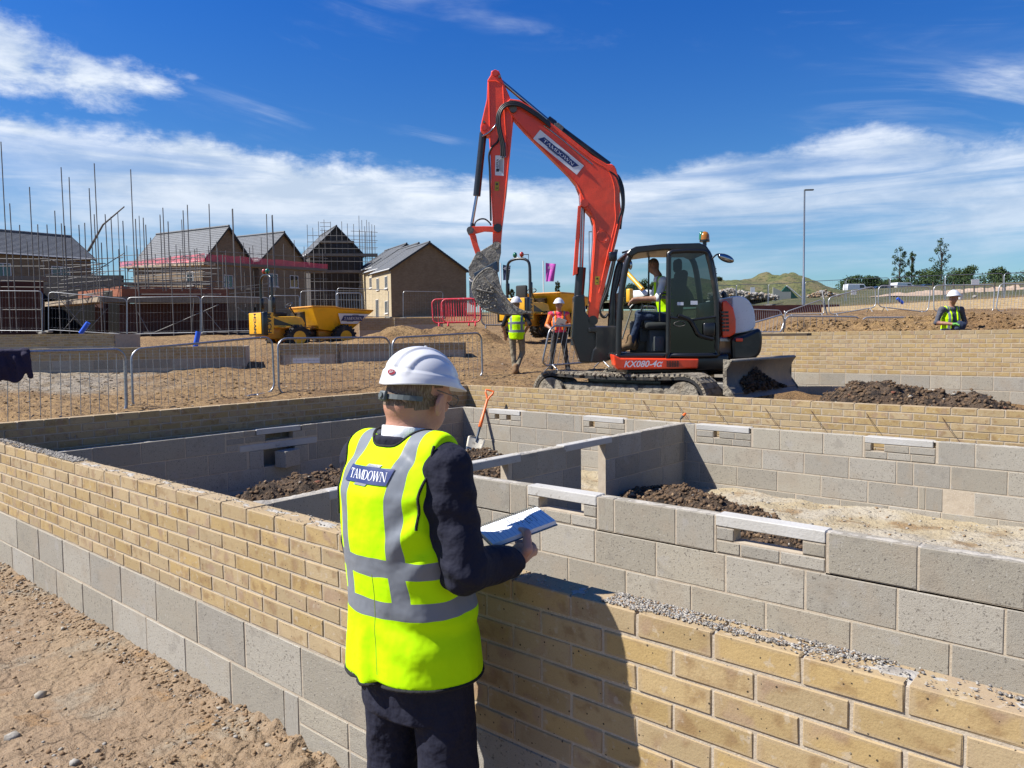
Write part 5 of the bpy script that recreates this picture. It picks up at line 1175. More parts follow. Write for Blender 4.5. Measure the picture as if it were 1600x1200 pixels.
# boom lift cylinder and its red guard
EX.rod('cylinder_rod', [(911, 324), (908, 420)], DB, .034, 'chrome'); EX.rod('lift_cylinder', [(908, 418), (904, 470), (899, 540)], DB, .078, 'black_paint', n=18)
EX.plate('rod_guard', [(903, 322), (908, 322), (902, 428), (895, 431)], DB - .06, .06, 'red_paint', .006); EX.plate('rod_guard', [(905, 322), (912, 322), (905, 380), (901, 380)], DB + .07, .05, 'red_dark', .006)
EX.plate('swing_post', [(896, 463), (912, 461), (913, 487), (922, 500), (930, 510), (930, 545), (926, 566), (905, 566), (897, 543), (892, 527), (894, 495)], DB, .34, 'black_paint', .02)
EX.plate('swing_bracket', [(917, 512), (956, 509), (957, 560), (930, 566), (920, 566), (924, 546), (928, 543), (928, 520), (917, 520)], DB + .02, .5, 'black_paint', .02)
# decals on boom and arm
def LQ(x, y, d): return EX.L(x, y, d)
DF = DB - .131
A = LQ(845, 201, DF); B_ = LQ(915.5, 259, DF); C_ = LQ(897.5, 278, DF); D_ = LQ(832, 214, DF)
ex = (B_ - A).normalized(); ey = (A - D_); ey = (ey - ex * ey.dot(ex)).normalized(); cen = (A + B_ + C_ + D_) / 4; wv = (B_ - A).length * .97; hv = (A - D_).length * .98
decal_plane(EX, bo, cen, ex, ey, sign_tamdown(wv, hv), .004, .002)
DA = DB - .096
q = [LQ(*p_, DA) + Vector((0, -.006, 0)) for p_ in ((774, 243), (788, 243), (787, 275), (773.5, 274))]; mesh('sign_plate', q, [(0, 1, 2, 3)], MATS['logo_white'], ar)
letters(ar, 'HEFRA', LQ(777.5, 257, DA), Vector((0, 0, 1)), Vector((-1, 0, 0)), .055, 'black_paint', .010)
c_ = LQ(777.5, 266, DA); MB().box(c_ + Vector((0, -.009, 0)), (.045, .002, .045)).build('emblem', MATS['black_paint'], ar)
for k_ in range(3):
    c_ = LQ(780.5 + 2 * k_, 258.5, DA); MB().box(c_ + Vector((0, -.009, 0)), (.007, .002, .16 + .03 * k_)).build('small_print', MATS['cab_grey'], ar)
for pts_, d_ in (([(773.5, 284), (780, 284), (779.5, 298), (773, 298)], DA), ([(930, 432), (937, 432), (936, 445), (929.5, 445)], DF)):
    q = [LQ(*p_, d_) + Vector((0, -.006, 0)) for p_ in pts_]; o = mesh('sticker', q, [(0, 1, 2, 3)], MATS['sticker_yellow'], ar if d_ == DA else bo)
    c_ = sum(q, Vector()) / 4; MB().box(c_ + Vector((0, -.003, .03)), (.03, .002, .03)).build('pictogram', MATS['black_paint'], o); MB().box(c_ + Vector((0, -.003, -.03)), (.035, .002, .012)).build('pictogram', MATS['black_paint'], o)
c_ = LQ(941, 369, DF) + Vector((0, -.006, 0)); MB().tube([c_ + Vector((.088 * math.cos(R(a)), 0, .088 * math.sin(R(a)))) for a in range(0, 360, 15)], .0045, 0, 4, closed=True).build('emblem', MATS['red_dark'], bo)
letters(bo, 'THE 80', c_, Vector((1, 0, 0)), Vector((0, 0, 1)), .06, 'red_dark', .002)
# --- upper structure
DN, DFz = 11.02, 12.0                                         # near and far side of the cab
def bar(name, pts, D, r, m='black_paint', n=8): return EX.rod(name, pts, D, r, m, n=n)
cabN = smooth_pts([(967, 556), (968, 500), (972, 455), (979, 415), (986, 398), (996, 391), (1035, 386.5), (1092, 385), (1104, 391), (1112, 408), (1118, 445), (1121, 480), (1121, 556)], 3)
def cabframe(D, name):
    P_ = [EX.L(a, b, DN) for a, b in cabN]; P_ = [Vector((p.x, D - EX.D0, p.z)) for p in P_]
    return MB().tube(P_ + [P_[0]], .045, 0, 8).build(name, MATS['black_paint'], EX.t)
cabframe(DN + .04, 'cab_frame'); cabframe(DFz, 'cab_frame')
def cb(name, x0, y0, x1, y1, d0, d1, m, r=.02):               # box between picture corners on the near plane and two distances
    a = EX.L(x0, y0, DN); b = EX.L(x1, y1, DN); q = MB().rbox(((a.x + b.x) / 2, (d0 + d1) / 2 - EX.D0, (a.z + b.z) / 2), (abs(b.x - a.x), d1 - d0, abs(a.z - b.z)), r); return q.build(name, MATS[m], EX.t)
roof = [(978, 397), (984, 390), (993, 385.5), (1035, 381.5), (1092, 380), (1102, 384), (1109, 394), (1104, 396), (1093, 391), (1035, 391), (996, 396), (985, 402)]
P_ = EX.poly(roof, DN); b = MB(); b.prism(P_, 1.08, 0, y0=(DN + DFz) / 2 - EX.D0); bevel(b.build('cab_roof', MATS['black_paint'], EX.t), .02, 3)
cb('cab_floor', 962, 553, 1120, 560, DN, DFz + .05, 'black_paint')
cb('cab_rear_panel', 1113, 470, 1122, 556, DN, DFz, 'black_paint')
for y0, y1 in ((398, 556),):
    EX.rod('window_bar', [(1014, 400), (1013, 478)], DFz, .014, 'black_paint')
for (x0, y0, x1, y1), d_, mt, nm in (((972, 402, 1113, 495), DFz - .02, 'glass_cab', 'far_window'),):
    a = EX.L(x0, y0, DN); b_ = EX.L(x1, y1, DN); yy = d_ - EX.D0; mesh(nm, [(a.x, yy, a.z), (b_.x, yy, a.z), (b_.x, yy, b_.z), (a.x - .03, yy, b_.z)], [(0, 1, 2, 3)], MATS[mt], EX.t)
a = EX.L(968, 556, DN); m0 = EX.L(972, 455, DN); t_ = EX.L(984, 402, DN)
mesh('windscreen', [(a.x, .04 + DN - EX.D0, a.z), (a.x, DFz - EX.D0, a.z), (m0.x, DFz - EX.D0, m0.z), (m0.x, .04 + DN - EX.D0, m0.z), (t_.x, DFz - EX.D0, t_.z), (t_.x, .04 + DN - EX.D0, t_.z)], [(0, 1, 2, 3), (3, 2, 4, 5)], MATS['glass_cab'], EX.t)
# lower far side of the cab: dark panels, seat, levers
cb('cab_side_panel', 1000, 500, 1118, 556, DFz - .06, DFz, 'black_paint'); cb('console', 1012, 498, 1044, 512, DN + .35, DN + .55, 'black_paint'); cb('console_box', 1010, 512, 1043, 535, DN + .55, DN + .8, 'cab_grey', .03)
cb('seat', 1014, 503, 1060, 514, DN + .28, DN + .75, 'seat_grey', .04); cb('seat_base', 1022, 514, 1056, 552, DN + .35, DN + .7, 'cab_grey', .03)
a = EX.L(1060, 445, DN + .5); MB().rbox((a.x, DN + .52 - EX.D0, a.z - .15), (.13, .46, .72), .05, mtx=Matrix.Rotation(R(8), 4, 'Y')).build('seat_back', MATS['seat_grey'], EX.t)
a = EX.L(1057, 415, DN + .5); MB().rbox((a.x + .02, DN + .52 - EX.D0, a.z), (.10, .26, .20), .05).build('headrest', MATS['seat_grey'], EX.t)
EX.rod('lever', [(985, 540), (1005, 476)], DN + .5, .014, 'black_paint'); EX.rod('lever', [(972, 530), (984, 492), (987, 484)], DN + .35, .012, 'steel_worn'); cb('instrument_panel', 972, 466, 980, 500, DN + .35, DN + .55, 'black_paint', .02)
EX.rod('grab_handle', smooth_pts([(1031, 502), (1031, 464), (1035, 459), (1042, 459)], 3), DN + .03, .014, 'black_paint')
EX.rod('cab_curve', smooth_pts([(985, 482), (996, 471), (1010, 464), (1030, 461)], 3), DFz - .05, .03, 'black_paint')
cb('floor_box', 1026, 526, 1040, 549, DN + .1, DN + .25, 'cab_grey', .01)
# door folded back against the rear of the cab
dp = [(1045, 400), (1050, 393), (1098, 392), (1106, 400), (1113, 430), (1119, 470), (1120, 545), (1116, 555), (1048, 555), (1044, 550)]
b = MB(); P2 = [EX.L(a, c, DN - .03) for a, c in smooth_pts(dp + [dp[0]], 2)]; b.tube(P2, .036, 0, 8); dr = b.build('door', MATS['black_paint'], EX.t)
pl = [EX.L(a, c, DN - .03) for a, c in ((1046, 497), (1080, 501), (1119, 497), (1120, 545), (1116, 554), (1048, 554), (1045, 548))]; mesh('door_panel', pl, [tuple(range(7))], MATS['glass_tint'], dr)
pl = [EX.L(a, c, DN - .03) for a, c in dp[:6]] + [EX.L(1119, 497, DN - .03), EX.L(1046, 497, DN - .03)]; mesh('door_glass', pl, [tuple(range(8))], MATS['glass_tint'], dr)
MB().tube([EX.L(a, c, DN - .05) for a, c in ((1047, 496), (1080, 500), (1118, 495))], .02, 0, 6).build('door_rail', MATS['black_paint'], dr)
MB().tube([EX.L(a, c, DN - .07) for a, c in smooth_pts([(1060, 493), (1078, 500), (1086, 512), (1094, 524), (1115, 530)], 4)], .028, 0, 8).build('door_lever', MATS['hose_black'], dr)
a = EX.L(1108, 515, DN - .06); MB().rbox((a.x, a.y, a.z), (.17, .05, .20), .03).build('latch_housing', MATS['black_paint'], dr)
a = EX.L(1062, 506, DN - .06); MB().tube([a + Vector((.08 * math.cos(R(t)), 0, .035 * math.sin(R(t)))) for t in range(0, 360, 20)], .006, 0, 5, closed=True).build('door_handle', MATS['steel_worn'], dr)
for x0, y0, x1, y1 in ((1058, 472, 1068, 477), (1079, 470, 1090, 476)):
    q = [EX.L(a, c, DN - .045) for a, c in ((x0, y0), (x1, y0), (x1, y1), (x0, y1))]; mesh('sticker', q, [(0, 1, 2, 3)], MATS['logo_white'], dr)
# skirt with the model name, louvres
sk_ = EX.plate('side_skirt', [(955, 553), (967, 559), (1088, 560), (1086, 575), (963, 577), (958, 570)], DN - .05 + .15, .35, 'red_paint', .02)
DS = DN - .08
letters(sk_, 'KX080-4\u03b1', EX.L(1004, 569, DS), Vector((1, 0, 0)), Vector((0, 0, 1)), .125, 'logo_white', .006, .3, .002, sx=1.0)
lv = MB()
for i in range(5):
    for j in range(3): a = EX.L(1043 + 4 * i, 565.5 + 3.2 * j, DS); lv.box(a + Vector((0, -.002, 0)), (.026, .01, .020))
lv.build('louvre', MATS['black_paint'], sk_)
cb('chassis', 1086, 553, 1140, 580, DN + .02, DFz + .8, 'black_paint', .04); cb('turntable', 985, 577, 1095, 588, DN + .35, DFz + .5, 'black_paint', .02)
# engine cover and counterweight
EC = [(1120, 470), (1127, 471), (1137, 482), (1141, 500), (1141, 521), (1132, 526), (1120, 528)]
ec = EX.plate('engine_cover', EC, DN + .30, .62, 'red_paint', .03)
lv = MB()
for i in range(2):
    for j in range(6): a = EX.L(1129.5 + 6 * i + j * .25, 488 + 5.6 * j, DN - .01); lv.box(a, (.045, .02, .030))
lv.build('louvre', MATS['black_paint'], ec)
CW = smooth_pts([(1122, 467), (1136, 467), (1147, 474), (1154, 488), (1156, 503), (1155, 512), (1146, 518), (1130, 521), (1122, 522)], 3)
EX.plate('rear_hood', CW, DN + .95, 1.55, 'white_paint', .10)
for k_, (x0, x1) in enumerate(((1141, 1145.5), (1147.5, 1152))):
    q = [EX.L(a, c, DN + .15) + Vector((0, -.005, 0)) for a, c in (((x0 - 3, 484), (x0 + 3, 484), (x1 + 4, 505), (x1 - 3, 505)) if k_ == 0 else ((1142, 499), (1147, 507), (1149, 516), (1143, 516)))]; mesh('stripe', q, [(0, 1, 2, 3)], MATS['red_paint'], EX.t)
CW2 = smooth_pts([(1118, 528), (1140, 522), (1158, 514), (1164, 522), (1164, 540), (1160, 552), (1148, 560), (1120, 561)], 3)
o = EX.plate('counterweight', CW2, DN + .95, 1.7, 'black_paint', .08)
q = MB(); a = EX.L(1155, 531, DN + .07); q.rbox(a, (.10, .04, .05), .01); q.build('tail_lamp', MATS['red_paint'], o)
cb('toolbox', 1128, 458, 1136, 468, DN + .5, DN + .7, 'black_paint'); EX.rod('exhaust', [(1132, 470), (1132, 460), (1128, 457)], DN + .9, .04, 'hose_black')
# beacon, mirror, work lamp
bc = EX.rod('beacon_stem', [(1101, 384), (1101, 376)], DN + .5, .03, 'black_paint'); a = EX.L(1101, 378, DN + .5)
MB().cyl(a, a + Vector((0, 0, .03)), .075, 0, 18).build('beacon_base', MATS['black_paint'], EX.t)
MB().tube([a + Vector((0, 0, z)) for z in (.03, .10, .14, .155)], [.072, .068, .045, .01], 0, 18).build('beacon_lens', MATS['beacon_amber'], EX.t)
MB().tube([a + Vector((-.045, 0, z)) for z in (.035, .10, .14, .155)], [.04, .038, .03, .01], 0, 12).build('beacon_lens', MATS['beacon_green'], EX.t)
EX.rod('mirror_arm', smooth_pts([(1111, 406), (1118, 399), (1124, 397), (1130, 400)], 3), DN - .05, .012, 'black_paint')
a = EX.L(1134, 403.5, DN - .05); M_ = Matrix.Rotation(R(22), 4, 'Y')
MB().sphere(a, 1, 0, 18, 8, (.125, .03, .055), M_).build('mirror', MATS['black_paint'], EX.t); MB().sphere(a + Vector((0, -.012, 0)), 1, 0, 18, 8, (.112, .024, .044), M_).build('mirror_glass', MATS['chrome'], EX.t)
cb('work_lamp', 959, 387, 972, 402, DN + .5, DN + .62, 'black_paint', .02); EX.rod('lamp_bracket', [(972, 395), (982, 392)], DN + .55, .015, 'black_paint')
EX.rod('mirror_arm', [(980, 402), (985, 410)], DN + .1, .012, 'black_paint'); a = EX.L(985, 414, DN + .1); MB().sphere(a, 1, 0, 14, 8, (.03, .03, .07)).build('mirror', MATS['mirror_cab'] if 'mirror_cab' in MATS else MATS['chrome'], EX.t)
# --- undercarriage: tracks run parallel to the wall
def WL(u, v, z): p = Vector((u, v, 0)); return Vector((p.dot(RGT) - EX.X0, p.dot(FWD) - EX.D0, z))
def track(vc):
    L_, hgt, wd, r = 2.95, .66, .45, .33; u0 = -6.26; root = None; path = []
    for i in range(13): a = R(90 + 180 * i / 12); path.append((u0 - L_ / 2 + r + r * math.cos(a), r + r * math.sin(a)))
    for i in range(1, 14): path.append((u0 - L_ / 2 + r + (L_ - 2 * r) * i / 14, 0))
    for i in range(13): a = R(-90 + 180 * i / 12); path.append((u0 + L_ / 2 - r + r * math.cos(a), r + r * math.sin(a)))
    for i in range(1, 14): t = i / 14; path.append((u0 + L_ / 2 - r - (L_ - 2 * r) * t, 2 * r - .03 * math.sin(math.pi * t)))
    n = len(path); rings = []
    for i in range(n):
        p0, p1, p2 = path[i - 1], path[i], path[(i + 1) % n]; tx, tz_ = p2[0] - p0[0], p2[1] - p0[1]; l = math.hypot(tx, tz_); nx_, nz_ = tz_ / l, -tx / l
        cxy = (u0, r); s_ = 1 if (p1[0] - cxy[0]) * nx_ + (p1[1] - cxy[1]) * nz_ > 0 else -1; nx_, nz_ = nx_ * s_, nz_ * s_
        ring = []
        for dv, dn in ((-wd / 2, .0), (-wd / 2, -.055), (wd / 2, -.055), (wd / 2, .0)): ring.append(WL(p1[0] + nx_ * dn, vc + dv, p1[1] + nz_ * dn))
        rings.append(ring)
    b = MB(); b.loft(rings + [rings[0]], 0, cap=False, sm=False); tr = b.build('track', MATS['black_rubber'], EX.t)
    lg = MB()
    for i in range(0, n):
        for hh in (0, .5):
            j = (i + 1) % n; p1 = (path[i][0] * (1 - hh) + path[j][0] * hh, path[i][1] * (1 - hh) + path[j][1] * hh); p0, p2 = path[i - 1], path[j]; tx, tz_ = p2[0] - p0[0], p2[1] - p0[1]; l = math.hypot(tx, tz_); tx /= l; tz_ /= l; nx_, nz_ = tz_, -tx
            s_ = 1 if (p1[0] - u0) * nx_ + (p1[1] - r) * nz_ > 0 else -1; nx_ *= s_; nz_ *= s_
            q = []
            for dv in (-wd / 2 - .004, wd / 2 + .004):
                for dt, dn in ((-.03, -.01), (.03, -.01), (.022, .028), (-.022, .028)): q.append(WL(p1[0] + tx * dt + nx_ * dn, vc + dv, p1[1] + tz_ * dt + nz_ * dn))
            lg.add(q, [(0, 1, 2, 3), (7, 6, 5, 4), (0, 4, 5, 1), (1, 5, 6, 2), (2, 6, 7, 3), (3, 7, 4, 0)])
    lg.build('track_lug', MATS['track_mud'], tr)
    for uu, rr in ((u0 - L_ / 2 + .33, .25), (u0 + L_ / 2 - .33, .25)): MB().cyl(WL(uu, vc - wd / 2 - .01, .33), WL(uu, vc + wd / 2 + .01, .33), rr, 0, 24).build('idler_wheel', MATS['track_mud'], tr); MB().cyl(WL(uu, vc - wd / 2 - .04, .33), WL(uu, vc, .33), .09, 0, 16).build('wheel_hub', MATS['steel_worn'], tr)
    for k_ in range(4): uu = u0 - .72 + .48 * k_; MB().cyl(WL(uu, vc - wd / 2 + .02, .16), WL(uu, vc + wd / 2 - .02, .16), .10, 0, 16).build('track_roller', MATS['track_mud'], tr)
    q = MB(); P_ = [WL(u0 - 1.0, vc, 0), WL(u0 + 1.0, vc, 0)]; d_ = (P_[1] - P_[0]); ang = math.atan2(d_.y, d_.x); c_ = (P_[0] + P_[1]) / 2
    q.rbox((c_.x, c_.y, .38), (2.1, .30, .26), .04, mtx=Matrix.Rotation(ang, 4, 'Z')); q.build('track_frame', MATS['track_mud'], tr); return ang
ANG = track(9.60); track(11.40)
c_ = WL(-6.26, 10.5, 0); MB().rbox((c_.x, c_.y, .52), (1.3, 1.7, .22), .05, mtx=Matrix.Rotation(ANG, 4, 'Z')).build('undercarriage', MATS['black_paint'], EX.t)
# dozer blade
prof = smooth_pts([(.10, -.24), (.03, -.14), (.0, 0.), (.03, .13), (.09, .22)], 4); rings = [[], []]; v = []
for vv in (9.42, 11.58):
    for a, z in prof: v.append(WL(-4.52 + a, vv, .66 + z))
n = len(prof); f = [(i, i + 1, n + i + 1, n + i) for i in range(n - 1)]
bl = mesh('dozer_blade', v, f, MATS['steel_worn'], EX.t, smooth=True); md = bl.modifiers.new('s', 'SOLIDIFY'); md.thickness = .045; md.offset = 0
for vv in (9.41, 11.59):
    q = []
    for a, z in ((-.02, -.24), (.15, -.27), (.12, -.22), (.03, -.1), (.03, .1), (.10, .22), (-.02, .23)): q.append((a, z))
    m_ = MB(); P1 = [WL(-4.52 + a, vv - .015, .66 + z) for a, z in q]; P2 = [WL(-4.52 + a, vv + .015, .66 + z) for a, z in q]; k_ = len(q); m_.add(P1 + P2, [tuple(range(k_)), tuple(range(2 * k_ - 1, k_ - 1, -1))] + [(i, (i + 1) % k_, (i + 1) % k_ + k_, i + k_) for i in range(k_)]); m_.build('blade_end_plate', MATS['track_mud'], bl)
m_ = MB(); m_.add([WL(-4.52 + a, vv, .66 + z) for vv in (9.43, 11.57) for a, z in ((.09, -.20), (.16, -.30), (.13, -.30), (.05, -.22))], [(0, 1, 2, 3), (7, 6, 5, 4), (0, 4, 5, 1), (1, 5, 6, 2), (2, 6, 7, 3), (3, 7, 4, 0)]); m_.build('cutting_edge', MATS['steel_worn'], bl)
for vv in (10.0, 11.0):
    m_ = MB(); a = WL(-4.62, vv, .50); b_ = WL(-5.6, vv, .38); c_ = (a + b_) / 2; m_.rbox(c_, ((a - b_).length, .16, .22), .02, mtx=Matrix.Rotation(ANG, 4, 'Z')); m_.build('blade_arm', MATS['steel_worn'], EX.t)
p, s_ = [], []
for _ in range(900):
    t = random.random(); vv = 9.75 + 1.6 * random.random()**1.1; zz = random.uniform(-.22, .14 - .25 * abs(t - .5)); top = .08 - .34 * abs(vv - 10.2)
    if zz > top: continue
    p.append(WL(-4.50 + random.uniform(.0, .07) + .06 * (zz < -.1), vv, .66 + zz)); s_.append(random.uniform(.012, .035))
stones('soil_on_blade', p, s_, ['soil'], parent=bl, flat=.9, sink=.5)
p, s_ = [], []
for _ in range(700):
    uu = -6.26 + random.uniform(-1.35, 1.35); vv = random.choice((9.60, 11.40)) + random.uniform(-.24, .2); p.append(WL(uu, vv, .64)); s_.append(random.uniform(.01, .05))
stones('mud_on_tracks', p, s_, ['track_mud'], parent=EX.t, flat=.6, sink=.5)
# --- driver
dl = EX.L(1035, 500, DN + .5); dw = EX.t.matrix_basis @ Vector((dl.x, dl.y, 0))
J = dict(head=(0.07, .12, 1.30), neck=(.0, .06, 1.15), chest=(0, .0, .95), pelvis=(0, -.10, .52), yaw=.85, handR=(0, .9, -.2), handL=(0, .9, -.2),
         shL=(-.18, .02, 1.06), shR=(.18, .02, 1.06), elL=(-.24, .12, .80), elR=(.24, .12, .80), wrL=(-.17, .40, .80), wrR=(.17, .36, .78),
         hipL=(-.10, -.06, .52), hipR=(.10, -.06, .52), knL=(-.13, .36, .55), knR=(.13, .33, .58), anL=(-.12, .50, .14), anR=(.12, .40, .12), toeL=(-.13, .66, .07), toeR=(.13, .56, .06))
vest_mat('vest_driver', (.82,), (.11,), .024, .026)
flr = EX.L(1000, 553, DN).z + GE
dr_ = figure('excavator driver with cropped hair, in jeans and yellow vest, seated in the open cab', (dw.x, dw.y, flr), CAMYAW + math.pi / 2, J, ['skin_tan', 'shirt_white', 'shirt_white', 'skin_tan', 'denim', 'skin_tan', 'boot_tan', 'hair_brown'], h=.012, vest=('vest_driver', .60), hat=False, lo=(-.45, -.35, -.03), hi=(.45, .85, 1.5))
# ============================================================ barriers and fences
mat('barrier_white', (.74, .75, .76), .35, metal=.55); mat('barrier_red', (1.0, .06, .09), .45, var=[(14, (.75, .6, .6), .60, .66, 3, .7)])
mat('white_plastic', (1.3, 1.32, 1.33), .45); mat('concrete_foot', (.36, .34, .30), .95)
BARME = {}
def barrier(label, TL, TR, BR, BL, DL, DR, bars=20, r=.020, m='galvanised', foot=True, group='crowd barriers around the dig', br=.0055, wires=0, cr=.17):
    P4 = [at(*TL, DL), at(*TR, DR), at(*BR, DR), at(*BL, DL)]; o0 = (P4[3] + P4[2]) / 2; t = thing('crowd_barrier', label, 'barrier', o0, 0, group); P4 = [p - o0 for p in P4]
    def Q(s, h): a = P4[3] + (P4[2] - P4[3]) * s; b = P4[0] + (P4[1] - P4[0]) * s; return a + (b - a) * h
    W_ = (P4[2] - P4[3]).length; H_ = (P4[0] - P4[3]).length; cs, ch = cr / W_, cr / H_; pts = []
    for (cx, cy, a0) in ((1 - cs, 1 - ch, 90), (1 - cs, ch, 0), (cs, ch, -90), (cs, 1 - ch, 180)):
        for i in range(6): a = R(a0 - 90 * i / 5); pts.append(Q(cx + cs * math.cos(a), cy + ch * math.sin(a)))
    MB().tube(pts, r, 0, 8, closed=True).build('frame', MATS[m], t)
    for i in range(1, bars):
        s = i / bars; e = 0. if cs < s < 1 - cs else ch * .35; a, b = Q(s, e), Q(s, 1 - e); o = MB().tube([a, b], br, 0, 5, cap=False).build('bar', MATS[m], t)
    for k in range(wires): h = (k + 1) / (wires + 1); MB().tube([Q(.01, h), Q(.99, h)], .003, 0, 4, cap=False).build('wire', MATS[m], t)
    nrm = (P4[2] - P4[3]).cross(Vector((0, 0, 1))).normalized()
    if foot:
        for s in (.14, .86):
            a = Q(s, 0); MB().tube([a + nrm * .24 + Vector((0, 0, -.14)), a + nrm * .04 + Vector((0, 0, .0)), a - nrm * .04, a - nrm * .24 + Vector((0, 0, -.14))], r * .8, 0, 6).build('foot', MATS[m], t)
    return t, Q
b1, Q1 = barrier('leftmost crowd barrier, with a dark jacket hung over its top rail', (-62, 553), (195, 546), (198, 650), (-62, 668), 9.9, 11.9, 16, .026)
barrier('crowd barrier tilted to the right, second from the left behind the shaded wall', (205, 546), (425, 526), (429, 613), (208, 643), 12.3, 14.0, 22, br=.004)
barrier('crowd barrier in front of the yellow dumper, left of the white helmet', (434, 529), (609, 527), (610, 608), (436, 618), 13.6, 14.9, 20, wires=4, br=.004)
barrier('crowd barrier behind the white helmet, last of the left row', (613, 528), (752, 520), (754, 590), (614, 606), 15.0, 16.8, 18, wires=4, br=.004)
barrier('leaning crowd barrier in front of the man in the pink shirt', (860, 509), (958, 511), (955, 563), (846, 572), 15.4, 16.6, 14)
for i, a in enumerate((((1166, 508), (1227, 490), (1224, 519), (1165, 519), 17.5, 18.5, 10), ((1226, 494), (1344, 495), (1344, 540), (1226, 540), 19, 19.5, 12), ((1346, 496), (1478, 496), (1478, 540), (1346, 540), 19, 19.3, 12), ((1482, 496), (1622, 498), (1622, 545), (1482, 545), 18.6, 18.6, 12))):
    barrier(('short tilted crowd barrier just right of the excavator', 'white crowd barrier sunk behind the tall right wall, nearest the excavator', 'white crowd barrier sunk behind the tall right wall, left of the workman', 'white crowd barrier sunk behind the tall right wall, right of the workman')[i], *a[:4], a[4], a[5], a[6], m='barrier_white', foot=False, group='crowd barriers on the right')
for i, a in enumerate((((1112, 484), (1158, 483), (1158, 516), (1112, 516)), ((1162, 483), (1221, 485), (1221, 518), (1162, 516)), ((1226, 488), (1287, 467), (1292, 490), (1227, 492)), ((1294, 465), (1367, 447), (1369, 480), (1296, 492)), ((1373, 446), (1454, 448), (1450, 488), (1372, 479)), ((1459, 446), (1554, 445), (1552, 488), (1459, 487)), ((1562, 443), (1660, 446), (1655, 492), (1556, 486)))):
    D_ = (34, 34, 31, 29, 29, 28, 27)[i]; barrier(('crowd barrier half hidden behind the excavator counterweight', 'small crowd barrier on the far bank before the dark red boards', 'crowd barrier sloping down to the left above the dug bank', 'crowd barrier sloping up to the right above the dug bank', 'crowd barrier on the bank left of the workman', 'crowd barrier on the bank behind the workman', 'crowd barrier on the bank at the right edge')[i], *a, D_, D_, 18, .022, br=.006, m='barrier_white', group='crowd barriers on the far bank')
for i, a in enumerate((((675, 468), (742, 466), (742, 503), (677, 505), 28.5), ((690, 468), (750, 467), (751, 503), (692, 504), 27.9), ((752, 480), (795, 480), (796, 508), (753, 508), 29.5), ((525, 458), (565, 458), (566, 486), (526, 486), 46), ((1002, 478), (1026, 479), (1026, 498), (1002, 498), 30))):
    barrier(('rear red and white crowd barrier left of the excavator bucket', 'front red and white crowd barrier left of the excavator bucket', 'grey crowd barrier below the excavator bucket', 'small crowd barrier behind the skip of the left dumper', 'small crowd barrier seen through the excavator cab')[i], *a[:4], a[4], a[4], (16, 16, 12, 10, 8)[i], .03, 'barrier_red' if i < 2 else 'galvanised', br=.012, group='crowd barriers in the distance')
# jacket hung over the first barrier
def jacketf(X, Y, Z):
    fold = .030 * np.sin(X * 21 + 2.2 * np.sin(Z * 5) + 1) + .018 * np.sin(X * 43 + Z * 9)
    side = np.where(Y < 0, 1., -1.); hang = np.abs(np.abs(Y) - .040 - .055 * sstep(0, -.25, Z) - (fold + .02) * sstep(.02, -.10, Z)) - .017
    hem = np.where(Y < 0, -.36, -.24) - .11 * np.sin(X * 6.5 + 1.9) - .035 * np.sin(X * 19); d = smax(hang, hem - Z, .015); d = smax(d, np.abs(X + .04 * np.sin(Z * 8)) - .27 - .10 * Z, .03)
    top = np.sqrt(Y**2 * .8 + Z**2) - .060 - .02 * fbm3(X * 9, Y * 9, Z * 9, 2); sl = cap_(X, Y, Z, (.20, -.08, -.05), (.26, -.10, -.38), .055, .045)
    return smin(smin(smax(d, Z - .02, .03), smax(top, np.abs(X) - .28, .03), .03), sl, .03) + .010 * fbm3(X * 14, Y * 14, Z * 8, 3)
mat('cloth_purple', (.035, .028, .075), .95, bump=[(20, .01, 3)]); pj = at(14, 551, 10.35)
jo = sdfmesh('jacket', jacketf, (-.42, -.18, -.55), (.42, .18, .14), .014, [MATS['cloth_purple']]); jo.location = pj; jo.scale = (.85, .85, .85); jo.rotation_euler = (0, 0, CAMYAW + .7); tag(jo, 'dark purple work jacket draped over the leftmost barrier', 'jacket')
# tall mesh fence panels
def heras(label, x0, x1, yt0, yt1, yb0, yb1, D0, D1, group, foot=True, mesh_=True, n=22, lab=None):
    A, B = at(x0, yt0, D0), at(x1, yt1, D1); C_, E_ = at(x1, yb1, D1), at(x0, yb0, D0); o0 = (E_ + C_) / 2; t = thing('fence_panel', label, 'fence panel', o0, 0, group); A, B, C_, E_ = A - o0, B - o0, C_ - o0, E_ - o0
    Q = lambda s, h: (E_ + (C_ - E_) * s) * (1 - h) + (A + (B - A) * s) * h
    pts = [Q(0, 0), Q(0, .93), Q(.02, .985), Q(.05, 1), Q(.95, 1), Q(.98, .985), Q(1, .93), Q(1, 0)]; MB().tube(pts, .024, 0, 6).build('frame', MATS['galvanised'], t); MB().tube([Q(0, .06), Q(1, .06)], .02, 0, 6).build('bottom_rail', MATS['galvanised'], t)
    if mesh_:
        b = MB()
        for i in range(1, n): b.tube([Q(i / n, .05), Q(i / n, .99)], .0026, 0, 3, cap=False)
        for h in (.12, .36, .60, .84): b.tube([Q(0, h), Q(1, h)], .0026, 0, 3, cap=False)
        tag(b.build('wire_mesh', MATS['galvanised'], t), kind='stuff')
    if foot:
        for s in (0, 1): q = Q(s, 0); MB().rbox(q + Vector((0, 0, .02)), (.6, .24, .14), .04).build('concrete_foot', MATS['concrete_foot'], t)
    return t
GR = 'tall mesh fence panels in front of the brick garage'
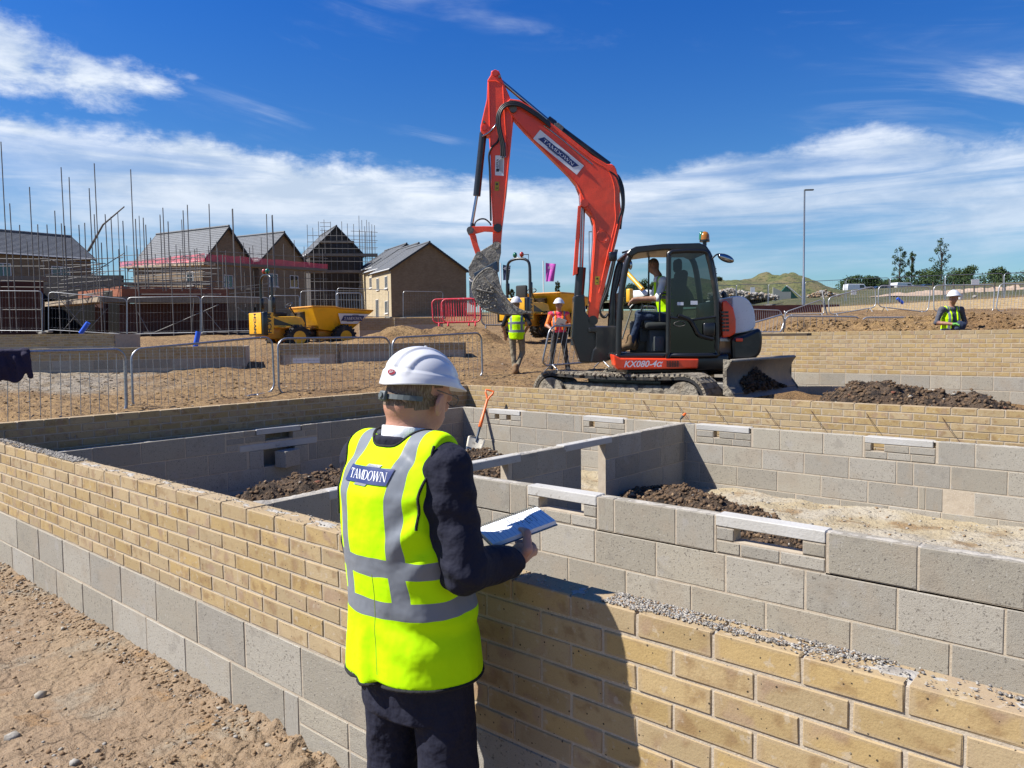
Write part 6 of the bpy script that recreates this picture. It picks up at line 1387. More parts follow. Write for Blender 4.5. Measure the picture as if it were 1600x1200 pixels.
for i, a in enumerate(((-48, 66, 454, 455, 520, 521), (76, 198, 456, 467, 519, 526), (199, 313, 465, 463, 526, 523), (315, 420, 463, 465, 522, 519), (421, 468, 462, 462, 517, 515))):
    heras(('tall mesh fence panel at the far left edge before dark brick', 'tall mesh fence panel with a grey brace, left of the brick garage', 'tall mesh fence panel before the middle of the red brick garage', 'tall mesh fence panel between garage and dumper roll bar', 'narrow tall mesh fence panel behind the dumper seat')[i], *a, 39, 39, GR)
for i, a in enumerate(((470, 525, 455, 454, 497, 497, 50), (527, 607, 450, 453, 497, 497, 52), (630, 692, 455, 456, 498, 497, 60), (1117, 1150, 446, 446, 477, 477, 60), (1151, 1199, 445, 444, 478, 478, 60), (1201, 1256, 444, 441, 478, 477, 60), (1258, 1320, 440, 437, 477, 476, 58), (1322, 1389, 436, 434, 476, 476, 56), (1391, 1475, 434, 430, 478, 478, 48), (1477, 1567, 430, 427, 480, 480, 44), (1569, 1662, 427, 424, 484, 484, 42))):
    heras(('tall mesh fence panel behind the left dumper steering wheel', 'tall mesh fence panel behind the left dumper skip', 'tall mesh fence panel before the brown gable wall', 'tall mesh fence panel right behind the excavator engine cover', 'tall mesh fence panel with a small white notice, before the rubble', 'tall mesh fence panel before the green-ended hut', 'tall mesh fence panel just right of the lamp post', 'tall mesh fence panel below the left bushy tree', 'tall mesh fence panel below the thin upright tree', 'tall mesh fence panel with a white board, above the workman', 'tall mesh fence panel at the right edge')[i], *a[:6], a[6], a[6], 'tall mesh fence panels in the distance', n=16)
for (x, y, w, h, D_, lb) in ((1176, 453, 7, 8, 59.9, 'small white notice on the distant fence left of the lamp post'), (1524, 441, 12, 9, 43.9, 'white notice board on the far fence above the workman'), (1334, 457, 8, 7, 29.2, 'small white notice on the sloping barrier on the bank'), (1167, 487, 3.5, 4, 33.8, 'tiny white tag on the barrier right of the excavator')):
    a = at(x, y, D_); o = thing('notice', lb, 'notice', a, CAMYAW); k = D_ / 1200; MB().box((0, 0, 0), (w * k, .02, h * k)).build('board', MATS['white_plastic'], o)
# ============================================================ low foundation walls on the site
def lowwall(label, x0, y0, D0, x1, y1, D1, n, blocks=0, me=None, ret=0., capc=None):
    A, B = at(x0, y0, D0), at(x1, y1, D1); d = (B - A); L_ = Vector((d.x, d.y, 0)).length; rz = math.atan2(d.y, d.x); z = (A.z + B.z) / 2
    w = Wall('brick_wall', label, 'wall', (A.x, A.y, 0), rz, 'low foundation walls of the plots behind'); w.bricks(0, L_, z - .075 * n, n, random.uniform(0, .2), me or BF); w.core(0, L_, z - .075 * n - .225 * blocks - .5, z - .006, .1025)
    if blocks: w.course('block', BK, .44, .10, .215, 0, L_, z - .075 * n - .225 + .005, .1, .45)
    if ret:
        w.core(0, .1, z - .6, z - .004, ret, name='return_wall'); w.core(L_ - .1, L_, z - .6, z - .004, ret, name='return_wall'); b = MB(); b.box2((.1, ret - .1, z - .6), (L_ - .1, ret, z - .004)); b.build('return_wall', MATS['mortar'], w.t)
    return w
lowwall('low brown brick wall at the left edge, below the tall mesh fence', -60, 523, 23, 178, 522, 23.5, 5, 1, ret=2.2)
lowwall('long low brick wall on blocks behind the two leftmost barriers', 40, 545, 18.5, 383, 541, 19.8, 4, 1, ret=1.6)
w = lowwall('short buff planter-like brick wall in front of the yellow dumper', 436, 538, 20.6, 528, 536, 20.8, 4, 0, ret=.9)
MB().box2((.35, -.02, w.t.location.z + CZ - .68), (1.05, .03, CZ - .55)).build('white_board', MATS['white_plastic'], w.t)
lowwall('long low dark brick wall from the planter wall to the right', 526, 537, 20.9, 728, 535, 22.5, 3, 0, ret=.8)
lowwall('low sunlit buff wall right behind the left dumper', 561, 497, 33, 616, 497, 33.5, 7, 0)
lowwall('low brown wall left of the red barriers', 616, 497, 33.4, 692, 496, 34, 4, 0)
w = Wall('brick_wall', 'long pale brick wall on the bank behind the workman', 'wall', tuple(at(1219, 487, 40).to_2d()) + (0,), 0); A, B = at(1212, 487, 40), at(1640, 462, 27.0); d = B - A; w.t.rotation_euler[2] = math.atan2(d.y, d.x); L_ = d.to_2d().length
w.t.location = (A.x, A.y, 0); zt = B.z; w.core(0, L_, A.z - 1.6, zt - .004, .2)
w.bricks(L_ - 9.5, L_, zt - .075 * 7, 7, .05, BF)
w.core(0, L_ - 9.5, zt - .9, zt + .002, .1025, 'brick_buff', ins=.0, name='far_brickwork')
p = at(1499, 466, 29.3); b = thing('paint_tub', 'white tub standing on the long pale wall behind the workman', 'tub', (p.x, p.y, zt)); MB().cyl((0, 0, 0), (0, 0, .20), .10, 0, 16, .12).build('body', MATS['white_plastic'], b); MB().cyl((0, 0, .20), (0, 0, .225), .125, 0, 16).build('lid', MATS['plastic_grey'], b)
b = tag(stones('stone', [(0, 0, .05)], [.13], ['stone_grey'], kind=None), 'small grey stone on the long pale wall, beside the tub', 'stone'); p = at(1523, 466, 28.8); b.location = (p.x, p.y, zt)
mat('red_boards', (.16, .035, .028), .8, var=[(4, (.10, .025, .02), .4, .7)])
for x0, x1, y0, y1, D_, lb in ((1118, 1312, 478, 484, 37, 'long dark red boarding below the rubble heap'), (1150, 1207, 484, 499, 36.5, 'dark red brick footing behind the small barrier')):
    A, B = at(x0, y0, D_), at(x1, y0, D_); C_ = at(x0, y1, D_); o = thing('boarding', lb, 'boarding', A, math.atan2((B - A).y, (B - A).x)); MB().box2((0, 0, C_.z - A.z - .6), ((B - A).length, .2, 0)).build('panel', MATS['red_boards'], o)
mat('wood_dark', (.12, .085, .055), .85); A, B = at(1166, 523, 13.9), at(1262, 522, 13.2); o = thing('plank', 'dark timber plank lying on top of the tall right wall near the excavator', 'plank', (A.x, A.y, ZF + .06), math.atan2((B - A).y, (B - A).x)); MB().box2((0, -.05, -.06), ((B - A).to_2d().length, .2, -.015)).build('board', MATS['wood_dark'], o)
# blue pipe offcuts
mat('pipe_blue', (.03, .18, 1.1), .4)
for (x0, y0, x1, y1, D_, r_, lb) in ((126, 521, 138, 504, 24, .07, 'blue pipe leaning on the low wall at the left'), (305, 544, 310, 518, 21, .07, 'blue pipe standing behind the long low wall'), (1411, 474, 1402, 466, 30, .06, 'small blue pipe on the bank at the right')):
    tag(MB().tube([at(x0, y0, D_), at(x1, y1, D_)], r_, 0, 10).build('blue_pipe', MATS['pipe_blue']), lb, 'pipe')
# ============================================================ the orange shovel
mat('shovel_orange', (1.5, .28, .04), .4); mat('shovel_blue', (.03, .08, .16), .5); mat('blade_worn', (1.0, .93, .76), .55, metal=.2, var=[(14, (.36, .31, .23), .5, .7)])
tip = Vector((-7.574, 7.779, FZ + .10)); top = tip + Vector((-.076, .469, .88)).normalized() * 1.02; ax = (top - tip).normalized(); sh = thing('shovel', 'orange-handled shovel standing in the soil against the back block wall', 'shovel', tip)
sd = RGT.copy(); sd = (sd - ax * sd.dot(ax)).normalized(); fr = ax.cross(sd).normalized(); fr = -fr if fr.dot(FWD) > 0 else fr; SP = lambda a, b, c=0.: ax * a + sd * b + fr * c
rows = []
for a, w_ in ((-.06, .085), (0., .10), (.10, .115), (.20, .125), (.25, .125), (.262, .10), (.27, .03)): rows.append([SP(a, w_ * s_, -.02 * (1 - s_ * s_) + .004) for s_ in np.linspace(-1, 1, 9)])
v = [p for r_ in rows for p in r_]; f = [(9 * i + j, 9 * i + j + 1, 9 * i + j + 10, 9 * i + j + 9) for i in range(6) for j in range(8)]
bm_ = mesh('blade', v, f, [MATS['blade_worn'], MATS['shovel_blue']], sh, smooth=True, mi=[1 if q < 16 and (q % 8) < 8 else 0 for q in range(48)]); md = bm_.modifiers.new('s', 'SOLIDIFY'); md.thickness = .003
MB().tube([SP(.20, 0, -.01), SP(.28, 0, -.012), SP(.34, 0, -.02), SP(.44, 0, -.004)], [.010, .016, .017, .019], 0, 10).build('socket', MATS['shovel_blue'], sh)
MB().tube([SP(.42, 0), SP(.43, 0), SP(.52, 0), SP(.60, 0), SP(.62, 0), SP(.86, 0)], [.019, .027, .026, .024, .020, .019], 0, 12).build('shaft', MATS['shovel_orange'], sh)
MB().tube([SP(.84, 0), SP(.90, .020), SP(.955, .052), SP(1.0, .058), SP(1.0, 0), SP(1.0, -.058), SP(.955, -.052), SP(.90, -.020), SP(.84, 0)], .0145, 0, 8).build('grip', MATS['shovel_orange'], sh)
# tool left on the partition: small orange-handled trowel
p = at(1063, 651, 9.0); p = onv(1063, 655, 8.10); t = thing('trowel', 'small orange-tipped tool hanging at the top of the back wall near the partition', 'tool', p); MB().tube([(0, 0, 0), (.05, -.01, .05)], [.012, .018], 0, 8).build('handle', MATS['plastic_grey'], t); MB().tube([(.05, -.01, .05), (.075, -.012, .075)], [.018, .014], 0, 8).build('tip', MATS['shovel_orange'], t); MB().tube([(0, 0, 0), (-.005, .0, -.08)], .003, 0, 5).build('hook', MATS['wire_rust'], t)
# ============================================================ workers
def foot_at(x, D): p = at(x, 560, D); return Vector((p.x, p.y, gz(p.x, p.y)))
vest_mat('vest_worker', (.99, 1.17), (.12,), .026, .028); vest_mat('vest_orange_taped', (), (.13,), .02, .02, col=(.95, .21, .03)); vest_mat('vest_right', (.97,), (.11,), .024, .028)
z_y = at(808, 586, 17.3)
J = dict(head=(0, .01, 1.60), neck=(0, 0, 1.45), chest=(0, 0, 1.25), pelvis=(0, 0, .92), yaw=-.35, shL=(-.19, 0, 1.38), shR=(.19, 0, 1.38), elL=(-.30, -.02, 1.13), elR=(.30, -.05, 1.14), wrL=(-.27, .10, .93), wrR=(.20, .12, 1.0), hipL=(-.10, 0, .90), hipR=(.10, 0, .90), knL=(-.08, .02, .49), knR=(.12, .10, .50), anL=(-.05, -.05, .09), anR=(-.02, -.10, .12), toeL=(-.03, .10, .04), toeR=(.02, .04, .05))
figure('workman seen from behind in yellow vest and beige trousers, below the excavator bucket', z_y, CAMYAW - .05, J, ['skin_tan', 'black_cloth', 'black_cloth', 'skin_tan', 'trousers_khaki', 'skin_tan', 'boot_tan', 'hair_brown'], vest=('vest_worker', .80), h=.014)
z_p = at(874, 581, 18.2)
J = dict(head=(0, .04, 1.58), neck=(0, 0, 1.43), chest=(0, 0, 1.24), pelvis=(0, 0, .92), yaw=-.35, open=.06, shL=(-.19, 0, 1.36), shR=(.19, 0, 1.36), elL=(-.28, .02, 1.10), elR=(.29, .02, 1.10), wrL=(-.08, .24, 1.10), wrR=(.20, .20, 1.02), hipL=(-.10, 0, .90), hipR=(.10, 0, .90), knL=(-.14, .03, .49), knR=(.15, .03, .49), anL=(-.20, 0, .09), anR=(.20, 0, .09), toeL=(-.23, .15, .04), toeR=(.24, .14, .04))
pk = figure('workman in pink shirt and orange vest holding a paper, left of the excavator', z_p, CAMYAW + math.pi, J, ['skin_tan', 'shirt_pink', 'vest_orange', 'skin_tan', 'trousers_grey', 'skin_tan', 'black_cloth', 'hair_brown'], vest=('vest_orange_taped', .98), h=.014)
a = pk.matrix_basis @ Vector((-.02, .30, 1.17)); o = thing('paper_sheet', 'white sheet of paper in the hands of the man in pink', 'paper', a, CAMYAW + math.pi); MB().box((0, 0, 0), (.22, .004, .20), mtx=Matrix.Rotation(R(-35), 4, 'X') @ Matrix.Rotation(R(-25), 4, 'Y')).build('sheet', MATS['paper'], o)
z_w = at(1484, 586, 16.4); z_w.z = CZ + .80 - 1.80
J = dict(head=(.0, .06, 1.63), neck=(0, 0, 1.46), chest=(0, 0, 1.26), pelvis=(0, -.04, .95), yaw=-.95, open=.055, shL=(-.22, 0, 1.39), shR=(.22, 0, 1.39), elL=(-.34, -.02, 1.12), elR=(.34, .0, 1.12), wrL=(-.12, .20, 1.03), wrR=(.14, .22, 1.09), hipL=(-.10, 0, .90), hipR=(.10, 0, .90), knL=(-.12, .03, .49), knR=(.12, .03, .49), anL=(-.14, 0, .09), anR=(.14, 0, .09), toeL=(-.16, .15, .04), toeR=(.16, .14, .04))
wk = figure('workman with green gloves and open yellow vest behind the tall right wall', z_w, CAMYAW + math.pi + .15, J, ['skin_tan', 'polo_grey', 'polo_grey', 'skin_tan', 'denim', 'glove_green', 'boot_tan', 'hair_brown'], vest=('vest_right', .86), h=.012, sc=1.03)
a = wk.matrix_basis @ Vector((0, .27, 1.04)); o = thing('tool_bag', 'dark blue bundle held by the workman behind the right wall', 'bag', a, CAMYAW); MB().rbox((0, 0, 0), (.20, .12, .22), .05, mtx=Matrix.Rotation(.4, 4, 'Y')).build('cloth', MATS['denim'], o)
# hair and faces stay part of each body; drivers and workers share the helmet shape
# ============================================================ dumpers
def dumper(label, X0, D0, z0, yaw, group, beac, text=True):
    w = RGT * X0 + FWD * D0; t = thing('site_dumper', label, 'dumper', (w.x, w.y, z0), CAMYAW + yaw, group)
    def whl(x, y, r=.46, wd=.36):
        b = MB(); b.tube([(x, y - wd / 2, r), (x, y - wd / 2 + .05, r), (x, y + wd / 2 - .05, r), (x, y + wd / 2, r)], [r * .86, r * .98, r * .98, r * .86], 0, 28)
        for i in range(18):
            for s in (-1, 1): a = 6.28318 * (i + .25 * s) / 18; b.box((x + math.cos(a) * r * .985, y + s * wd * .25, r + math.sin(a) * r * .985), (.07, wd * .46, .06), mtx=Matrix.Rotation(-a, 4, 'Y') @ Matrix.Rotation(.5 * s, 4, 'X'))
        o = b.build('wheel', MATS['black_rubber'], t); MB().tube([(x, y - wd / 2 - .012, r), (x, y - wd / 2 + .08, r)], [r * .55, r * .48], 0, 20).tube([(x, y - wd / 2 - .03, r), (x, y - wd / 2, r)], r * .2, 0, 12).build('rim', MATS['yellow_paint'], o)
    for x in (-.95, 1.0): whl(x, -.80); whl(x, .80)
    b = MB(); b.rbox((-1.2, 0, .66), (1.7, .95, .50), .05).build('chassis', MATS['orange_dirty'], t)
    b = MB(); b.prism([(-1.95, .82), (-.55, .82), (-.50, 1.0), (-.62, 1.22), (-.95, 1.26), (-1.95, 1.24)], 1.15); bevel(b.build('engine_cover', MATS['yellow_paint'], t), .04, 3)
    MB().prism([(-1.75, 1.18), (-1.0, .92), (-1.75, .92)], 1.17).build('side_badge', MATS['black_paint'], t)
    MB().rbox((-1.0, 0, .84), (1.2, 1.75, .06), .02).build('mudguard', MATS['orange_dirty'], t)
    o = MB().rbox((-2.10, 0, .98), (.20, 1.30, .86), .04).build('counterweight', MATS['black_paint'], t); MB().rbox((-2.215, 0, 1.0), (.03, 1.05, .78), .03).build('rear_plate', MATS['yellow_paint'], o); MB().box((-1.98, -.62, 1.0), (.36, .04, .78)).build('side_plate', MATS['yellow_paint'], o)
    me = textmesh('MACH', .26, 0, 0, .008); mesh('lettering', [Vector((-2.24, -q.co.y * 1.0, 1.0 + q.co.x)) for q in me.vertices] , [tuple(q.vertices) for q in me.polygons], MATS['black_paint'], o)
    mesh('lettering', [Vector((-1.98 + q.co.y * .9, -.645, 1.0 - q.co.x)) for q in me.vertices] , [tuple(q.vertices) for q in me.polygons], MATS['black_paint'], o)
    rp = smooth_pts([(-.48, .85), (-.48, 1.7), (-.47, 2.45), (-.36, 2.72), (0., 2.80), (.36, 2.72), (.47, 2.45), (.48, 1.7), (.48, .85)], 4); MB().tube([(-1.75, a, z) for a, z in rp], .048, 0, 10).build('roll_bar', MATS['black_paint'], t)
    for s in (-1, 1): MB().rbox((-1.72, s * .48, 1.75), (.14, .12, .42), .04).build('roll_bar_hinge', MATS['black_paint'], t)
    for s, m_ in beac: MB().cyl((-1.75, s * .14, 2.80), (-1.75, s * .14, 2.88), .03, 0, 8).build('beacon_stem', MATS['black_paint'], t); MB().sphere((-1.75, s * .14, 2.94), .08, 0, 12, 8, (1, 1, 1.2)).build('beacon', MATS[m_], t)
    MB().rbox((-1.30, 0, 1.34), (.5, .5, .14), .05).build('seat', MATS['seat_grey'], t); MB().rbox((-1.55, 0, 1.62), (.12, .46, .5), .05).build('seat_back', MATS['seat_grey'], t)
    MB().tube([(-.55, 0, 1.2), (-.85, 0, 1.66)], .03, 0, 8).build('steering_column', MATS['black_paint'], t); MB().tube([Vector((-.87, 0, 1.69)) + Vector((.10 * math.cos(R(a)), .20 * math.sin(R(a)), .16 * math.cos(R(a)) * .6)) for a in range(0, 360, 20)], .018, 0, 6, closed=True).tube([(-.87, -.2, 1.69), (-.87, .2, 1.69)], .014, 0, 5).build('steering_wheel', MATS['black_paint'], t)
    MB().prism([(-.55, .6), (-.35, .6), (-.42, 1.45), (-.62, 1.40)], .8).build('firewall', MATS['black_paint'], t); MB().rbox((-.1, 0, .62), (.7, .4, .3), .05).build('pivot', MATS['black_paint'], t); MB().rbox((.9, 0, .62), (1.5, .7, .28), .05).build('front_chassis', MATS['orange_dirty'], t)
    # skip: open hopper, wider at the rim
    T = [(-.38, 1.62, .93), (.55, 1.62, .98), (.75, 1.56, 1.0), (2.25, 1.50, .92)]; Bt = [(.05, .80, .62), (.75, .72, .62), (1.0, .72, .62), (1.45, .78, .60)]; v = []
    for s in (-1, 1): v += [(x, s * y, z) for x, z, y in T] + [(x, s * y, z) for x, z, y in Bt]
    f = []
    for o_ in (0, 8): f += [(o_ + i, o_ + i + 1, o_ + 4 + i + 1, o_ + 4 + i) for i in range(3)]
    f += [(0, 4, 12, 8), (3, 11, 15, 7)] + [(4 + i, 5 + i, 13 + i, 12 + i) for i in range(3)]
    sk = mesh('skip', v, f, MATS['yellow_paint'], t); md = sk.modifiers.new('s', 'SOLIDIFY'); md.thickness = .03
    for s in (-1, 1): MB().tube([(x, s * (y + .01), z) for x, z, y in T], .035, 0, 6).build('skip_rim', MATS['orange_dirty'], sk)
    MB().tube([(2.25, -.93, 1.5), (2.25, .93, 1.5)], .04, 0, 6).build('skip_rim', MATS['orange_dirty'], sk); MB().tube([(-.38, -.93, 1.62), (-.38, .93, 1.62)], .035, 0, 6).build('skip_rim', MATS['orange_dirty'], sk)
    if text:
        ctr = Vector((1.35, -.885, 1.19)); n = Vector((.0, -1, -.33)).normalized(); ex = Vector((1, 0, 0)); ey = Vector((0, -.33, 1)).normalized()
        v = [(-.68, .21), (.72, .19), (.22, -.21), (-.50, -.21)]; mesh('sign_plate', [ctr + ex * a + ey * b_ + n * .045 for a, b_ in v], [(0, 1, 2, 3)], MATS['logo_white'], sk)
        for ly, mn, v, f in sign_tamdown(1.0, .34, False): mesh('logo', [ctr + ex * (a - .02) + ey * (b_ + .02) + n * (.055 + .008 * ly) for a, b_ in v], f, MATS[mn], sk)
    return t
GD = 'yellow site dumpers'
zd = at(480, 546, 29.6).z; dumper('yellow dumper at the left with a TAMDOWN sign on its skip', (487 - 800) / 1200 * 30, 30, zd, R(42), GD, ((1, 'beacon_red'), (-1, 'beacon_green')))
zd = at(855, 527, 28.0).z; dumper('yellow dumper behind the two standing workmen, rear turned to the camera', (850 - 800) / 1200 * 29, 29, zd, R(58), GD, ((-1, 'beacon_red'), (1, 'beacon_green')), text=False)
# ============================================================ houses, scaffolding
def tiny_brick(name, a, b, mort, pale=None):
    def ex(c, k):
        N, L = k['N'], k['L']; geo = N.new('ShaderNodeNewGeometry'); sp = N.new('ShaderNodeSeparateXYZ'); L(k['tc'].outputs['Object'], sp.inputs[0])
        cb_ = N.new('ShaderNodeCombineXYZ'); L(k['mth']('ADD', sp.outputs[0], sp.outputs[1]), cb_.inputs[0]); L(sp.outputs[2], cb_.inputs[1])
        t = N.new('ShaderNodeTexBrick'); L(cb_.outputs[0], t.inputs['Vector']); t.inputs['Scale'].default_value = 1; t.inputs['Brick Width'].default_value = .225; t.inputs['Row Height'].default_value = .075; t.inputs['Mortar Size'].default_value = .006
        t.inputs['Color1'].default_value = (*a, 1); t.inputs['Color2'].default_value = (*b, 1); t.inputs['Mortar'].default_value = (*mort, 1); t.inputs['Bias'].default_value = -.1
        return k['mixc'](k['mth']('MULTIPLY', k['rmp'](k['noise'](1.1, 4), .45, .7), .35), t.outputs['Color'], tuple(q * .7 for q in a))
    return mat(name, a, .92, extra=ex, bump=[(30, .004, 3)])
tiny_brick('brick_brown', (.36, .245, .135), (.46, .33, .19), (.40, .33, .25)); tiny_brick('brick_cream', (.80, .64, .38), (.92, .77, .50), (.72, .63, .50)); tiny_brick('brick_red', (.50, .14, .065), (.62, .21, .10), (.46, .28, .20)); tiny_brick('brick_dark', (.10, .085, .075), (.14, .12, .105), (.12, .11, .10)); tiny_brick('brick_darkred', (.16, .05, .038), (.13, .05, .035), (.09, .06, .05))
mat('roof_tile', (.24, .255, .275), .7, rotrand=True, var=[(1.5, (.21, .22, .235), .4, .7, 4), (9, (.10, .105, .12), .5, .7)])
mat('trim_white', (1.2, 1.18, 1.12), .6); mat('trim_black', (.03, .03, .033), .6); mat('board_wood', (.80, .64, .46), .9, var=[(3, (.30, .23, .16), .45, .7)]); mat('board_grey', (.30, .25, .20), .9, var=[(3, (.32, .28, .23), .45, .7)]); mat('steel_pole', (.27, .26, .25), .6, metal=.2)
M = bpy.data.materials.new('net_pink'); M.use_nodes = True; t_ = M.node_tree; b_ = t_.nodes['Principled BSDF']; b_.inputs['Base Color'].default_value = (.78, .10, .15, 1); b_.inputs['Roughness'].default_value = .8; b_.inputs['Alpha'].default_value = .62; b_.inputs['Transmission Weight'].default_value = 0; MATS['net_pink'] = M
def roof(parent, W, L_, He, Hr, ov=.3, nrow=18):
    for s in (0, 1):
        b = MB()
        for i in range(nrow):
            t0, t1 = i / nrow, (i + 1) / nrow; w0 = -ov + (W / 2 + ov) * t0; w1 = -ov + (W / 2 + ov) * t1; sl_ = (Hr - He) / (W / 2); z0, z1 = He + sl_ * w0 + .06, He + sl_ * w1 + .06
            if s: w0, w1 = W - w0, W - w1
            b.add([(w0, -ov, z0 + .045), (w1, -ov, z1), (w1, L_ + ov, z1), (w0, L_ + ov, z0 + .045), (w0, -ov, z0), (w0, L_ + ov, z0)], [(0, 1, 2, 3), (4, 0, 3, 5)])
        o = b.build('roof', MATS['roof_tile'], parent, recalc=False); md = o.modifiers.new('s', 'SOLIDIFY'); md.thickness = .05; md.offset = -1
    MB().tube([(W / 2, -ov, Hr + .12), (W / 2, L_ + ov, Hr + .12)], .11, 0, 8).build('ridge_tile', MATS['roof_tile'], parent)
    for y in (-ov, L_ + ov):
        for s in (0, 1):
            e = -ov if not s else W + ov; zz = He - ov * (Hr - He) / (W / 2); b = MB(); b.prism([(e, zz - .12), (W / 2, Hr - .10), (W / 2, Hr + .10), (e, zz + .10)], .06, y0=y); b.build('bargeboard', MATS['trim_black'], parent)
def house(label, X0, D0, z0, yaw, W, L_, He, Hr, gm, sm, wins=(), group='new houses on the estate', cat='house'):
    w = RGT * X0 + FWD * D0; t = thing('house', label, cat, (w.x, w.y, z0), CAMYAW + R(yaw), group)
    b = MB(); b.add([(0, 0, -1.5), (W, 0, -1.5), (W, 0, He), (W / 2, 0, Hr), (0, 0, He), (0, L_, -1.5), (W, L_, -1.5), (W, L_, He), (W / 2, L_, Hr), (0, L_, He)], [(0, 1, 2, 3, 4), (9, 8, 7, 6, 5)], 0); b.add([(0, 0, -1.5), (0, L_, -1.5), (0, L_, He), (0, 0, He), (W, 0, -1.5), (W, L_, -1.5), (W, L_, He), (W, 0, He)], [(3, 2, 1, 0), (4, 5, 6, 7)], 1)
    b.build('wall', [MATS[gm], MATS[sm]], t); roof(t, W, L_, He, Hr)
    for e in (-.12, W + .12): MB().tube([(e, -.1, He - .02), (e, L_ + .1, He - .02)], .06, 0, 6).build('gutter', MATS['trim_white'], t)
    for face, a, z, ww, hh in wins:
        q = (lambda u_, z_, d: (u_, -d, z_)) if face == 'g' else ((lambda u_, z_, d: (-d, u_, z_)) if face == 'l' else (lambda u_, z_, d: (W + d, u_, z_)))
        f = MB(); k = .06
        for (a0, a1, z1, z2) in ((a - ww / 2, a + ww / 2, z, z + k), (a - ww / 2, a + ww / 2, z + hh - k, z + hh), (a - ww / 2, a - ww / 2 + k, z + k, z + hh - k), (a + ww / 2 - k, a + ww / 2, z + k, z + hh - k), (a - k / 2, a + k / 2, z + k, z + hh - k)): f.box2(q(a0, z1, -.02), q(a1, z2, .05))
        o = f.build('window', MATS['trim_white'], t); MB().box2(q(a - ww / 2 + k, z + k, -.01), q(a + ww / 2 - k, z + hh - k, .015)).build('pane', MATS['glass_window'], o); MB().box2(q(a - ww / 2 - .1, z - .09, -.02), q(a + ww / 2 + .1, z, .10)).build('sill', MATS['trim_white'], o)
    return t
hC = house('brown brick gable house with a cream windowed side, right of the scaffolded houses', -12.25, 79, CZ + 1.95, 27, 8.4, 6.6, 5.0, 7.75, 'brick_brown', 'brick_cream', [('l', 1.5, 3.1, .9, 1.25), ('l', 4.4, 3.1, .9, 1.25), ('l', 1.6, .5, 1.0, 1.3), ('l', 4.8, .1, 1.0, 2.0)])
house('pale-sided house stepping up directly behind the brown gable house', -14.15, 85.6, CZ + 2.7, 27, 8.4, 6.6, 4.95, 7.7, 'brick_brown', 'brick_cream', [('l', 1.8, 3.0, .9, 1.2), ('l', 4.6, 3.0, .9, 1.2), ('l', 3., .3, 1.0, 1.8)])
house('rearmost pale-sided house of the row behind the brown gable', -16.4, 92.2, CZ + 3.35, 27, 8.4, 8, 4.95, 7.8, 'brick_brown', 'brick_cream', [('l', 2.0, 3.0, .9, 1.2), ('l', 5.4, 3.0, .9, 1.2)])
house('scaffolded house with a pointed brown gable and grey roof, nearest the garage', -27.1, 68, CZ + 1.2, 60.6, 5.7, 9.6, 5.7, 8.9, 'brick_brown', 'brick_brown', [('l', 1.6, 3.6, .9, 1.2), ('g', 2.8, 3.4, 1.0, 1.2)])
house('second pointed gable house joined to the right of the first scaffolded one', -23.7, 73, CZ + 1.4, 60.6, 6.1, 9, 6.0, 8.8, 'brick_brown', 'brick_brown', [('g', 1.7, 3.6, 1.1, 1.2), ('g', 4.4, 3.6, 1.1, 1.2)])
house('tall dark three-storey house wrapped in scaffolding, left of the brown gable', -24.6, 95, CZ + 2.4, 25, 6.6, 10, 8.0, 11.3, 'brick_dark', 'brick_dark', [])
house('brown brick house with a long grey roof at the left edge, behind scaffolding', -32.5, 60, CZ + .8, 141, 8.2, 13, 5.5, 7.5, 'brick_brown', 'brick_brown', [('l', 2.2, 3.5, 1.3, 1.3), ('l', 6.0, 3.5, 1.0, 1.3), ('l', 9.6, 3.5, 1.3, 1.4)])
mat('shade_dark', (.02, .018, .016), 1.)  # near-black colour standing in for the shade inside the garage
def boxb(parent, x0, x1, y0, y1, D0, D1, m, name, th=.3, y0b=None, y1b=None, zb=None):
    A, B = at(x0, y0, D0), at(x1, y0b if y0b is not None else y0, D1); C_ = at(x1, y1b if y1b is not None else y1, D1); E_ = at(x0, y1, D0)
    if zb is not None: C_.z = zb; E_.z = zb
    n = Vector((-(B - A).y, (B - A).x, 0)).normalized() * th; n = n if n.dot(FWD) > 0 else -n; o0 = parent.location
    V = [E_, C_, B, A]; v = [p - o0 for p in V] + [p + n - o0 for p in V]; return mesh(name, v, [(0, 1, 2, 3), (7, 6, 5, 4), (0, 4, 5, 1), (1, 5, 6, 2), (2, 6, 7, 3), (3, 7, 4, 0)], MATS[m], parent)
g0 = at(258, 524, 44); ga = thing('garage', 'unfinished red brick garage with an open doorway, in the middle of the scaffolding', 'garage', (g0.x, g0.y, g0.z), 0)
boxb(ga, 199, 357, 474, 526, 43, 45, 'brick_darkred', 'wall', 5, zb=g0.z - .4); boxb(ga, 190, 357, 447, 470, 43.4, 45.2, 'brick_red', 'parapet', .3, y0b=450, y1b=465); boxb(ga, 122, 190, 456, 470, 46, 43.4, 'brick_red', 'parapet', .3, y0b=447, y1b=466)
boxb(ga, 148, 160, 474, 524, 44.5, 44.3, 'brick_darkred', 'pier', .4, zb=g0.z - .4); boxb(ga, 186, 199, 474, 526, 43.2, 43.0, 'brick_darkred', 'pier', .4, zb=g0.z - .4); boxb(ga, 70, 200, 466, 526, 48.5, 48, 'shade_dark', 'interior_shade', .2, zb=g0.z - .4)  # last one is a black sheet painting the doorway's inner shade
for a_, b_ in ((160, 176), (174, 181)): boxb(ga, a_ + 2, b_, 454, 463, 44.4, 43.9, 'shade_dark', 'opening', .1)  # openings are solid dark patches, their shade put in as colour
boxb(ga, 58, 190, 430, 470, 50, 50, 'brick_dark', 'rear_wall', .3)
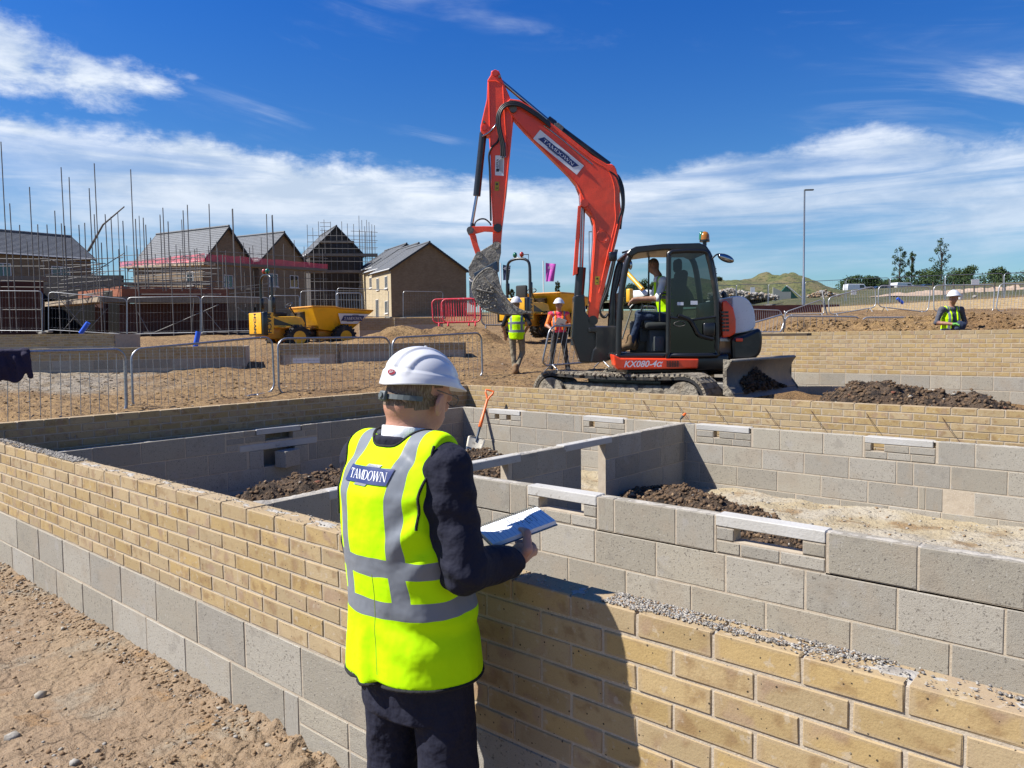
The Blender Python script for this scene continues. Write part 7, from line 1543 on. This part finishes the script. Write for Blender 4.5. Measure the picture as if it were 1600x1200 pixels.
g1 = at(30, 521, 43); gb = thing('house', 'ground floor of dark red brick under the scaffold boards at the left edge', 'house', (g1.x, g1.y, g1.z), 0, 'new houses on the estate'); boxb(gb, -80, 68, 440, 523, 42.5, 45.0, 'brick_darkred', 'wall', 6, zb=g1.z - .4)
h1 = thing('shed', 'low dark red boarded store right of the garage, behind the dumper roll bar', 'shed', at(385, 515, 50)); boxb(h1, 356, 470, 500, 520, 47, 50, 'brick_darkred', 'wall', 3, zb=at(385, 515, 50).z - 1)
def scaffold(label, poles, rails, boards=(), nets=(), D=42., r=.027, loc=None):
    o0 = at(*(loc or (poles[0][0], 520)), D); t = thing('scaffold', label, 'scaffold', o0, 0, 'scaffolds round the new houses')
    for q in poles:
        x, yt, yb = q[:3]; d = q[3] if len(q) > 3 else D; a = at(x, yb, d); b = at(x, yt, d); b = Vector((a.x + random.uniform(-.05, .05), a.y + random.uniform(-.05, .05), b.z)); MB().tube([a - o0, b - o0], r, 0, 5, cap=False).build('pole', MATS['steel_pole'], t)
    for q in rails:
        x0, y0, x1, y1 = q[:4]; d0 = q[4] if len(q) > 4 else D; d1 = q[5] if len(q) > 5 else d0; MB().tube([at(x0, y0, d0) - o0, at(x1, y1, d1) - o0], r * .9, 0, 5, cap=False).build('ledger', MATS['steel_pole'], t)
    for q in boards: boxb(t, *q, 'boards', 1.1) if False else boxb(t, q[0], q[1], q[2], q[3], q[4], q[5], q[6], 'scaffold_boards', q[9] if len(q) > 9 else 1.1, q[7] if len(q) > 7 else None, q[8] if len(q) > 8 else None)
    for q in nets:
        (x0, a0, b0, d0), (x1, a1, b1, d1) = q; n = 16; v = []; 
        for i in range(n + 1):
            s = i / n; xx = x0 + (x1 - x0) * s; dd = d0 + (d1 - d0) * s; sag = 1.2 * abs(math.sin(s * 9)); 
            for hh in (0, .5, 1): yy = (a0 + (a1 - a0) * s + sag) * (1 - hh) + (b0 + (b1 - b0) * s) * hh; p = at(xx, yy, dd + .15 * math.sin(s * 31 + hh * 3)); v.append(p - o0)
        mesh('debris_net', v, [(3 * i + j, 3 * i + 3 + j, 3 * i + 4 + j, 3 * i + 1 + j) for i in range(n) for j in (0, 1)], MATS['net_pink'], t, smooth=True)
    return t
TP = [(17, 226, 520), (27, 320, 520), (58, 295, 520), (3, 351, 520), (34, 352, 438)]
scaffold('scaffold at the left edge with two very tall poles over dark brick', [(a, b, c, 41.5) for a, b, c in TP] + [(a, 378, 438, 47) for a in (12, 46, 70)], [(-20, 404, 70, 405), (-20, 416, 70, 416), (-20, 438, 68, 440), (-20, 448, 68, 449), (-20, 484, 66, 484), (64, 400, 100, 415, 42, 46)],
         [(-60, 64, 431, 437, 41.6, 42.4, 'board_grey', 431, 438)], loc=(20, 520))
TP = [(66, 352, 521), (79, 352, 455), (95, 331, 524), (101, 350, 450), (109, 265, 524), (115, 279, 455), (108, 354, 500), (132, 353, 525), (136, 349, 455), (148, 296, 460), (153, 336, 460), (160, 259, 526), (164, 380, 525), (171, 336, 460), (179, 340, 452), (188, 390, 470), (197, 346, 452)]
scaffold('scaffold on the left flank of the garage with a cluster of tall poles', [(a, b, c, 42) for a, b, c in TP], [(70, 447, 158, 425, 43, 47), (70, 459, 160, 437, 43, 47), (70, 430, 170, 415, 43, 47), (60, 404, 165, 412), (62, 420, 160, 421), (72, 476, 160, 462), (85, 457, 131, 512), (95, 520, 130, 480), (135, 520, 168, 482), (140, 430, 195, 395)] + [(random.uniform(64, 110), y_, random.uniform(150, 200), y_ - random.uniform(-3, 14), random.uniform(42, 47)) for y_ in range(408, 470, 6)],
         [(70, 160, 472, 479, 44.5, 42.2, 'board_wood', 463, 471)], loc=(110, 522))
TP = [(215, 268, 524), (216, 343, 455), (220, 390, 524), (228, 341, 452), (232, 352, 450), (240, 372, 445), (255, 338, 455), (260, 326, 455), (266, 347, 445), (272, 400, 525), (285, 390, 455), (291, 330, 450), (300, 322, 522), (307, 390, 452), (318, 396, 524), (334, 321, 524), (342, 388, 450), (349, 398, 450), (358, 402, 525), (371, 328, 523), (378, 400, 455), (396, 388, 522), (420, 336, 470), (431, 337, 455)]
scaffold('long scaffold in front of the red garage with brown board edge', [(a, b, c, 42) for a, b, c in TP], [(162, 436, 360, 441), (162, 450, 400, 452), (200, 424, 330, 426, 45), (205, 434, 320, 425, 45, 43), (215, 441, 320, 432, 45, 43), (360, 450, 424, 443, 44, 46), (358, 459, 424, 455, 44, 46), (236, 522, 342, 476), (215, 487, 236, 525), (322, 487, 345, 515), (300, 515, 303, 466), (170, 520, 420, 519), (371, 480, 395, 497)] + [(random.uniform(190, 250), y_, random.uniform(300, 410), y_ + random.uniform(-5, 3), random.uniform(43, 48)) for y_ in range(412, 462, 6)],
         [(160, 424, 463, 472, 42.1, 43.5, 'board_grey', 466, 473), (190, 322, 441, 445, 46, 46.5, 'board_grey', 440, 444)], loc=(280, 522))
TP = [(x, random.uniform(378, 398) if i % 3 else random.uniform(330, 350), 470) for i, x in enumerate(range(190, 322, 11))]
scaffold('scaffold with pink debris netting below the roof of the first gable house', [(a, b, c, 58 + (322 - a) * .04) for a, b, c in TP] + [(x, yt, 480, 60 + (x - 322) * .06) for x, yt in ((330, 385), (342, 378), (355, 392), (368, 328), (384, 380), (399, 384), (412, 372), (430, 338), (446, 382), (462, 376), (478, 386), (493, 392), (507, 390))],
         [(185, 400, 320, 392, 63, 58), (185, 409, 320, 402, 63, 58), (322, 392, 512, 404, 60, 70), (322, 430, 512, 436, 60, 70), (322, 448, 512, 452, 60, 70)],
         [(187, 318, 417, 419, 63, 58.2, 'board_wood', 409, 414), (320, 512, 408, 412, 59.5, 70, 'board_grey', 420, 424)],
         [((187, 409, 418, 63.2), (320, 395, 409, 58.3)), ((322, 396, 409, 60), (400, 402, 415, 64)), ((400, 402, 415, 64), (512, 412, 423, 70))], D=60, r=.03, loc=(260, 520))
TP = [(x, random.uniform(352, 372) - (8 if i % 4 == 0 else 0), 495) for i, x in enumerate(range(484, 590, 9))]
scaffold('ragged scaffold tower round the tall dark three-storey house', [(a, b if 500 > a or a > 548 else b - 8, c, 93 + (a - 484) * .02) for a, b, c in TP] + [(x, random.uniform(335, 360), 440, 99) for x in (505, 509, 563, 567, 571, 575, 579, 583, 587)],
         [(480, y, 588, y + 1, 92.5) for y in (368, 378, 388, 408, 440, 454, 468)] + [(548, y, 590, y + 2, 98) for y in (361, 374, 385, 402, 415, 430)] + [(500, y, 516, y, 98) for y in (348, 354, 360)],
         [(500, 552, 376, 379, 93, 93.5, 'board_grey'), (478, 590, 396, 400, 92.6, 94, 'board_grey'), (478, 566, 422, 426, 92.6, 93.6, 'board_grey')], D=93, r=.035, loc=(535, 500))
cr = thing('crane_boom', 'slender telescopic lifting arm rising between the tall scaffold poles', 'crane', at(138, 395, 52)); o0 = cr.location
MB().tube([at(138, 392, 52) - o0, at(161, 351, 51) - o0, at(194, 323, 50) - o0], [.09, .06, .04], 0, 8).build('arm', MATS['steel_pole'], cr)
# ============================================================ lamps, flags, cabins, vehicles
def lampost(label, x, yt, yb, D, side, hl=.5):
    a = at(x, yb, D); z = gz(a.x, a.y); a.z = z; top = at(x, yt, D); h = top.z - z; t = thing('lamp_post', label, 'lamp post', a, CAMYAW, 'lamp posts'); MB().tube([(0, 0, -.3), (0, 0, h * .25), (0, 0, h * .26), (0, 0, h)], [.09, .085, .055, .045], 0, 10).build('pole', MATS['galvanised'], t); MB().rbox((side * hl * .45, 0, h), (hl, .16, .08), .03).build('lantern', MATS['plastic_grey'], t)
lampost('tall grey lamp post standing alone right of the excavator', 1255, 299, 486, 45, 1, .55); lampost('thin distant lamp post showing beside the excavator boom', 921, 363, 470, 72, 1, .8); lampost('thin distant lamp post behind the roll bar of the rear dumper', 826.5, 398, 465, 92, -1, .9)
mat('flag_magenta', (.95, .12, .80), .8, var=[(3, (1.1, .25, .95), .4, .7)]); mat('flag_navy', (.05, .08, .18), .8)
for x, yt, yb, w, h, D, m_, txt, lb in ((849.5, 408, 470, 16, 29, 60, 'flag_magenta', 'i82', 'magenta advertising flag with white letters behind the dumper'), (783, 411, 470, 12, 24, 62, 'flag_navy', 'HBC', 'navy advertising flag left of the dumper roll bar')):
    a = at(x, yb, D); a.z = gz(a.x, a.y); tp = at(x, yt, D); t = thing('flag', lb, 'flag', a, CAMYAW, 'advertising flags on the site'); H_ = tp.z - a.z; k = D / 1200; MB().tube([(0, 0, -.2), (0, 0, H_)], .045, 0, 8).build('pole', MATS['white_plastic'], t)
    v = []; n = 10
    for i in range(n + 1):
        for j in range(n + 1): s, q = i / n, j / n; v.append((.08 + (2.5 * k if False else .10) + s * w * k * (1 - .22 * q), .10 * math.sin(s * 5 + q * 2), H_ - .15 - q * h * k - .10 * s * (1 - q)))
    mesh('cloth', v, [(i * 11 + j, i * 11 + j + 1, i * 11 + j + 12, i * 11 + j + 11) for i in range(n) for j in range(n)], MATS[m_], t, smooth=True)
    letters(t, txt, Vector((.18 + w * k * .45, -.14, H_ - .15 - h * k * .26)), Vector((1, 0, 0)), Vector((0, 0, 1)), .34, 'logo_white', .01)
def cabin(label, x0, x1, yt, yb, D, m_, cat='cabin', th=2.4, group='site cabins and white roofs in the distance'):
    A, B = at(x0, yt, D), at(x1, yt, D); z1 = at(x0, yb, D).z; w_ = (B - A).length; t = thing('site_cabin', label, cat, (A.x, A.y, z1), CAMYAW, group); h = A.z - z1; MB().rbox((w_ / 2, th / 2, h / 2 - .4), (w_, th, h + .8), .06).build('body', MATS[m_], t); MB().rbox((w_ / 2, th / 2, h + .03), (w_ + .1, th + .1, .08), .02).build('roof', MATS['trim_white'], t)
    n = max(1, int(w_ / 2.4))
    for i in range(n): MB().box((w_ * (i + .5) / n, -.01, h * .6), (w_ / n * .35, .04, h * .35)).build('window', MATS['glass_window'], t)
    return t
cabin('white site cabin roof behind the magenta flag pole', 853, 873, 467, 476, 90, 'trim_white'); cabin('grey site cabin right of the white one behind the dumper', 873, 887, 466, 476, 92, 'galvanised'); cabin('white low cabin just left of the excavator boom', 888, 915, 471, 485, 70, 'trim_white'); cabin('small white cabin seen between bucket and gable house', 733, 741, 434, 463, 84, 'trim_white')
cabin('pale low shed in the distance left of the dumper roll bar', 768, 792, 462, 470, 130, 'galvanised')
p = at(1228, 466, 84); t = thing('gable_hut', 'small hut with a green gable end and pale roof slope before the grassy mound', 'hut', at(1206, 466, 84), CAMYAW, None); k = 84 / 1200
mat('hut_green', (.02, .15, .10), .6); mat('hut_pale', (.7, .7, .6), .8)
MB().prism([(17 * k, -.3), (44 * k, -.3), (22 * k, 19 * k), (15 * k, 11 * k)], .3, 0).build('gable', MATS['hut_green'], t); MB().prism([(0, -.3), (28 * k, -.3), (28 * k, 9.5 * k), (15 * k, 9.5 * k), (0, 17 * k)], .12, 0, y0=-.3).build('sheet', MATS['hut_pale'], t); MB().tube([(22 * k, -.2, 19 * k), (45 * k, -.2, 0)], .08, 0, 5).build('verge', MATS['trim_white'], t)
yb = thing('boom_lift', 'yellow lifting arm and body seen through the excavator cab', 'machine', at(990, 470, 34)); o0 = yb.location; MB().tube([at(978, 424, 35) - o0, at(1004, 452, 34) - o0], .10, 0, 6).build('arm', MATS['yellow_paint'], yb); MB().rbox(at(984, 462, 34) - o0, (.22, .3, .6), .05).build('body', MATS['yellow_paint'], yb); MB().rbox(at(1003, 462, 35) - o0, (1.2, .6, .5), .2).build('load', MATS['white_plastic'], yb)
mat('car_white', (1.3, 1.32, 1.35), .3, coat=.5); mat('car_blue', (.05, .09, .16), .3, coat=.5); mat('car_silver', (.40, .42, .45), .3, metal=.5); mat('car_dark', (.03, .035, .045), .3, coat=.5)
def car(label, x, y, D, m_, yaw=0., van=False, s=1.):
    a = at(x, y, D); t = thing('parked_car', label, 'van' if van else 'car', a, CAMYAW + yaw, 'vehicles parked in the distance')
    pr = [(-2.3, .35), (2.3, .35), (2.35, .85), (1.75, 1.0), (1.1, 1.95), (-2.2, 2.0), (-2.35, 1.2)] if van else [(-2.1, .3), (2.1, .3), (2.15, .75), (1.3, .92), (.6, 1.42), (-1.1, 1.46), (-1.8, 1.0), (-2.15, .9)]
    bevel(MB().prism([(p[0] * s, p[1] * s) for p in pr], 1.75 * s).build('body', MATS[m_], t), .08, 2); wp = [(.2, 1.2), (1.25, 1.2), (.95, 1.8), (.2, 1.8)] if van else [(-1.4, .98), (1.0, .98), (.5, 1.34), (-1.0, 1.36)]; MB().prism(wp, 1.78 * s).build('side_window', MATS['car_dark'], t)
    for q in (-1.35, 1.35):
        for d_ in (-.8, .8): MB().cyl((q * s, d_ - .1, .33), (q * s, d_ + .1, .33), .33, 0, 14).build('wheel', MATS['black_rubber'], t)
cl = ((1338, 460, 'car_white', .1, True, 'white van at the left end of the distant row of vehicles'), (1357, 460, 'car_silver', .2, False, 'silver car second from the left in the distant row'), (1377, 459, 'car_blue', .0, False, 'dark blue car left of the middle of the distant row'), (1397, 459, 'car_dark', .1, False, 'blackish car in the middle of the distant row'), (1411, 458, 'car_white', .3, True, 'white van right of the middle of the distant row'), (1432, 457, 'car_silver', .1, False, 'silver car second from the right in the distant row'), (1450, 456, 'car_blue', .1, False, 'dark blue car at the right end of the distant row'), (1297, 462, 'car_dark', .1, False, 'dark car standing apart left of the distant row'))
for x, y, m_, yw, vn, lb in cl: car(lb, x, y, 150, m_, yw, vn)
mat('wood_post', (.14, .11, .08), .9)
pf = thing('post_fence', 'dark post fence on the pale bank at the right', 'fence', at(1530, 463, 60)); o0 = pf.location
for x in range(1458, 1625, 16): MB().tube([at(x, 466, 62) - o0, at(x, 441 if x % 32 else 443, 62) - o0], .06, 0, 5).build('post', MATS['wood_post'], pf)
# ============================================================ mounds, rubble, trees
mat('grass_mound', (.18, .20, .06), 1., var=[(.35, (.25, .21, .095), .42, .6, 5), (2.2, (.07, .095, .028), .48, .66, 5), (7, (.32, .27, .14), .6, .7, 4, .5)], bump=[(1.2, .35, 5), (6, .1, 4)])
mat('pale_bank', (.70, .52, .38), 1., var=[(.8, (.58, .42, .28), .4, .7, 5)], bump=[(3, .08, 4)])
mat('rubble_grey', (.66, .63, .58), .95, var=[(4, (.30, .27, .23), .4, .6)])
def mound(name, label, x0, x1, yb, yt, D, dep, m_, kind='structure', seed=0, n=60, prof=None):
    A, B = at(x0, yb, D), at(x1, yb, D); X, Y = np.meshgrid(np.linspace(0, 1, n), np.linspace(0, 1, 24), indexing='ij'); H_ = (yb - yt) / 1200 * D
    pf_ = np.interp(X, *zip(*prof)) if prof else np.sin(np.pi * X)**.7
    Z = H_ * pf_ * np.sin(np.pi * np.clip(Y, 0, 1))**.8 * (1 + .22 * fbm2(X * 9 + seed, Y * 4, 4)) + .35 * fbm2(X * 22 + seed, Y * 12, 3) * (np.sin(np.pi * Y) * pf_) - .4
    d = B - A; PX = A.x + d.x * X + FWD.x * dep * Y; PY = A.y + d.y * X + FWD.y * dep * Y; PZ = (A.z * (1 - X) + B.z * X) + Z
    return tag(gridmesh(name, PX, PY, PZ, MATS[m_]), label, kind=kind)
mound('hill', None, 1085, 1365, 462, 407, 92, 26, 'grass_mound', seed=3, prof=[(0, .75), (.12, .80), (.22, .78), (.34, .70), (.48, .78), (.60, .92), (.70, .95), (.78, .9), (.90, .5), (1, .1)])
mound('hill', None, 1408, 1660, 455, 437, 64, 12, 'pale_bank', seed=9, prof=[(0, .2), (.2, .55), (.5, .8), (1, 1.1)])
mound('hill', None, 740, 1110, 470, 460, 160, 40, 'grass_mound', seed=12, prof=[(0, .4), (.3, .8), (.6, .9), (1, .6)])
def rub(label, x0, x1, yb, yt, D, n, prof, smx=.22, m_=('rubble_grey', 'stone_pale', 'stone_clay'), w=(.6, .3, .1)):
    p = []; s = []
    for _ in range(n):
        t = random.random(); x = x0 + (x1 - x0) * t; hh = np.interp(t, *zip(*prof)) * (yb - yt); y = yb - hh * random.random()**.8; p.append(at(x, y, D + random.uniform(-1.5, 3.))); s.append(.05 + (smx - .05) * random.random()**2.5)
    return stones('rubble', p, s, list(m_), list(w), label, flat=.8)
rub('heap of pale broken concrete on the far side of the fence, right of the excavator', 1108, 1215, 468, 452, 68, 4200, [(0, .5), (.3, 1), (.42, .75), (.6, .6), (.8, .5), (1, .2)])
rub('small stony heap right of the lamp post before the grassy mound', 1262, 1312, 466, 453, 80, 350, [(0, .2), (.5, 1), (1, .3)], m_=('stone_clay', 'rubble_grey'), w=(.6, .4))
leafm = lambda n, a, b, c: mat(n, a, .75, spec=.25, var=[(.55, b, .42, .6, 4), (3.5, c, .50, .68, 3)])
leafm('leaf_dark', (.055, .11, .03), (.09, .15, .04), (.03, .06, .018)); leafm('leaf_mid', (.085, .145, .035), (.085, .125, .035), (.028, .05, .015)); leafm('leaf_olive', (.085, .105, .035), (.12, .14, .05), (.05, .065, .022)); mat('bark', (.12, .09, .065), .95)
def crown(parent, blobs, n, ls, m_, name='crown'):
    w = np.array([b[3] * b[4] * b[5] for b in blobs]); idx = rng.choice(len(blobs), n, p=w / w.sum()); B = np.array(blobs)[idx]
    d = rng.normal(size=(n, 3)); d /= np.linalg.norm(d, axis=1)[:, None]; r = (.35 + .65 * rng.random(n)**.45)[:, None] * (1 + .25 * rng.normal(size=(n, 1)) * .5); c = B[:, :3] + d * r * B[:, 3:6]
    a = rng.normal(size=(n, 3)); a /= np.linalg.norm(a, axis=1)[:, None]; b = np.cross(a, d + .3 * rng.normal(size=(n, 3))); b /= np.linalg.norm(b, axis=1)[:, None] + 1e-9; s = ls * rng.uniform(.6, 1.3, (n, 1))
    V = np.stack([c - a * s, c - b * s * .6, c + a * s, c + b * s * .6], 1).reshape(-1, 3); F = np.arange(4 * n).reshape(n, 4)
    me = bpy.data.meshes.new(name); me.vertices.add(4 * n); me.vertices.foreach_set('co', V.astype(np.float32).ravel()); me.loops.add(4 * n); me.loops.foreach_set('vertex_index', F.astype(np.int32).ravel()); me.polygons.add(n); me.polygons.foreach_set('loop_start', np.arange(0, 4 * n, 4, dtype=np.int32)); me.update(calc_edges=True)
    return link(name, me, MATS[m_], parent)
def tree(label, x, yb, yt, hw, D, m_, n=1500, style='round', group='trees on the skyline'):
    a = at(x, yb, D); k = D / 1200; H_ = (yb - yt) * k; Wd = hw * k; t = thing('tree', label, 'tree', a, CAMYAW, group); rs = random.Random(int(x * 7 + yt))
    tr = MB(); th = H_ * (.30 if style == 'round' else .75); r0 = H_ * (.028 if style == 'round' else .014); tr.tube([(0, 0, -.8), (rs.uniform(-.1, .1), 0, th * .5), (rs.uniform(-.2, .2), 0, th)], [r0 * 1.3, r0, r0 * .6], 0, 7)
    bl = []
    if style == 'round':
        for i in range(11):
            an = rs.uniform(0, 6.28); rr = rs.uniform(.15, .72) * Wd; zz = rs.uniform(.25, .80) * H_; e = 1 - .55 * abs(zz / H_ - .45); bl.append((rr * math.cos(an) * e, rr * math.sin(an) * e, zz, Wd * rs.uniform(.28, .44), Wd * rs.uniform(.28, .44), H_ * rs.uniform(.14, .21)))
        bl.append((0, 0, H_ * .5, Wd * .6, Wd * .6, H_ * .33)); ls = k * 1.5
    else:                                                       # open, feathery tree with separate branches
        for i in range(26):
            an = rs.uniform(0, 6.28); zz = (.22 + .74 * i / 26) * H_; rr = Wd * rs.uniform(.35, 1.15) * (1 - .60 * (i / 26)); q = (rr * math.cos(an), rr * math.sin(an) * .6, zz + rs.uniform(-.03, .05) * H_); tr.tube([(0, 0, zz * .72), (q[0] * .5, q[1] * .5, zz * .86), q], [r0 * .45, r0 * .3, r0 * .12], 0, 4); bl.append((*q, Wd * .22, Wd * .22, H_ * .055))
        bl.append((0, 0, H_ * .96, Wd * .15, Wd * .15, H_ * .07)); ls = k * 1.1
    tr.build('trunk', MATS['bark'], t); crown(t, bl, n, ls, m_); return t
T_ = [(1330, 458, 427, 26, 200, 'leaf_dark', 'round', 'dark bushy tree at the left end of the tree row, behind the fence'), (1365, 457, 428, 20, 205, 'leaf_dark', 'round', 'second dark bushy tree from the left behind the fence'), (1392, 456, 434, 20, 198, 'leaf_dark', 'round', 'low dark tree below the two-stemmed thin tree'),
      (1405, 455, 386, 15, 190, 'leaf_dark', 'open', 'thin open tree with a bare crown, left one of the two tall ones'), (1424, 455, 394, 11, 192, 'leaf_dark', 'open', 'thin leaning stem just right of the tall open tree'), (1450, 455, 416, 26, 210, 'leaf_mid', 'round', 'round mid-green tree between the two thin tall ones'), (1470, 452, 375, 20, 180, 'leaf_dark', 'open', 'tallest thin feathery tree, above the workman'),
      (1502, 452, 414, 26, 215, 'leaf_mid', 'round', 'broad round tree right of the tall feathery one'), (1560, 450, 413, 20, 220, 'leaf_mid', 'round', 'separate round tree near the right edge'), (1122, 440, 433, 9, 85, 'leaf_olive', 'round', 'small bush on the mound just right of the excavator cab'), (1117, 440, 417, 4, 80, 'leaf_dark', 'open', 'thin sapling showing behind the excavator cab rear'),
      (902, 478, 460, 16, 150, 'leaf_dark', 'round', 'low tree behind the excavator boom'), (942, 478, 443, 14, 120, 'leaf_olive', 'round', 'olive tree between boom and cab'), (985, 478, 440, 18, 130, 'leaf_dark', 'round', 'tree seen through the front of the cab'), (1003, 476, 432, 18, 130, 'leaf_mid', 'round', 'rounded tree seen through the middle of the cab'), (1024, 476, 434, 18, 130, 'leaf_dark', 'round', 'tree behind the driver seen through the cab'), (1060, 476, 438, 24, 135, 'leaf_mid', 'round', 'tree seen through the tinted cab door'), (1095, 474, 442, 20, 135, 'leaf_dark', 'round', 'tree behind the rear window of the cab'),
      (872, 476, 440, 7, 88, 'leaf_olive', 'open', 'spindly sapling right of the magenta flag'), (800, 468, 452, 5, 90, 'leaf_olive', 'open', 'small sapling behind the rear dumper roll bar')]
for x, yb_, yt, hw, D_, m_, st, lb in T_: tree(lb, x, yb_, yt, hw, D_, m_, 2400 if st == 'round' else 1300, st)
def hedge(label, x0, x1, y0, y1, h0, D, n, m_='leaf_dark'):
    bl = []; L_ = 26
    for i in range(L_): s = i / (L_ - 1); p = at(x0 + (x1 - x0) * s, y0 + (y1 - y0) * s, D); q = p - at(x0, y0, D); bl.append((q.x, q.y, q.z + random.uniform(.1, .5) * h0, (x1 - x0) / L_ * D / 1200 * 1.1, 2.5, h0 * random.uniform(.45, .8)))
    o = crown(None, bl, n, D / 1200 * 1.6, m_, 'hedge'); o.location = at(x0, y0, D); return tag(o, label, 'hedge')
hedge('long dark hedge along the skyline at the right edge', 1415, 1660, 452, 443, 3.2, 170, 5200); hedge('distant low hedge line behind the two dumpers', 735, 935, 472, 474, 1.6, 170, 2600, 'leaf_dark'); hedge('dark hedge on the skyline behind the vehicles', 1312, 1470, 460, 455, 2.6, 210, 3400)
